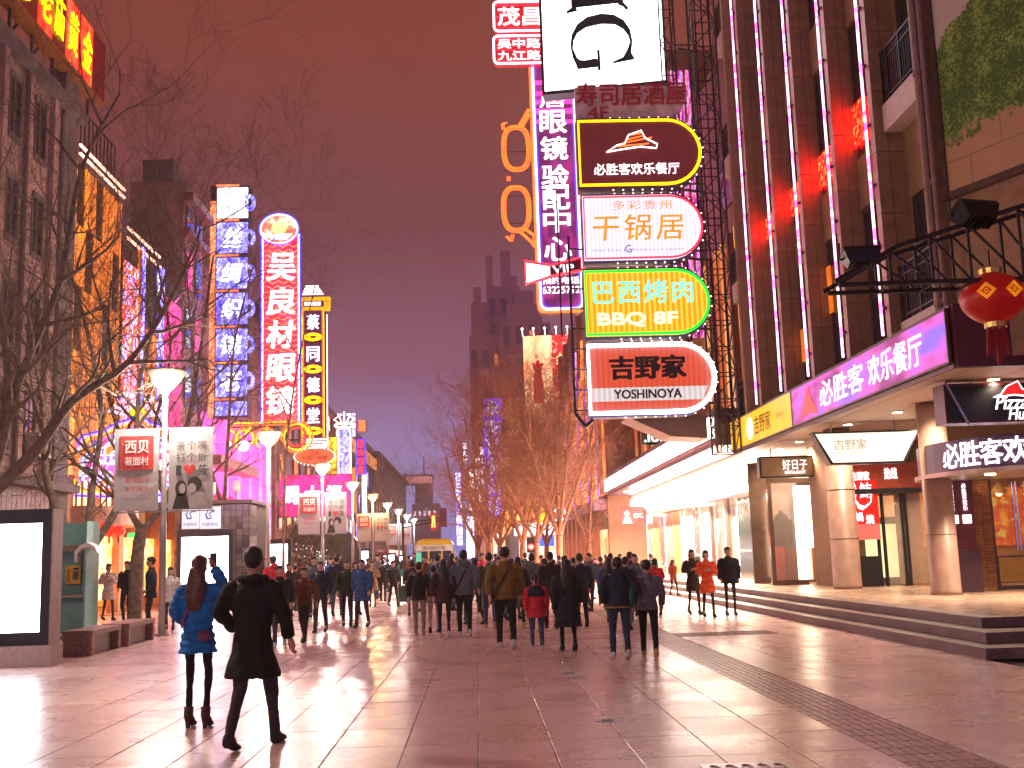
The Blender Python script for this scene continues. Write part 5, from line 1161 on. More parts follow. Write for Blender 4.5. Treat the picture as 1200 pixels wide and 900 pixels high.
# tall campaign billboard
Yq = 118.0
a = at(616, 497, Yq); b_ = at(665, 393, Yq)
cb = thing('billboard', 'tall cream and red campaign billboard with a red dress figure and gold character', 'billboard', a, math.radians(-8)); w_ = b_.x-a.x; h_ = b_.z-a.z
obj('casing', MB().box(-.1, w_+.1, .05, .8, -.1, h_+.1), dark, cb); obj('cream_panel', MB().box(0, w_*.64, -.03, .04, 0, h_), led('cream lit poster', [(.3, (255, 110, 70)), (.5, (250, 170, 120)), (.7, (255, 215, 170))], (1, 1, 1), .25, 1.7, detail=3, const=False), cb)
obj('red_panel', MB().box(w_*.645, w_, -.03, .04, .6, h_), em('red poster', (225, 25, 30), 1.4), cb); txt(cb, '金', 1.0, 1.1, em('gold poster letter', (255, 210, 110), 1.6), w_*.82, -.06, h_*.72, bold=.05)
dr = [(1.0, 2.2), (2.2, 2.2), (2.15, 4.6), (2.0, 5.6), (2.25, 6.6), (1.85, 6.5), (1.75, 6.9), (1.5, 6.9), (1.35, 6.5), (.95, 6.6), (1.2, 5.6), (1.05, 4.6)]
obj('dress_print', MB().prism([(x*.95, z*1.0) for x, z in dr], -.05, -.031), em('printed red dress', (205, 25, 30), .85), cb); obj('head_print', MB().prism([(1.43+.22*math.cos(q), 7.25+.3*math.sin(q)) for q in [2*PI*i/10 for i in range(10)]], -.05, -.031), em('printed skin', (225, 150, 120), .8), cb)
for k in range(5): obj('top_lamp', MB().ball((w_*k/4, -.6, h_+.7+.0), .12, n=6, m=4).bar((w_*k/4, 0, h_), (w_*k/4, -.6, h_+.7), .05), em('billboard lamp', (255, 220, 210), 5.0, light=False), cb)
# dark towers behind
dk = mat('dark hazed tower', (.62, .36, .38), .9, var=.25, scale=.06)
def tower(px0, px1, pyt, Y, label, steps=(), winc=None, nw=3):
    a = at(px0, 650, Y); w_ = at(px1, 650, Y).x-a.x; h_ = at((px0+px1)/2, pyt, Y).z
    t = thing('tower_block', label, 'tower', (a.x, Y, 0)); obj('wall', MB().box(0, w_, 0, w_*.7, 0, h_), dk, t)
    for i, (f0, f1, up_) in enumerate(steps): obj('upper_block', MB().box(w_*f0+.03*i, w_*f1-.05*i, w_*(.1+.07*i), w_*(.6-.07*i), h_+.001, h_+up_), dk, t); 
    for f in range(int(h_/5)):
        for k in range(nw):
            w2 = obj('window', MB().box(w_*(k+.25)/nw, w_*(k+.75)/nw, -.25, -.02, 4+f*5, 7+f*5), mat('tower window', (.30, .20, .28), .5), t)
            if winc and (f*3+k*5) % 7 == 0: obj('lit_pane', MB().box(w_*(k+.3)/nw, w_*(k+.6)/nw, -.32, -.26, 4.3+f*5, 6.2+f*5), winc, w2)
    return t, w_, h_
lw = em('tower lit window', (255, 140, 90), .8, light=False)
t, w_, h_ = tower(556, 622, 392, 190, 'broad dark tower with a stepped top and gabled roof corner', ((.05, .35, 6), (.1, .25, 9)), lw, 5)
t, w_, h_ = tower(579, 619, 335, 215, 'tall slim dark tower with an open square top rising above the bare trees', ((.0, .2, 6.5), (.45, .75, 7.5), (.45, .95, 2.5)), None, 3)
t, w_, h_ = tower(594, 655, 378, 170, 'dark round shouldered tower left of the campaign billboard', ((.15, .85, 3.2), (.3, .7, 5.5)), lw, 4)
# gold department store with bulbs, blue sign and white vertical signs
gs = thing('street_building', 'gold lit department store sloping away with strings of round bulbs on top', 'building', (4.2, 128, 0))
gl2 = led('gold facade glow', [(.3, (70, 25, 8)), (.46, (190, 90, 25)), (.56, (255, 180, 70)), (.62, (255, 235, 190)), (.68, (120, 50, 15))], (1, 1, .6), 1.0, 3.4)
obj('wall', MB().box(.1, 10, 0, 60, 0, 14), MATS['rust wall'], gs)
for k in range(15):
    zt_ = 15.5 - .12*k
    obj('gold_panel', MB().box(-.2, .08, .2+k*4, 3.8+k*4, 4.5, zt_), gl2, gs)
m = MB(); r5 = random.Random(8)
for k in range(60): m.ball((r5.uniform(-.5, 1.6), r5.uniform(-.5, 40), 15.5+r5.uniform(0, 2.2)), .24, n=6, m=4)
obj('roof_bulbs', m, em('warm roof bulb', (255, 205, 130), 4.0, light=False), gs, kind='stuff')
obj('end_wall', MB().box(-.2, 4.8, -.5, .08, 0, 15.0), mat('amber stone', (.35, .18, .07), .7, var=.4, scale=.8), gs); obj('end_net', MB().box(0, 3.5, -.7, -.52, 4, 15), gl2, gs)
bl_ = led('deep blue LED face', [(.3, (25, 10, 200)), (.52, (60, 30, 255)), (.6, (150, 130, 255)), (.64, (50, 30, 240))], (1, 1, .6), 1.6, 4.5)
vneon(569, 590, 467, 605, 112, 'deep blue vertical banner sign with white script characters', bl_, '永安百货公司', em('blue white letter', (225, 230, 255), 2.0))
vneon(541, 548, 518, 545, 150, 'small white lettered vertical sign, highest of the far white signs', mat('sign night face', (.05, .03, .06), .5), '老大房')
vneon(549, 557, 548, 600, 146, 'slim vertical sign of white characters nearest the street centre on the right', MATS['sign night face'], '食品商店')
vneon(535, 542, 553, 640, 152, 'thin glowing white vertical sign above the far crowd', bw_, 'BEIJING')
vneon(557, 565, 535, 590, 140, 'white character vertical sign on dark brown next to the gold facade', MATS['sign night face'], '第一食品')
vneon(563, 568, 522, 570, 136, 'narrow white character column just left of the blue banner sign', MATS['sign night face'], '新大楼店')
vneon(670, 676, 468, 525, 100, 'short violet vertical sign between the orange light strips', st2, None)
vneon(547, 556, 605, 655, 160, 'glowing white doorway panel with orange sides at the street end', hot, None)
m_ = em('far shop white', (255, 215, 195), 2.2)
fs = thing('street_building', 'low brightly lit shop at the far right end of the street', 'building', (2.2, 175, 0))
obj('wall', MB().box(0, 14, 0, 20, 0, 6), clad, fs); obj('lit_front', MB().box(.2, 13, -.2, -.01, .2, 5.0), led('far shop warm', [(.3, (255, 170, 130)), (.5, (255, 235, 220)), (.58, (255, 120, 100)), (.66, (255, 245, 235))], (1, 1, 1), .5, 1.7), fs)
obj('side_front', MB().box(-.3, -.01, .2, 19, .2, 5), MATS['far shop warm'], fs)
fs = thing('street_building', 'pale shop with a bright white fascia behind the far bare trees', 'building', (3.6, 100, 0))
obj('wall', MB().box(0, 4, 0, 24, 0, 4.3), conc, fs); obj('lit_front', MB().box(.1, 3.9, -.15, -.01, .2, 3.2), MATS['far shop warm'], fs); obj('fascia', MB().box(-.3, 4.0, -.5, -.02, 3.3, 4.4), em('pink white fascia', (255, 220, 215), 1.8), fs); obj('blue_sign', MB().box(1.2, 3.2, -.7, -.51, 2.3, 3.2), em('blue shop sign', (60, 110, 255), 1.4), fs)
cs2 = thing('round_sign', 'white round emblem sign glowing among the right hand branches', 'sign', at(656, 603, 66)); obj('face', MB().lathe([(.0, 0), (.42, .002), (.42, .15)], 18), hot, cs2, rot=(-PI/2, 0, 0)); obj('yellow_mark', MB().prism([(-1.3, -.35), (-.7, -.35), (-1.0, .4)], -.03, .05), yelneon, cs2)
# ------------------------------------------------------------------ street furniture on the left
def lightbox(px0, px1, pyt, pyb, Y, label, fb=.1, rz=0, base=.38):
    a = at(px0, (pyt+pyb)/2, Y); b_ = at(px1, (pyt+pyb)/2, Y); zt = at((px0+px1)/2, pyt, Y).z; w_ = b_.x-a.x
    t = thing('light_box', label, 'light box', (a.x, Y, 0), rz, 'white advertising light boxes'); zb = base
    obj('plinth', MB().box(-.05, w_+.05, -.08, .5, 0, zb-.01), mat('plinth granite', (.38, .30, .29), .45, scale=12), t)
    obj('frame', MB().box(0, w_, .02, .38, zb, zt).box(0, fb, -.04, .02, zb, zt).box(w_-fb, w_, -.04, .02, zb, zt).box(fb, w_-fb, -.04, .02, zb, zb+fb*1.3).box(fb, w_-fb, -.04, .02, zt-fb*1.5, zt), black, t)
    obj('screen', MB().box(fb+.002, w_-fb-.002, -.01, .015, zb+fb*1.3+.002, zt-fb*1.5-.002), boxw, t); return t, w_, zt
t, w_, zt = lightbox(-62, 60, 598, 760, 19.4, 'huge blank white light box in a black frame at the far left edge', .16, 0, .36)
obj('side_cap', MB().box(w_+.0, w_+.03, -.04, .4, 0, zt), mat('rose side cap', (.30, .20, .19), .45), t)
lightbox(207, 273, 621, 712, 43, 'blank white light box in front of the glass block kiosk, behind the woman in blue', .17)
lightbox(293, 341, 632, 700, 57, 'blank white light box behind the dark coated figure, with a lamp pole in front', .17)
lightbox(368, 404, 640, 695, 74, 'tall blank white light box right of the round clipped tree', .14)
lightbox(407, 434, 643, 690, 88, 'blank white light box below the pair of banners further up the left side', .14)
lightbox(444, 464, 648, 688, 104, 'small far blank white light box near the orange shrub', .14)
lightbox(466, 476, 650, 684, 122, 'second smallest far blank white light box', .14)
lightbox(478, 488, 651, 682, 140, 'smallest and farthest blank white light box by the yellow tram', .14)
# phone booth
teal = mat('teal painted steel', (.18, .42, .40), .45, var=.08, scale=2)
pb = thing('phone_booth', 'teal telephone booth panel with a yellow phone and small curved white hood', 'phone booth', (-10.05, 26.6, 0))
obj('back_panel', MB().box(0, .92, .55, .62, .1, 2.15), teal, pb); obj('side_panel', MB().box(.92, .97, -.25, .62, .05, 2.7), teal, pb); obj('side_panel', MB().box(-.25, -.2, .0, .62, .05, 2.65), teal, pb); obj('top_panel', MB().box(-.19, .91, .3, .54, 2.16, 2.68), teal, pb)
obj('canopy', MB().box(-.19, .9, -.15, .299, 2.02, 2.12), mat('tan hood', (.25, .19, .14), .5), pb)
m = MB(); m.loft([[(.72+.0, y_, 1.75), (.72, y_, 2.0), (.85, y_, 2.15), (1.0, y_, 2.2), (1.18, y_, 2.1), (1.25, y_, 1.95), (1.2, y_, 1.95), (1.1, y_, 2.05), (1.0, y_, 2.1), (.88, y_, 2.06), (.78, y_, 1.95), (.78, y_, 1.75)] for y_ in (-.32, .1)]); obj('curved_hood', m, white, pb)
ph = obj('telephone', MB().box(.28, .62, .38, .549, 1.25, 1.68), mat('yellow phone plastic', (.75, .48, .02), .35), pb); obj('handset', MB().box(.32, .38, .33, .38, 1.3, 1.6), mat('amber handset', (.45, .2, .02), .35), ph); obj('keypad', MB().box(.45, .58, .365, .379, 1.35, 1.55), mat('keypad dark', (.08, .1, .1), .5), ph); obj('card_slot', MB().box(.45, .58, .37, .379, 1.58, 1.63), black, ph)
obj('shelf', MB().box(-.18, .9, .15, .54, .95, 1.0).tube([(-.18, .15, .98), (.9, .15, .98)], .04, 8), steel, pb); obj('cable', MB().tube([(.85, .5, 1.8), (.88, .4, 1.0), (.86, .5, .3)], .012, 5), dark, pb); obj('base', MB().box(-.3, 1.02, -.1, .7, 0, .05), grey, pb)
# granite benches
bgran = mat('brown bench granite', (.26, .15, .12), .38, var=.3, scale=22, bump=.05)
for i, (y0, y1, lab) in enumerate(((21.3, 23.2, 'near polished brown granite bench beside the phone booth'), (23.5, 25.6, 'far polished brown granite bench beside the lamp pole'))):
    t = thing('bench', lab, 'bench', (-7.75, y0, 0), math.radians(2), 'granite benches'); L_ = y1-y0
    obj('seat', MB().box(0, .56, 0, L_, .37, .46), bgran, t); obj('end_block', MB().box(.01, .55, .01, .16, 0, .369), bgran, t); obj('end_block', MB().box(.01, .55, L_-.16, L_-.01, 0, .369), bgran, t); obj('side_slab', MB().box(.06, .42, .17, L_-.17, 0, .368), mat('dark bench side', (.12, .06, .05), .4, var=.2, scale=16), t)
# lamp posts
pole = mat('lamp pole steel', (.36, .35, .35), .4, metal=.5)
bowl_glow = em('lamp bowl glow', (255, 240, 215), 4.0, light=False)
shade = mat('lamp shade metal', (.22, .18, .15), .4, metal=.3)
LX = -7.42
def banner_flag(parent, x0, z1, kind, w_=1.0, h_=1.92):
    """printed fabric banner that belongs to the pole's banner arms"""
    t = thing('banner', {'a': '', 'b': ''}[kind], 'banner')
    return t
bredm = mat('banner red print', (.62, .05, .05), .6); bfab = mat('banner fabric', (.46, .44, .44), .8, var=.04); bgry = mat('banner faint print', (.45, .22, .22), .7); bblk = mat('banner black print', (.05, .05, .05), .6)
bem = bfab
def banner(kind, x, y, zt, label, simple=False):
    t = thing('banner', label, 'banner', (x, y, zt-1.95), 0, 'banners hanging on the lamp posts')
    N = 6; rings = []
    for i in range(N+1):
        z = 1.95*i/N; rings.append([(0, .01*math.sin(i), z), (.5, .02+.015*math.sin(i*1.3+x), z), (1.04, .01*math.cos(i), z), (1.04, .02+.01*math.cos(i), z), (.5, .03+.015*math.sin(i*1.3+x), z), (0, .02+.01*math.sin(i), z)])
    obj('fabric', MB().loft(rings), bfab, t)
    if kind == 'a':
        obj('red_square', MB().box(.14, .92, -.02, -.004, .98, 1.78), bredm, t); wl = em('banner white print', (235, 225, 225), .35, light=False)
        txt(t, '西贝', .56, .3, white, .53, -.03, 1.52, bold=.06); txt(t, '莜面村', .56, .2, white, .53, -.03, 1.18, bold=.05)
        if not simple: txt(t, '莞得起凉', .58, .13, bredm, .55, -.02, .72, bold=.02); txt(t, '折扣越大', .58, .13, bredm, .55, -.02, .52, bold=.02); txt(t, '凭证兑换即可', .58, .06, bgry, .55, -.02, .28)
    else:
        txt(t, '亲个嘴', .72, .22, bblk, .54, -.02, 1.52, bold=.02, space=1.25); txt(t, '打个折', .72, .22, bblk, .54, -.02, 1.24, bold=.02, space=1.25)
        txt(t, 'I', .12, .24, bblk, .24, -.02, .93, bold=.03); txt(t, '莜', .24, .26, bblk, .80, -.02, .93, bold=.03)
        ht = [(0.0, -.13), (.13, .0), (.14, .07), (.09, .12), (.03, .11), (0, .06), (-.03, .11), (-.09, .12), (-.14, .07), (-.13, 0)]
        obj('heart', MB().prism([(.50+x_, .94+z_) for x_, z_ in ht], -.025, -.006), bredm, t)
        if not simple:
            txt(t, '凭证兑换即可享受优惠', .7, .06, bgry, .54, -.02, 1.8)
            hd = mat('printed hair', (.04, .035, .035), .7); fc = mat('printed face', (.45, .42, .41), .7)
            obj('portrait_print', MB().prism([(.30+.14*math.cos(q), .50+.2*math.sin(q)) for q in [2*PI*i/12 for i in range(12)]], -.022, -.006), hd, t); obj('portrait_print', MB().prism([(.33+.08*math.cos(q), .5+.12*math.sin(q)) for q in [2*PI*i/12 for i in range(12)]], -.026, -.023), fc, t)
            obj('portrait_print', MB().prism([(.62+.17*math.cos(q), .60+.17*math.sin(q)) for q in [2*PI*i/12 for i in range(12)]], -.024, -.006), hd, t); obj('portrait_print', MB().prism([(.56+.10*math.cos(q), .5+.12*math.sin(q)) for q in [2*PI*i/12 for i in range(12)]], -.028, -.025), fc, t)
            obj('portrait_print', MB().prism([(.1, .02), (.5, .02), (.42, .35), (.2, .38)], -.022, -.006), hd, t); obj('portrait_print', MB().prism([(.5, .02), (.98, .02), (.85, .4), (.58, .42)], -.022, -.006), fc, t)
    return t
lampY = [26.7, 40, 54, 67, 80, 93, 106, 119, 132, 13.4, 0.0]
lampL = ['tall lamp post with a cone shaped head and two banners, nearest the camera', 'second tall lamp post with a cone head in front of a white light box', 'third lamp post with two banners beside the round clipped tree', 'fourth lamp post up the left side, its pole in front of the purple neon',
         'fifth lamp post with pink banners and an amber glow', 'sixth lamp post on the left, just past the amber one', 'seventh lamp post on the left with small far banners', 'eighth lamp post on the left before the traffic signal', 'ninth and farthest lamp post beside the traffic signal arm',
         'lamp post just outside the left edge of the view', 'lamp post level with the camera, out of view at left']
for i, y in enumerate(lampY):
    t = thing('street_lamp', lampL[i], 'street lamp', (LX, y, 0), 0, 'lamp posts along the left side')
    obj('pole', MB().lathe([(.085, .05), (.08, 2.6), (.065, 2.7), (.06, 5.72)], 12), pole, t, smooth=True); obj('base_plate', MB().lathe([(.17, 0), (.17, .05)], 14), pole, t)
    obj('shade', MB().lathe([(.33, 6.0), (.46, 6.2), (.48, 6.24), (.48, 6.27), (.2, 6.3)], 22), shade, t)
    obj('glow_bowl', MB().lathe([(.06, 5.70), (.13, 5.78), (.32, 5.99), (.31, 6.0)], 22), bowl_glow if i != 4 else em('amber bowl glow', (255, 190, 90), 9.0, light=False), t, smooth=True)
    ld = bpy.data.lights.new('street_lamp_light', 'POINT'); ld.energy = {0: 400, 9: 440, 10: 470, 1: 500}.get(i, 420); ld.color = (1, .80, .66) if i != 4 else (1, .6, .25); ld.shadow_soft_size = .3
    lo = bpy.data.objects.new('street_lamp_light', ld); C.objects.link(lo); lo.location = (.1, -.28, 5.62); lo.parent = t
    if i in (0, 2, 4, 6):
        m = MB()
        for z in (4.86, 2.88): m.bar((-1.16, 0, z), (1.2, 0, z), .03)
        obj('banner_arm', m, pole, t)
        sfx = ['nearest lamp post', '', 'lamp post by the clipped tree', '', 'amber lit lamp post', '', 'seventh lamp post'][i]; bl_b = 'white banner with slogan, heart and portraits on the '
        a_ = banner('a', LX-1.16, y-.05, 4.86, 'white banner with a red square of characters on the '+sfx, i > 2); b_ = banner('b', LX+.12, y-.05, 4.86, bl_b+sfx, i > 2)
# telecom kiosk
kx0, kx1, Yk = -11.9, -8.95, 44.2
ki = thing('kiosk', 'dark glass block kiosk with a flat roof behind the white light box', 'kiosk', (kx0, Yk, 0))
obj('core', MB().box(.06, kx1-kx0-.06, .06, 4, 0, 3.95), mat('kiosk core', (.05, .045, .05), .5), ki)
gb = MB(); gb.box(0, .225, -.03, .05, 0, .225); gbm = gb.mesh('glass_block', mat('glass block', (.14, .12, .12), .15, rnd=.5, spec=.8))
for i in range(12):
    for j in range(16): obj('glass_block', gbm, None, ki, (.06+i*.24, .02, .06+j*.242))
for i in range(6):
    for j in range(16): o = obj('glass_block', gbm, None, ki, (kx1-kx0-.02, .1+i*.24, .06+j*.242), (0, 0, PI/2))
obj('roof_edge', MB().box(-.1, kx1-kx0+.12, -.1, 4.1, 3.96, 4.1), mat('kiosk roof', (.10, .085, .085), .5), ki)
tb = mat('telecom blue', (.02, .08, .45), .5)
for i, (px, lab) in enumerate(((213, 'left white telecom sign with a blue curl logo on the kiosk'), (234, 'right white telecom sign with a blue curl logo on the kiosk'))):
    a = at(px, 620, Yk-.15); t = thing('sign', lab, 'sign', a, 0, 'telecom signs on the kiosk'); w_ = .66 if i == 0 else .8; h_ = .86
    obj('face', MB().box(0, w_, 0, .08, 0, h_), em('telecom white', (225, 230, 240), .8, light=False), t)
    m = MB(); cx_, cz_ = w_/2, h_*.62
    m.tube([(cx_-.06, -.02, cz_+.2), (cx_-.17, -.02, cz_+.02), (cx_-.1, -.02, cz_-.14), (cx_+.04, -.02, cz_-.13), (cx_+.02, -.02, cz_-.02), (cx_-.05, -.02, cz_+.04), (cx_+.08, -.02, cz_+.14), (cx_+.2, -.02, cz_+.12)], [.012, .03, .035, .03, .02, .02, .03, .01], 5); obj('curl_logo', m, tb, t)
    txt(t, '中国电信', w_*.8, .14, tb, w_/2, -.01, h_*.2, bold=.03)
for i, (px, py, lab) in enumerate(((249, 588, 'white upright camera on the kiosk roof at left'), (277, 590, 'white domed camera unit on the kiosk roof at right'))):
    t = thing('security_camera', lab, 'security camera', (at(px, py, Yk+.5).x, Yk+.5, 4.1)); obj('stem', MB().tube([(0, 0, 0), (0, 0, .3)], .04, 6), grey, t); obj('housing', MB().box(-.1, .1, -.12, .12, .3, .75) if i == 0 else MB().lathe([(.1, .3), (.17, .4), (.17, .6), (.08, .8)], 12), white, t)
# clipped tree, dark arched shelter, orange shrub
leafm = mat('olive leaf', (.085, .09, .03), .55, rnd=0, var=.5, scale=3); leafo = mat('autumn leaf', (.30, .09, .02), .55, var=.4, scale=3)
barkm = mat('tree bark', (.15, .10, .075), .85, var=.35, scale=7, bump=.5)
def leafball(c, rx, ry, rz, n, s, seed, shell=.45):
    r_ = random.Random(seed); m = MB(); vs_ = []; fs_ = []
    for i in range(n):
        while True:
            v = Vector((r_.uniform(-1, 1), r_.uniform(-1, 1), r_.uniform(-1, 1)))
            if shell < v.length < 1.0+.12*math.sin(v.x*7+seed)*math.cos(v.z*6): break
        p = Vector((c[0]+v.x*rx, c[1]+v.y*ry, c[2]+v.z*rz)); d1 = Vector((r_.gauss(0, 1), r_.gauss(0, 1), r_.gauss(0, 1))).normalized(); d2 = d1.orthogonal().normalized(); k = s*r_.uniform(.5, 1.3); o_ = len(vs_)
        vs_ += [p-d1*k, p-d2*k*.4, p+d1*k, p+d2*k*.4]; fs_.append((o_, o_+1, o_+2, o_+3))
    m.add(vs_, fs_); return m
cx_ = at(364, 635, 64)
t = thing('clipped_tree', 'round clipped olive green tree between the light boxes', 'tree', (cx_.x, 64, 0)); obj('trunk', MB().tube([(0, 0, 0), (.05, 0, .9), (0, 0, 1.7)], [.16, .13, .1], 7), barkm, t)
obj('crown', leafball((0, 0, 2.5), 1.85, 1.6, 1.62, 9000, .085, 2, .3), leafm, t); obj('planter', MB().lathe([(.7, 0), (.85, .5), (.8, .5)], 16), conc, t)
t = thing('arched_shelter', 'dark green arched shelter behind the clipped tree', 'shelter', (at(384, 650, 70).x, 70, 0)); obj('shell', MB().prism([(0, 0), (1.9, 0), (1.9, 2.1), (1.75, 2.8), (1.4, 3.25), (.95, 3.4), (.5, 3.25), (.15, 2.8), (0, 2.1)], 0, 1.8), mat('bottle green panel', (.015, .03, .02), .35), t); obj('rim', MB().tube([(0, -.02, 0), (0, -.02, 2.1), (.15, -.02, 2.8), (.5, -.02, 3.25), (.95, -.02, 3.4), (1.4, -.02, 3.25), (1.75, -.02, 2.8), (1.9, -.02, 2.1), (1.9, -.02, 0)], .06, 5), dark, t)
t = thing('shrub', 'orange lit rounded shrub in a planter below the far banners', 'shrub', (at(439, 650, 90).x, 90, 0)); obj('foliage', leafball((0, 0, 1.7), 1.15, 1.0, .85, 3000, .09, 5, .2), leafo, t); obj('planter', MB().lathe([(.7, 0), (.95, .9), (.9, .9)], 14), conc, t)
# traffic signals
t = thing('traffic_signal', 'pedestrian signal glowing red on a long arm over the far end of the street', 'traffic light', (at(472, 612, 72).x, 72, 0))
s0_ = t.location; p1 = at(508, 612, 72); p2 = at(517, 612, 72); dx = p1.x-s0_.x; zz_ = p1.z
obj('post', MB().tube([(0, 0, 0), (0, 0, 4.2)], .08, 8), dark, t); obj('arm', MB().tube([(0, 0, zz_-.3), (dx+.5, 0, zz_+.1)], .035, 5).tube([(0, 0, zz_), (dx+.5, 0, zz_+.25)], .03, 5), dark, t)
obj('signal_head', MB().box(dx-.22, dx+.22, 0, .2, zz_-.55, zz_+.6), mat('red lit housing', (.3, .02, .02), .5), t); obj('lit_figure', MB().ball((dx, -.03, zz_+.32), .11, .04, .11, 8, 5).box(dx-.1, dx+.1, -.05, -.002, zz_-.05, zz_+.2).box(dx-.12, dx-.03, -.05, -.002, zz_-.35, zz_-.06).box(dx+.03, dx+.12, -.05, -.002, zz_-.35, zz_-.06), em('red orange figure', (255, 110, 50), 4.0), t)
obj('signal_head', MB().box(dx+.42, dx+.85, -.1, .2, zz_-.3, zz_+.9), mat('dark red housing', (.10, .01, .02), .5), t)
t = thing('traffic_signal', 'bright red signal lamp low among the crowd at right', 'traffic light', (at(622, 643, 58).x, 58, 0)); obj('post', MB().tube([(0, 0, 0), (0, 0, 2.3)], .05, 6), dark, t); obj('lit_lens', MB().ball((0, -.16, 2.0), .15), em('red signal', (255, 30, 30), 14), t); obj('lens_core', MB().ball((0, -.3, 2.0), .06), em('orange signal core', (255, 160, 60), 14), t); obj('signal_head', MB().box(-.2, .2, -.12, .15, 1.7, 2.5), dark, t)
# yellow sightseeing tram
yp = mat('tram yellow', (.62, .42, .03), .35, coat=.4, var=.05); Yt = 60.0
a = at(488, 690, Yt); tr = thing('sightseeing_tram', 'yellow open fronted sightseeing tram with a white header at the end of the crowd', 'tram', (a.x, Yt, 0)); w_ = at(531, 660, Yt).x-a.x
obj('body', MB().box(0, w_, .06, 5.2, .35, 1.05).box(0, .14, .06, 5.2, 1.05, 1.95).box(w_-.14, w_, 2.6, 5.2, 1.05, 1.95), yp, tr)
obj('roof', MB().loft([[(.0, .0, 2.3), (w_, .0, 2.3), (w_, 5.3, 2.3), (0, 5.3, 2.3)], [(.12, .1, 2.52), (w_-.12, .1, 2.52), (w_-.12, 5.2, 2.52), (.12, 5.2, 2.52)], [(.4, .3, 2.62), (w_-.4, .3, 2.62), (w_-.4, 5, 2.62), (.4, 5, 2.62)]]), yp, tr)
obj('header', MB().box(-.02, w_+.02, -.04, .06, 1.96, 2.29), mat('header cream', (.6, .58, .5), .5), tr); txt(tr, '南京路步行街', w_*.6, .2, mat('olive print', (.15, .12, .03), .6), w_/2, -.05, 2.12, bold=.03)
for x_ in (0, w_*.32, w_*.68, w_-.1): obj('window_post', MB().box(x_, x_+.1, .0, .07, 1.05, 1.95), yp, tr)
obj('windscreen', MB().box(.1, w_-.1, .08, .1, 1.05, 1.95), darkglass, tr); obj('headlight', MB().lathe([(.1, 0), (.1, .04)], 12), em('dim headlight', (255, 240, 210), .8), tr, (.3, .06, .7), (PI/2, 0, 0)); obj('headlight', MB().lathe([(.1, 0), (.1, .04)], 12), MATS['dim headlight'], tr, (w_-.3, .06, .7), (PI/2, 0, 0))
obj('bumper', MB().box(-.02, w_+.02, -.08, .055, .3, .5), dark, tr); obj('green_poster', MB().box(.02, .3, -.06, -.0, 1.2, 1.9), em('cyan green poster', (90, 190, 160), .8), tr)
whl = MB(); whl.lathe([(.3, 0), (.32, .05), (.3, .18)], 16); whm = whl.mesh('wheel', black)
for x_ in (.02, w_-.2):
    for y_ in (1.0, 4.2): obj('wheel', whm, None, tr, (x_, y_, .32), (0, PI/2, 0))
# low bollards / bins near the right arcade
bn = thing('litter_bin', 'dark litter bin on the podium in front of the red poster doors', 'litter bin', (9.2, 47.5, .45)); obj('body', MB().lathe([(.25, 0), (.28, .05), (.28, .85)], 14), dark, bn); obj('lid', MB().lathe([(.3, .86), (.3, .92), (.1, 1.0)], 14), steel, bn)
# ------------------------------------------------------------------ bare plane trees
RMIN = .0035
def grow(mt, mt2, p, d, L_, r_, lev, rnd, spread=.6, up_=.25, twist=.2):
    n = 4 if lev > 1 else 3; pts = [p]; rs = [r_]; q = Vector(p); dd = Vector(d).normalized()
    for i in range(n):
        dd = (dd+Vector((rnd.gauss(0, twist), rnd.gauss(0, twist), rnd.gauss(0, twist)+up_*.25))).normalized(); q = q+dd*(L_/n); pts.append(q.copy()); rs.append(max(RMIN, r_*(1-.62*(i+1)/n)))
    if lev >= 3: (mt if lev >= 4 else mt2).tube(pts, rs, 7 if lev >= 4 else 5, caps=False)
    else: mt2.twig(pts, rs)
    if lev <= 0: return
    nb_ = rnd.choice((3, 4)) if lev > 1 else rnd.choice((3, 4, 5))
    for k in range(nb_):
        i = rnd.randint(1, n) if k else n; bp_ = pts[i]; ax = dd.orthogonal(); ax.rotate(Matrix.Rotation(rnd.uniform(0, 2*PI), 3, dd)); nd = (dd+ax*spread*rnd.uniform(.6, 1.4)).normalized()
        grow(mt, mt2, bp_, nd, L_*rnd.uniform(.58, .82), rs[i]*rnd.uniform(.55, .8) if k else rs[i], lev-1, rnd, spread, up_, twist)
barko = mat('amber lit bark', (.32, .14, .075), .85, var=.3, scale=7, bump=.4)
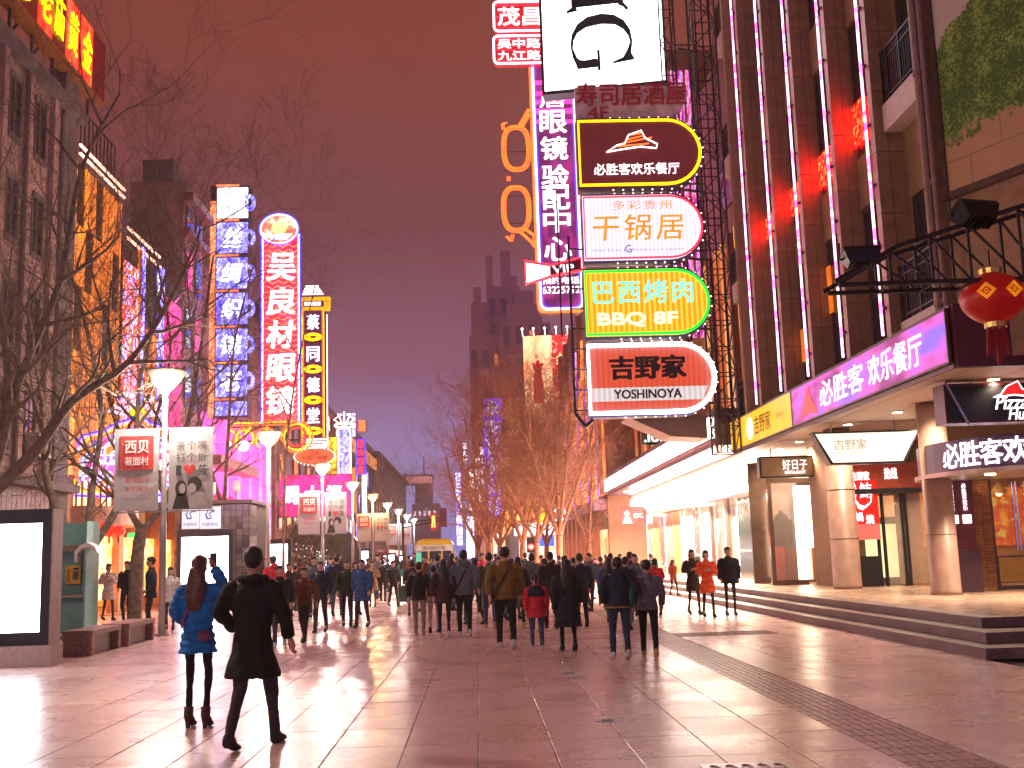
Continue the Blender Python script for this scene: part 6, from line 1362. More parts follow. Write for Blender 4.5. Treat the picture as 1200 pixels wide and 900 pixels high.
def tree(x, y, label, limbs, seed, lev=4, bark=barkm, trunk=None, group='bare plane trees on the left', twist=.16, up_=.2, spread=.6):
    """limbs: list of world-space polylines with start radius; every limb sprouts branches"""
    r_ = random.Random(seed); t = thing('plane_tree', label, 'tree', (x, y, 0), 0, group); m1, m2 = MB(), MB(); o_ = Vector((x, y, 0))
    for pts, r0, r1, nb_, ll, lv in limbs:
        P = [Vector(p)-o_ for p in pts]
        # smooth
        Q = []
        for i in range(len(P)-1):
            a, b, c, d = P[max(i-1, 0)], P[i], P[i+1], P[min(i+2, len(P)-1)]
            for k in range(4):
                f = k/4; Q.append(.5*((2*b)+(c-a)*f+(2*a-5*b+4*c-d)*f*f+(3*b-a-3*c+d)*f**3))
        Q.append(P[-1]); N = len(Q); rs = [r0+(r1-r0)*i/(N-1) for i in range(N)]
        rs = [q*(1+.08*math.sin(i*2.3)) for i, q in enumerate(rs)]
        m1.tube(Q, rs, 9)
        for k in range(nb_):
            i = int(N*(.3+.7*k/max(1, nb_-1)))-1; i = max(1, min(N-1, i)); dd = (Q[i]-Q[i-1]).normalized(); ax = dd.orthogonal(); ax.rotate(Matrix.Rotation(r_.uniform(0, 2*PI), 3, dd))
            grow(m1, m2, Q[i], (dd*.6+ax*.7+Vector((0, 0, .25))).normalized(), ll*r_.uniform(.7, 1.15), min(rs[i]*.8, .01+ll*.022), lv, r_, spread, up_, twist)
    obj('trunk', m1, bark, t, smooth=True); obj('branches', m2.mesh('branches', bark, norm=False), None, t); return t
T = at
tree(-8.9, 28.8, 'bare plane tree with a stout forked trunk behind the teal phone booth', [
    ([T(98, 740, 28.8), T(97, 655, 28.8)], 0.187, 0.158, 0, 1, 1), ([T(97, 660, 28.8), T(62, 585, 28.6), T(52, 540, 28.2), T(50, 470, 28), T(30, 380, 27.6)], 0.122, 0.036, 7, 2.0, 4),
    ([T(97, 658, 28.8), T(140, 590, 29), T(158, 520, 29.3), T(165, 440, 29.5), T(190, 340, 29.5)], 0.115, 0.029, 8, 2.0, 4), ([T(97, 655, 28.8), T(110, 560, 29.5), T(118, 480, 30), T(95, 360, 30), T(60, 260, 30)], 0.094, 0.029, 8, 2.1, 4)], 3)
tree(-9.8, 31.5, 'bare plane tree with a low split trunk behind the two standing men', [
    ([T(157, 735, 31.5), T(160, 660, 31.5), T(166, 620, 31.5)], 0.194, 0.158, 0, 1, 1), ([T(166, 622, 31.5), T(150, 590, 31.4), T(150, 540, 31.2), T(125, 450, 31), T(130, 330, 31)], 0.108, 0.029, 8, 2.1, 4),
    ([T(164, 625, 31.5), T(195, 585, 31.6), T(215, 520, 31.8), T(232, 430, 32), T(250, 300, 32)], 0.108, 0.029, 9, 2.1, 4), ([T(195, 590, 31.6), T(180, 510, 32.3), T(200, 400, 32.5), T(170, 250, 32.5)], 0.072, 0.022, 8, 2.0, 4)], 7)
tree(-11.2, 24.5, 'big bare plane tree whose pale limbs sweep in from the far left edge', [
    ([T(-80, 760, 24), T(-70, 640, 24), T(-30, 600, 24)], 0.230, 0.187, 0, 1, 1), ([T(-32, 600, 24), T(40, 530, 24), T(85, 470, 24.3), T(150, 425, 24.8), T(200, 350, 25.2), T(235, 270, 25.5)], 0.151, 0.022, 11, 1.9, 4),
    ([T(-30, 600, 24), T(5, 510, 23.6), T(8, 420, 23.2), T(-5, 330, 23)], 0.144, 0.043, 8, 1.8, 4), ([T(-30, 600, 24), T(25, 440, 23.5), T(70, 330, 23.5), T(95, 200, 23.6), T(140, 110, 24)], 0.108, 0.022, 10, 2.0, 4)], 12)
tree(-9.3, 46, 'bare plane tree rising between the kiosk and the blue white neon column', [
    ([T(262, 700, 46), T(262, 600, 46)], 0.144, 0.115, 0, 1, 1), ([T(262, 605, 46), T(268, 500, 46), T(275, 400, 46), T(300, 300, 46)], 0.094, 0.022, 10, 2.2, 4), ([T(262, 600, 46), T(235, 500, 46), T(225, 400, 46), T(215, 270, 46)], 0.086, 0.022, 10, 2.2, 4)], 22)
tree(-9.9, 57, 'slender bare plane tree in front of the red optician column', [([T(332, 700, 57), T(334, 560, 57), T(345, 450, 57), T(370, 330, 57)], 0.101, 0.022, 11, 2.2, 4)], 31)
for i, (px, Y, sc_, lab) in enumerate(((452, 112, 1.0, 'bushy bare tree at left of the distant tower'), (475, 134, 1.0, 'farther bare tree over the last lamp posts on the left'), (425, 100, 1.0, 'bare tree behind the violet neon signs'))):
    b_ = at(px, 600, Y); tree(b_.x, Y, lab, [([(b_.x, Y, 0), (b_.x, Y, 3.5)], .22, .18, 0, 1, 1), ([(b_.x, Y, 3.4), (b_.x-1, Y, 6.5), (b_.x-2.2, Y, 10)], .15, .03, 6, 2.8, 3), ([(b_.x, Y, 3.4), (b_.x+.9, Y, 6.5), (b_.x+2.2, Y, 10)], .15, .03, 6, 2.8, 3)], 40+i)
gR = 'bare trees on the right side of the street'
RMIN = .0055
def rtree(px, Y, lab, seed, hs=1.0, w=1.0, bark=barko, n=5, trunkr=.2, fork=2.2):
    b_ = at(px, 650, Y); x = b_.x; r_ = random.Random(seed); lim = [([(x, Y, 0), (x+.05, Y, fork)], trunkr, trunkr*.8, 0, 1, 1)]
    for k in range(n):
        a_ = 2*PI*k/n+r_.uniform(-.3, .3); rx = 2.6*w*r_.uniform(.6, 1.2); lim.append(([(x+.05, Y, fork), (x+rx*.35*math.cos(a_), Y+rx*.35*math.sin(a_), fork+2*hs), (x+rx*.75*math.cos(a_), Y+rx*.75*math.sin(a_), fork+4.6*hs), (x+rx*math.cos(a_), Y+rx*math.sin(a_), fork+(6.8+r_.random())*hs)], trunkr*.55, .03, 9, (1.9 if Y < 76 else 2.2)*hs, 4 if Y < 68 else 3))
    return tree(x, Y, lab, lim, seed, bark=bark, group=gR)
rtree(655, 57, 'bare tree with a pale forked trunk standing right of the crowd', 51, .92, .95, fork=2.5)
rtree(612, 64, 'dense bare tree over the middle of the crowd, left of the forked trunk', 52, 1.05, 1.15)
rtree(585, 74, 'bare tree in front of the deep blue banner sign', 53, 1.1, 1.2)
rtree(560, 92, 'leftmost bare tree of the right hand group', 54, 1.05, 1.3)
rtree(640, 80, 'bare tree below the campaign billboard', 55, 1.2, 1.2)
rtree(628, 61, 'bare tree directly behind the mustard jacket', 57, .95, 1.0)
rtree(572, 69, 'bare tree just right of the yellow tram', 58, .8, 1.0)
rtree(690, 70, 'bare tree with a bright orange lit limb near the orange strips', 56, .8, .8)
# ------------------------------------------------------------------ people
def fab(c, nm=None):
    return mat('fabric %d %d %d' % tuple(int(x*1000) for x in c) if not nm else nm, c, .8, var=.22, scale=14, bump=.12, spec=.3)
from mathutils import noise
def remesh(mb, vox, sm=3, fold=0):
    me = bpy.data.meshes.new('t'); me.from_pydata(mb.v, [], mb.f); bm = bmesh.new(); bm.from_mesh(me); bmesh.ops.recalc_face_normals(bm, faces=bm.faces); bm.to_mesh(me); bm.free()
    o = bpy.data.objects.new('t', me)
    r_ = o.modifiers.new('r', 'REMESH'); r_.mode = 'VOXEL'; r_.voxel_size = vox; s_ = o.modifiers.new('s', 'SMOOTH'); s_.factor = .5; s_.iterations = sm
    out = evaluated(o); bpy.data.objects.remove(o); bpy.data.meshes.remove(me)
    if fold:
        nn = [v.normal.copy() for v in out.vertices]
        for v, vn in zip(out.vertices, nn):
            c = v.co; q = (noise.noise(Vector((c.x*9, c.y*9, c.z*5)))*.011+noise.noise(Vector((c.x*22+5, c.y*22, c.z*13)))*.005)*fold; v.co = c+vn*q
    for p in out.polygons: p.use_smooth = True
    return out
V3_ = Vector
def ell(cx, cy, z, rx, ry, n=16): return [(cx+rx*math.cos(2*PI*k/n), cy+ry*math.sin(2*PI*k/n), z) for k in range(n)]
def hand(m, w, d, side, grip=.35):
    """palm, four fingers and a thumb from wrist w along d"""
    d = V3_(d).normalized(); ax = V3_((0, -1, 0)); ax = (ax-d*ax.dot(d)).normalized(); nr = d.cross(ax)*side
    m.tube([w, w+d*.04, w+d*.09], [.026, .034, .03], 8)
    for i in range(4):
        b_ = w+d*.085+ax*(.027-.018*i); L_ = (.062, .072, .067, .052)[i]; m.tube([b_, b_+d*L_*.55+nr*.004, b_+d*L_*.9-nr*.02*grip*3], [.0105, .0095, .008], 6)
    m.tube([w+d*.03+ax*.022, w+d*.065+ax*.048, w+d*.10+ax*.052], [.013, .011, .009], 6)
def make_person(stride=.25, hem=.80, flare=1.0, quilt=0, fem=False, armL=None, armR=None, hair='short', hood=False, heel=0.0, wide=1.0, legw=1.0, cut=None, collar=True, lean=0.0, vox=.015, coat_name='jacket'):
    """front is -y; returns part name -> mesh; 1.72 m tall"""
    sw = .175 if fem else .195
    J = {}
    P = V3_((0, 0, .93)); N = V3_((0, -.01+lean, 1.45))
    for s, nm in ((-1, 'L'), (1, 'R')):
        f = s*stride
        hip = V3_((s*.09, 0, .90)); ank = V3_((s*.10, -f, .09+(.05 if f < -.1 else 0)+heel)); knee = V3_((s*.10, -f*.5-.035-(.05 if f < 0 else 0), .49)); J[nm] = (hip, knee, ank)
    defA = lambda s: (V3_((s*sw, lean, 1.40)), V3_((s*(sw+.06), .03+s*stride*.35, 1.13)), V3_((s*(sw+.05), -.05+s*stride*.8, .90)))
    A = {'L': armL or defA(-1), 'R': armR or defA(1)}
    out = {}
    m = MB(); hc = V3_((0, -.015+lean, 1.605))
    m.ball(hc, .076, .093, .115, 14, 10); m.ball(hc+V3_((0, -.028, -.055)), .055, .062, .062, 10, 7); m.ball(hc+V3_((0, -.092, -.012)), .014, .02, .026, 6, 5); m.ball(hc+V3_((0, -.082, -.055)), .026, .014, .011, 8, 5)
    m.ball(hc+V3_((0, -.078, .03)), .05, .018, .012, 8, 5)
    for s in (-1, 1): m.ball(hc+V3_((s*.078, .005, -.01)), .013, .022, .032, 6, 5)
    m.tube([N, hc+V3_((0, .01, -.05))], [.058, .052], 10)
    m.loft([ell(0, 0, .86, .13, .10), ell(0, 0, 1.1, .115, .09), ell(0, lean, 1.35, .15, .09), ell(0, lean, 1.45, .07, .06)])
    for s, nm in ((-1, 'L'), (1, 'R')):
        a, b, c = A[nm]; m.tube([V3_((0, lean, 1.38)), a, b, c], [.06, .045, .036, .026], 8); hand(m, c, c-b, s)
        h, k, n_ = J[nm]; m.tube([h, k, n_], [.06*legw, .036*legw, .028*legw], 8); m.tube([n_, n_+V3_((0, -.12, -.05-heel*.8))], [.035, .028], 6)
    out['body'] = remesh(m, .0095 if vox < .014 else .012, 1)
    # upper garment
    m = MB(); rings = []; nz = int((1.44-hem)/.02)
    for i in range(nz+1):
        z = hem+(1.44-hem)*i/nz
        if z > 1.3: rx = (sw+.02)+(.075-sw-.02)*((z-1.3)/.14)**1.35; ry = .125-.05*((z-1.3)/.14)**2
        elif z > 1.02: t = (z-1.02)/.28; rx = .165+(sw+.03-.165)*t; ry = .118+.012*t
        elif z > .82: t = (1.02-z)/.2; rx = .165+.025*t; ry = .118+.02*t
        else: t = (.82-z)/.5; rx = .19+.06*t*flare; ry = .138+.07*t*flare
        if fem and .95 < z < 1.15: rx *= .93
        rx *= wide; ry *= wide
        if quilt: q = .011*math.sin((z-hem)*2*PI/quilt); rx += q; ry += q
        if hem < .75 and z < .8: f = 1+.03*math.sin(z*20); rx *= f
        rings.append(ell(0, lean*max(0, (z-.9)/.5), z, rx, ry, 22))
    m.loft(rings)
    for s, nm in ((-1, 'L'), (1, 'R')):
        a, b, c = A[nm]; n_ = 22; pts = []; rs = []
        for i in range(n_+1):
            t = i/n_
            p = (a+V3_((0, 0, -.03))).lerp(b, t*2) if t < .5 else b.lerp(c, (t-.5)*2*.93); r0 = (.078-.02*t)*wide
            if quilt: r0 += .008*math.sin(t*.56*2*PI/quilt)
            else: r0 += .003*math.sin(t*23)
            pts.append(p); rs.append(r0)
        m.tube(pts, rs, 10); m.ball(a+V3_((-s*.02, 0, -.025)), .075*wide, .072*wide, .07, 10, 6)
    if collar: m.tube([V3_((0, lean*.9, 1.41)), V3_((0, lean-.0, 1.49))], [.088, .075], 12)
    if hood: m.ball(V3_((0, .075+lean, 1.47)), .105, .07, .085, 12, 8); m.ball(V3_((0, .05+lean, 1.43)), .12, .08, .05, 12, 8)
    out[coat_name] = remesh(m, vox, 2, .6 if quilt else 1.3)
    # trousers
    m = MB(); m.loft([ell(0, 0, .80, .155, .105), ell(0, 0, .9, .16, .11), ell(0, 0, .99, .14, .1)])
    for nm in ('L', 'R'):
        h, k, n_ = J[nm]; m.tube([h, (h+k)/2, k, (k+n_)/2, n_+V3_((0, 0, -.02))], [.092*legw, .078*legw, .060*legw, .052*legw, .046*legw], 10)
    out['trousers'] = remesh(m, vox, 2, .9)
    for s, nm in ((-1, 'L'), (1, 'R')):
        n_ = J[nm][2]; m = MB(); rise = n_.z-.09-heel; base = 0
        def ring(y, w, z0, z1, n=8): return [(n_.x+w*math.cos(2*PI*k/n+PI/8), y, z0+rz_(y)+(z1-z0)*(.5+.5*math.sin(2*PI*k/n+PI/8))) for k in range(n)]
        y0 = n_.y; rz_ = lambda y: rise*max(0, min(1, (y-y0+.12)/.15))
        m.loft([ring(y0+.06, .032, base+heel, base+heel+.1), ring(y0+.03, .042, base+heel, base+heel+.13), ring(y0-.04, .045, base+heel*.6, base+heel*.6+.11), ring(y0-.11, .048, base, base+.075), ring(y0-.17, .042, base, base+.055), ring(y0-.195, .02, base+.005, base+.04)])
        if heel: m.tube([(n_.x, y0+.03, base), (n_.x, y0+.03, base+heel+.02)], [.022, .032], 8); m.tube([(n_.x, y0+.01, base+.05+heel), (n_.x, y0, base+heel+.15)], [.05, .054], 10)
        me = m.mesh('shoe'); 
        for p in me.polygons: p.use_smooth = True
        out['shoe'+nm] = me
    m = MB()
    m.ball(hc+V3_((0, .022, .028)), .088, .095, .105, 14, 9)
    if hair == 'short': m.ball(hc+V3_((0, -.03, .075)), .07, .06, .045, 10, 6); m.ball(hc+V3_((0, .05, -.02)), .07, .045, .06, 10, 6)
    elif hair == 'long':
        m.ball(hc+V3_((0, -.01, .06)), .086, .09, .06, 12, 7)
        m.loft([ell(0, .055+lean, 1.60, .09, .06), ell(0, .085+lean, 1.5, .105, .055), ell(0, .12+lean, 1.38, .115, .045), ell(0, .135+lean, 1.26, .10, .035), ell(0.01, .14+lean, 1.17, .06, .02)])
    elif hair == 'bob': m.ball(hc+V3_((0, .02, -.03)), .098, .085, .09, 12, 8); m.ball(hc+V3_((0, -.04, .07)), .078, .055, .045, 10, 6)
    elif hair == 'tail': m.ball(hc+V3_((0, -.02, .07)), .08, .075, .05, 10, 6); m.tube([hc+V3_((0, .1, .04)), hc+V3_((0, .16, -.02)), hc+V3_((0, .15, -.16))], [.03, .035, .015], 8)
    out['hair'] = remesh(m, .012, 2, .7)
    m = MB()
    for s in (-1, 1): m.ball(hc+V3_((s*.03, -.083, .008)), .010, .006, .007, 6, 4)
    out['eyes'] = m.mesh('eyes')
    return out
LEG0 = .0
PR = {}
PR['man_walk'] = make_person(.26, .83)
PR['man_stroll'] = make_person(-.17, .80, wide=1.05)
PR['man_stand'] = make_person(.04, .80, armL=(V3_((-.195, 0, 1.40)), V3_((-.26, .05, 1.14)), V3_((-.2, -.1, .98))), armR=(V3_((.195, 0, 1.40)), V3_((.26, .05, 1.14)), V3_((.2, -.1, .98))))
PR['hood_man'] = make_person(.15, .84, hood=True, armL=(V3_((-.195, 0, 1.40)), V3_((-.27, .06, 1.15)), V3_((-.22, -.06, .93))), armR=(V3_((.195, 0, 1.40)), V3_((.27, .06, 1.15)), V3_((.22, -.06, .93))))
PR['coat_man'] = make_person(.2, .55, flare=.8, coat_name='coat')
PR['long_coat_woman'] = make_person(.12, .46, flare=.55, quilt=.075, fem=True, hair='long', legw=.78, wide=1.12, coat_name='coat')
PR['coat_woman'] = make_person(.16, .62, flare=.7, fem=True, hair='bob', legw=.75, coat_name='coat', armL=(V3_((-.175, 0, 1.40)), V3_((-.24, .02, 1.15)), V3_((-.07, -.17, 1.18))), armR=(V3_((.175, 0, 1.40)), V3_((.24, .02, 1.15)), V3_((.07, -.18, 1.2))))
PR['jacket_woman'] = make_person(.17, .76, fem=True, hair='long', legw=.78)
PR['cape_woman'] = make_person(.05, .80, flare=2.2, fem=True, hair='short', legw=.7, wide=1.22, coat_name='cape')
PR['child'] = make_person(.08, .74, quilt=.09, fem=True, hair='tail', wide=1.06)
PR['puffer_man'] = make_person(-.22, .66, quilt=.085, wide=1.1, coat_name='coat')
def person(kind, px, py, top, rot, cols, label, group='people walking in the street', straps=None, z0=0.0, xyz=None, sx=1.0):
    p = atg(px, py, z0) if xyz is None else V3_(xyz)
    hgt = at(px, top, p.y).z-z0 if top else 1.72
    s = hgt/1.735
    t = thing('person', label, 'person', p, math.radians(rot), group); t.scale = (s*sx, s*sx, s)
    parts = PR[kind]
    for nm, me in parts.items():
        if nm == 'eyes':
            if abs(((rot+180) % 360)-180) < 100: obj('eyes', me, None, t); recolor_mesh(t.children[-1], blk)
            continue
        pn = 'shoe' if nm.startswith('shoe') else nm
        key = 'body' if pn == 'body' else pn
        c = {'body': skin, 'hair': hairm, 'shoe': fab((.02, .02, .022))}.get(pn)
        if pn in ('jacket', 'coat', 'cape'): c = cols[0]
        if pn == 'trousers': c = cols[1]
        if pn == 'shoe' and len(cols) > 2: c = cols[2]
        if pn == 'hair' and len(cols) > 3: c = cols[3]
        o = obj(pn, me, None, t); recolor_mesh(o, c)
    return t
def recolor_mesh(o, m):
    if not o.data.materials: o.data.materials.append(m)
    o.material_slots[0].link = 'OBJECT'; o.material_slots[0].material = m
hairm = mat('dark hair', (.018, .012, .010), .5, var=.3, scale=30); hairb = mat('brown hair', (.085, .025, .015), .45, var=.4, scale=30)
black_ = fab((.012, .012, .014)); char = fab((.035, .035, .04)); navy = fab((.02, .025, .05)); jean = fab((.06, .085, .13)); dj = fab((.03, .045, .08)); grn = fab((.03, .04, .025)); olive = fab((.16, .10, .025)); brown = fab((.13, .045, .02))
slate = fab((.10, .12, .15)); khaki = fab((.22, .19, .15)); plum = fab((.05, .02, .03)); redj = fab((.55, .03, .05)); orange = fab((.75, .10, .03)); tan = fab((.45, .26, .12)); beige = fab((.5, .4, .36)); tealj = fab((.05, .35, .32)); blueP = fab((.012, .15, .48), 'shiny blue nylon'); darkbr = fab((.045, .03, .022)); yshoe = fab((.55, .42, .1)); wsh = fab((.55, .55, .55)); bootb = mat('brown suede', (.07, .03, .018), .8); bluej = fab((.03, .08, .25))
MATS['shiny blue nylon'].node_tree.nodes['Principled BSDF'].inputs['Roughness'].default_value = .45
def bag(t, kind, c, x=0, y=.15, z=1.15):
    if kind == 'pack': b_ = MB(); b_.ball((x, y+.06, z), .15, .10, .22, 12, 8); o = obj('backpack', b_, c, t, smooth=True)
    elif kind == 'strap':
        b_ = MB(); pts = [(-.14, -.10, 1.40), (-.10, .02, 1.45), (-.03, .135, 1.3), (.08, .145, 1.1), (.19, .10, .93)]; b_.tube(pts, .014, 5); o = obj('shoulder_strap', b_, c, t)
        obj('bag', MB().ball((.23, .02, .86), .05, .12, .09, 10, 6), c, t, smooth=True)
    elif kind == 'hand': obj('shopping_bag', MB().loft([[(x-.12, -.05, .42), (x+.12, -.05, .42), (x+.12, .05, .42), (x-.12, .05, .42)], [(x-.13, -.04, .75), (x+.13, -.04, .75), (x+.13, .04, .75), (x-.13, .04, .75)]]), c, t)
PW = 180
# the two nearest
PR['blue_woman'] = make_person(.03, .74, quilt=.078, fem=True, hair='long', heel=.06, wide=1.03, legw=.72, flare=1.2, hood=True, vox=.012, coat_name='coat',
    armL=(V3_((-.175, .0, 1.40)), V3_((-.10, -.19, 1.22)), V3_((-.02, -.16, 1.50))), armR=(V3_((.175, 0, 1.40)), V3_((.27, .02, 1.15)), V3_((.22, -.14, .98))))
# she faces away: her left side is at the right of the picture once turned
PR['blue_woman'] = make_person(.02, .74, quilt=.078, fem=True, hair='long', heel=.06, wide=1.03, legw=.72, flare=1.2, hood=True, vox=.012, coat_name='coat',
    armL=(V3_((-.175, .0, 1.40)), V3_((-.31, -.05, 1.34)), V3_((-.12, -.16, 1.60))), armR=(V3_((.175, 0, 1.40)), V3_((.255, .03, 1.15)), V3_((.15, -.14, 1.02))))
t = person('blue_woman', 231, 853, 650, 176, (blueP, black_, bootb, hairb), 'woman in a bright blue quilted coat seen from behind taking a photo', 'people nearest the camera', sx=.93)
obj('phone', MB().box(-.13, -.05, -.235, -.225, 1.60, 1.75), black, t); obj('shoulder_strap', MB().tube([(-.10, .03, 1.44), (-.02, .145, 1.3), (.10, .135, 1.14), (.17, .05, 1.0)], .013, 5), fab((.35, .02, .12)), t)
obj('handbag', MB().ball((-.12, .165, .92), .075, .035, .06, 12, 8), fab((.16, .05, .14)), t, smooth=True)
PR['tall_coat_man'] = make_person(-.27, .60, flare=2.6, wide=1.0, vox=.013, coat_name='coat', armL=(V3_((-.195, 0, 1.40)), V3_((-.31, .06, 1.15)), V3_((-.33, -.04, .92))), armR=(V3_((.195, 0, 1.40)), V3_((.30, .04, 1.16)), V3_((.22, -.15, 1.0))))
t = person('tall_coat_man', 296, 877, 640, 168, (black_, fab((.045, .04, .05)), char, hairm), 'tall person in a flaring black coat striding away beside the woman in blue', 'people nearest the camera')
obj('fur_collar', MB().tube([(.11*math.cos(q), -.0+.1*math.sin(q), 1.45) for q in [2*PI*i/14 for i in range(14)]], .035, 7, closed=True), black_, t, smooth=True)
GL_ = 'people on the left side by the light boxes'; GM_ = 'people walking away in the middle'; GR_ = 'people on the right side'; GF_ = 'people in the far crowd'
person('man_stand', 148, 731, 657, -15, (black_, black_), 'man in a dark open jacket standing near the telephone booth facing the street', GL_)
person('man_stand', 176, 742, 652, -75, (navy, black_), 'man in a dark jacket standing sideways between the bench and the lamp post', GL_)
person('coat_woman', 126, 727, 660, 40, (beige, char), 'person in a pale pinkish coat just right of the phone booth', GL_)
person('jacket_woman', 199, 738, 664, 10, (fab((.6, .58, .56)), jean), 'person in a white jacket half hidden behind the nearest lamp post', GL_)
person('puffer_man', 328, 757, 662, 8, (black_, black_, wsh), 'man in a black puffer coat walking towards us right of the tall dark figure', GL_)
person('man_walk', 357, 752, 664, -12, (brown, khaki), 'person in a rusty brown jacket and khaki trousers walking towards us', GL_)
person('man_stroll', 376, 741, 657, -5, (navy, fab((.06, .05, .045))), 'grey haired man in a navy jacket right of the brown jacket', GL_).children
person('man_stand', 338, 722, 660, 20, (char, char), 'person in charcoal behind the black puffer coat man', GL_)
person('man_walk', 346, 716, 662, 160, (plum, char), 'person in dark plum walking away behind the brown jacket', GL_)
person('man_walk', 407, 734, 656, 5, (grn, char), 'man in a dark green jacket left of the blue hooded coat', GL_)
person('puffer_man', 425, 735, 655, -10, (bluej, black_), 'person in a royal blue quilted coat facing us', GL_)
person('coat_woman', 416, 720, 658, 30, (char, black_), 'woman in a charcoal coat between the green and the blue jackets', GL_)
person('coat_woman', 437, 711, 657, 0, (tan, char), 'woman in a tan orange coat walking towards us', GL_)
person('man_walk', 449, 705, 656, 180, (black_, black_), 'person in black walking away right of the tan coat', GL_)
person('man_walk', 461, 711, 657, 20, (char, jean), 'man in a dark jacket and blue jeans left of the small suitcase', GL_)
t = person('jacket_woman', 471, 690, 656, 170, (tealj, char), 'small far person in a turquoise jacket pulling a suitcase', GL_)
sp0 = atg(473, 708); sc2 = thing('suitcase', 'small dark green suitcase standing on the paving in the middle of the crowd', 'suitcase', sp0, .3); obj('shell', MB().prism(rrect(.42, .55, .07), -.12, .12), fab((.04, .07, .05)), sc2, (-.21, 0, .08)); obj('handle', MB().tube([(-.1, .1, .6), (-.1, .16, .95), (.1, .16, .95), (.1, .1, .6)], .012, 5), dark, sc2)
for x_ in (-.15, .15): obj('wheel', MB().lathe([(.04, -.02), (.04, .02)], 8), black, sc2, (x_, 0, .04), (0, PI/2, 0))
t = person('man_walk', 492, 745, 658, PW, (fab((.03, .025, .025)), khaki, fab((.3, .28, .25))), 'person in pale khaki trousers with a black backpack walking away', GM_); bag(t, 'pack', black_)
person('man_stroll', 509, 742, 662, PW, (khaki, beige), 'person in light beige clothes between the backpack and the dark haired woman', GM_)
person('jacket_woman', 521, 748, 655, PW, (plum, black_, wsh), 'long haired woman in a dark plum jacket and black leggings walking away', GM_)
t = person('hood_man', 545, 747, 644, PW, (slate, black_, wsh), 'man in a slate grey hooded jacket with a dark shoulder strap', GM_); bag(t, 'strap', black_)
person('man_walk', 575, 737, 647, PW, (fab((.10, .07, .03)), jean, tan), 'man in a dark olive jacket and jeans left of the mustard jacket', GM_)
t = person('man_walk', 594, 760, 640, PW, (olive, black_, wsh), 'man in a mustard brown jacket with a thin strap walking away', GM_, sx=1.1); bag(t, 'strap', darkbr)
person('jacket_woman', 609, 737, 652, PW, (char, black_, yshoe), 'person in charcoal with yellow shoes right of the mustard jacket', GM_)
t = person('child', 630, 762, 672, PW, (redj, jean, wsh), 'child in a red quilted jacket with navy shoulders and jeans', GM_, sx=1.05)
obj('navy_yoke', MB().loft([ell(0, 0, 1.22, .225, .16), ell(0, 0, 1.35, .23, .16), ell(0, 0, 1.42, .15, .11), ell(0, 0, 1.46, .09, .08)]), navy, t, smooth=True)
person('man_walk', 647, 737, 646, PW, (fab((.03, .02, .02)), black_), 'tall person in black between the child and the long puffer coat', GM_)
t = person('long_coat_woman', 667, 763, 655, PW, (fab((.02, .02, .028)), black_), 'woman in a long black puffer coat with a strap walking away', GM_, sx=1.12); bag(t, 'strap', black_)
person('man_walk', 682, 735, 648, PW, (navy, black_), 'person in navy just right of the long puffer coat', GM_)
person('coat_woman', 699, 688, 652, PW, (fab((.45, .03, .06)), black_), 'small far person in a crimson coat between two dark groups', GM_)
t = person('hood_man', 728, 772, 652, PW, (fab((.02, .03, .05)), dj, wsh), 'person in a navy and green jacket and blue jeans walking away at right', GM_, sx=1.1)
obj('yellow_hem', MB().loft([ell(0, 0, .86, .195, .145), ell(0, 0, .89, .195, .145)]), fab((.3, .2, .03)), t, smooth=True); obj('green_side', MB().ball((-.2, .02, 1.05), .06, .12, .2, 10, 7), fab((.02, .10, .06)), t, smooth=True)
person('man_walk', 762, 770, 655, PW-8, (fab((.13, .14, .18)), black_, yshoe), 'man in a blue grey jacket and black trousers with pale green shoes', GM_, sx=1.05)
person('man_walk', 741, 722, 646, PW, (plum, char), 'person in dark clothing behind the blue grey jacket', GM_)
person('coat_woman', 756, 718, 656, PW, (fab((.5, .08, .06)), char), 'person in a coral red coat partly hidden by the blue grey jacket', GM_)
person('man_walk', 718, 715, 648, PW, (fab((.25, .08, .04)), char), 'person in a rust red top behind the navy and green jacket', GM_)
person('coat_woman', 814, 720, 643, 6, (darkbr, black_, char), 'woman in a dark brown open coat walking at left of the orange coat', GR_)
person('coat_woman', 831, 723, 644, 0, (orange, black_, black_), 'woman in a bright orange coat holding her phone near the steps', GR_)
person('cape_woman', 857, 721, 640, -4, (black_, black_, char), 'person in a black cape coat right of the orange coat', GR_)
person('jacket_woman', 790, 698, 656, 30, (fab((.6, .15, .06)), jean), 'woman in an orange top and jeans on the podium near the dark door', GR_, z0=.45)
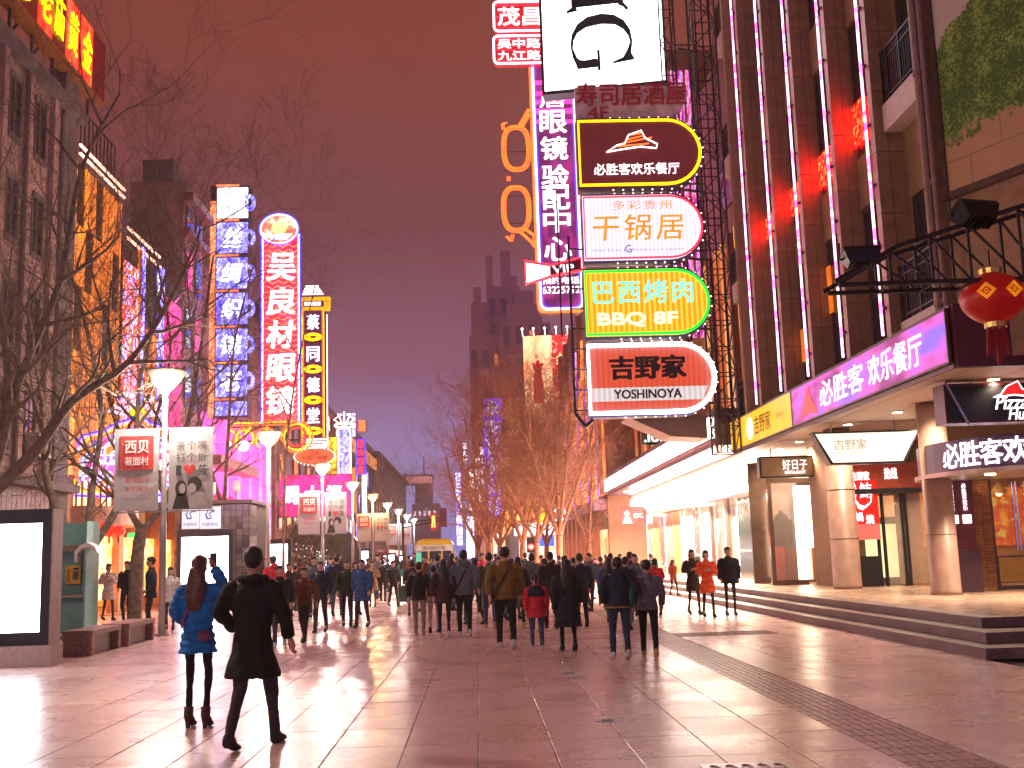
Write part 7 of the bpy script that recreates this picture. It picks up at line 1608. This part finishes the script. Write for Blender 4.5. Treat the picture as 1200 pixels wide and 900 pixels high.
# far crowd
r6 = random.Random(17)
far_c = [('black_', black_, 'black'), ('char', char, 'charcoal'), ('navy', navy, 'navy'), ('plum', plum, 'plum'), ('grn', grn, 'dark green'), ('slate', slate, 'slate grey'), ('brown', brown, 'rust brown'), ('khaki', khaki, 'khaki'), ('redj', redj, 'red'), ('bluej', bluej, 'blue')]
kinds = ['man_walk', 'man_stroll', 'jacket_woman', 'coat_woman', 'hood_man', 'puffer_man', 'coat_man']
spots = [(300, 700), (312, 706), (352, 702), (388, 708), (398, 700), (431, 696), (443, 692), (455, 694), (480, 697), (486, 690), (497, 700), (505, 694), (530, 702), (536, 694), (556, 718), (566, 708), (560, 698), (582, 700), (603, 712), (617, 703), (625, 722), (636, 706), (657, 704), (672, 712), (690, 702), (706, 710), (712, 698), (729, 706), (748, 704), (765, 700), (773, 694), (464, 688), (474, 684), (515, 690), (547, 690), (592, 690), (640, 692), (680, 694), (650, 720), (586, 726), (664, 726), (484, 722), (500, 716), (514, 722), (531, 716), (541, 727), (558, 732), (601, 726), (614, 720), (640, 728), (674, 719), (693, 716), (716, 730), (736, 738), (747, 728), (770, 722), (395, 722), (368, 724), (320, 732), (308, 720), (443, 702)]
marks = ['a lamp pole', 'the yellow tram', 'the clipped tree', 'the far light boxes', 'the white band canopy', 'the forked bare tree', 'the mustard jacket', 'the traffic signal']
lm = [(245, 'the glass block kiosk'), (364, 'the clipped tree'), (420, 'the blue quilted coat'), (470, 'the turquoise jacket'), (510, 'the yellow tram'), (545, 'the slate hooded man'), (594, 'the mustard jacket'), (630, 'the red quilted child'), (667, 'the long puffer coat'), (728, 'the navy jacket'), (770, 'the blue grey jacket')]
used_l = {}
for i, (px, py) in enumerate(spots):
    c = far_c[(i*3+i//4) % len(far_c)]; k_ = kinds[(i*5+1) % len(kinds)]; b_ = c if i % 3 else far_c[(i+4) % 6]
    mk = min(lm, key=lambda q: abs(q[0]-px)); side = 'left of' if px < mk[0] else 'right of'
    away = i % 3 != 0
    base = 'distant person in %s %s %s, %s' % (c[2], {'jacket_woman': 'short jacket', 'coat_woman': 'coat', 'hood_man': 'hooded jacket', 'puffer_man': 'quilted coat', 'coat_man': 'long coat'}.get(k_, 'jacket'), side+' '+mk[1], 'walking away' if away else 'facing us')
    for alt in ('smaller farther person', 'half hidden person', 'barely visible person', 'person deep in the crowd', 'another far walker', 'small shadowy figure'):
        if base in used_l: base = 'distant person'.join(base.split(base[:base.index(' in ')], 1)).replace('distant person', alt, 1)
    used_l[base] = 1
    q_ = person(k_, px, py, r6.uniform(647, 656), (180 if away else 0)+r6.uniform(-38, 38), (c[1], far_c[(i*7) % 6][1] if i % 4 else jean), base, GF_)
    if i % 4 == 1: bag(q_, 'pack', far_c[(i*5) % 8][1])
    elif i % 4 == 2: bag(q_, 'hand', (redj, tan, beige, wsh)[i % 4-0 if i % 4 < 4 else 0], .3*(-1)**(i//4), 0, 0)
    elif i % 7 == 0: bag(q_, 'strap', black_)
# ------------------------------------------------------------------ thin city haze
hm = bpy.data.materials.new('city haze'); hm.use_nodes = True; hn = hm.node_tree.nodes; hn.clear()
ho = hn.new('ShaderNodeOutputMaterial'); hv = hn.new('ShaderNodeVolumePrincipled'); hv.inputs['Color'].default_value = (.95, .82, .84, 1); hv.inputs['Density'].default_value = .0008; hv.inputs['Anisotropy'].default_value = .55
hm.node_tree.links.new(hv.outputs[0], ho.inputs['Volume'])
hz_ = MB(); hz_.box(-205, 205, -45, 435, -2.2, 90); tag(obj('haze', hz_, hm), kind='stuff')
S.cycles.volume_bounces = 0
bpy.data.scenes.remove(WORK)
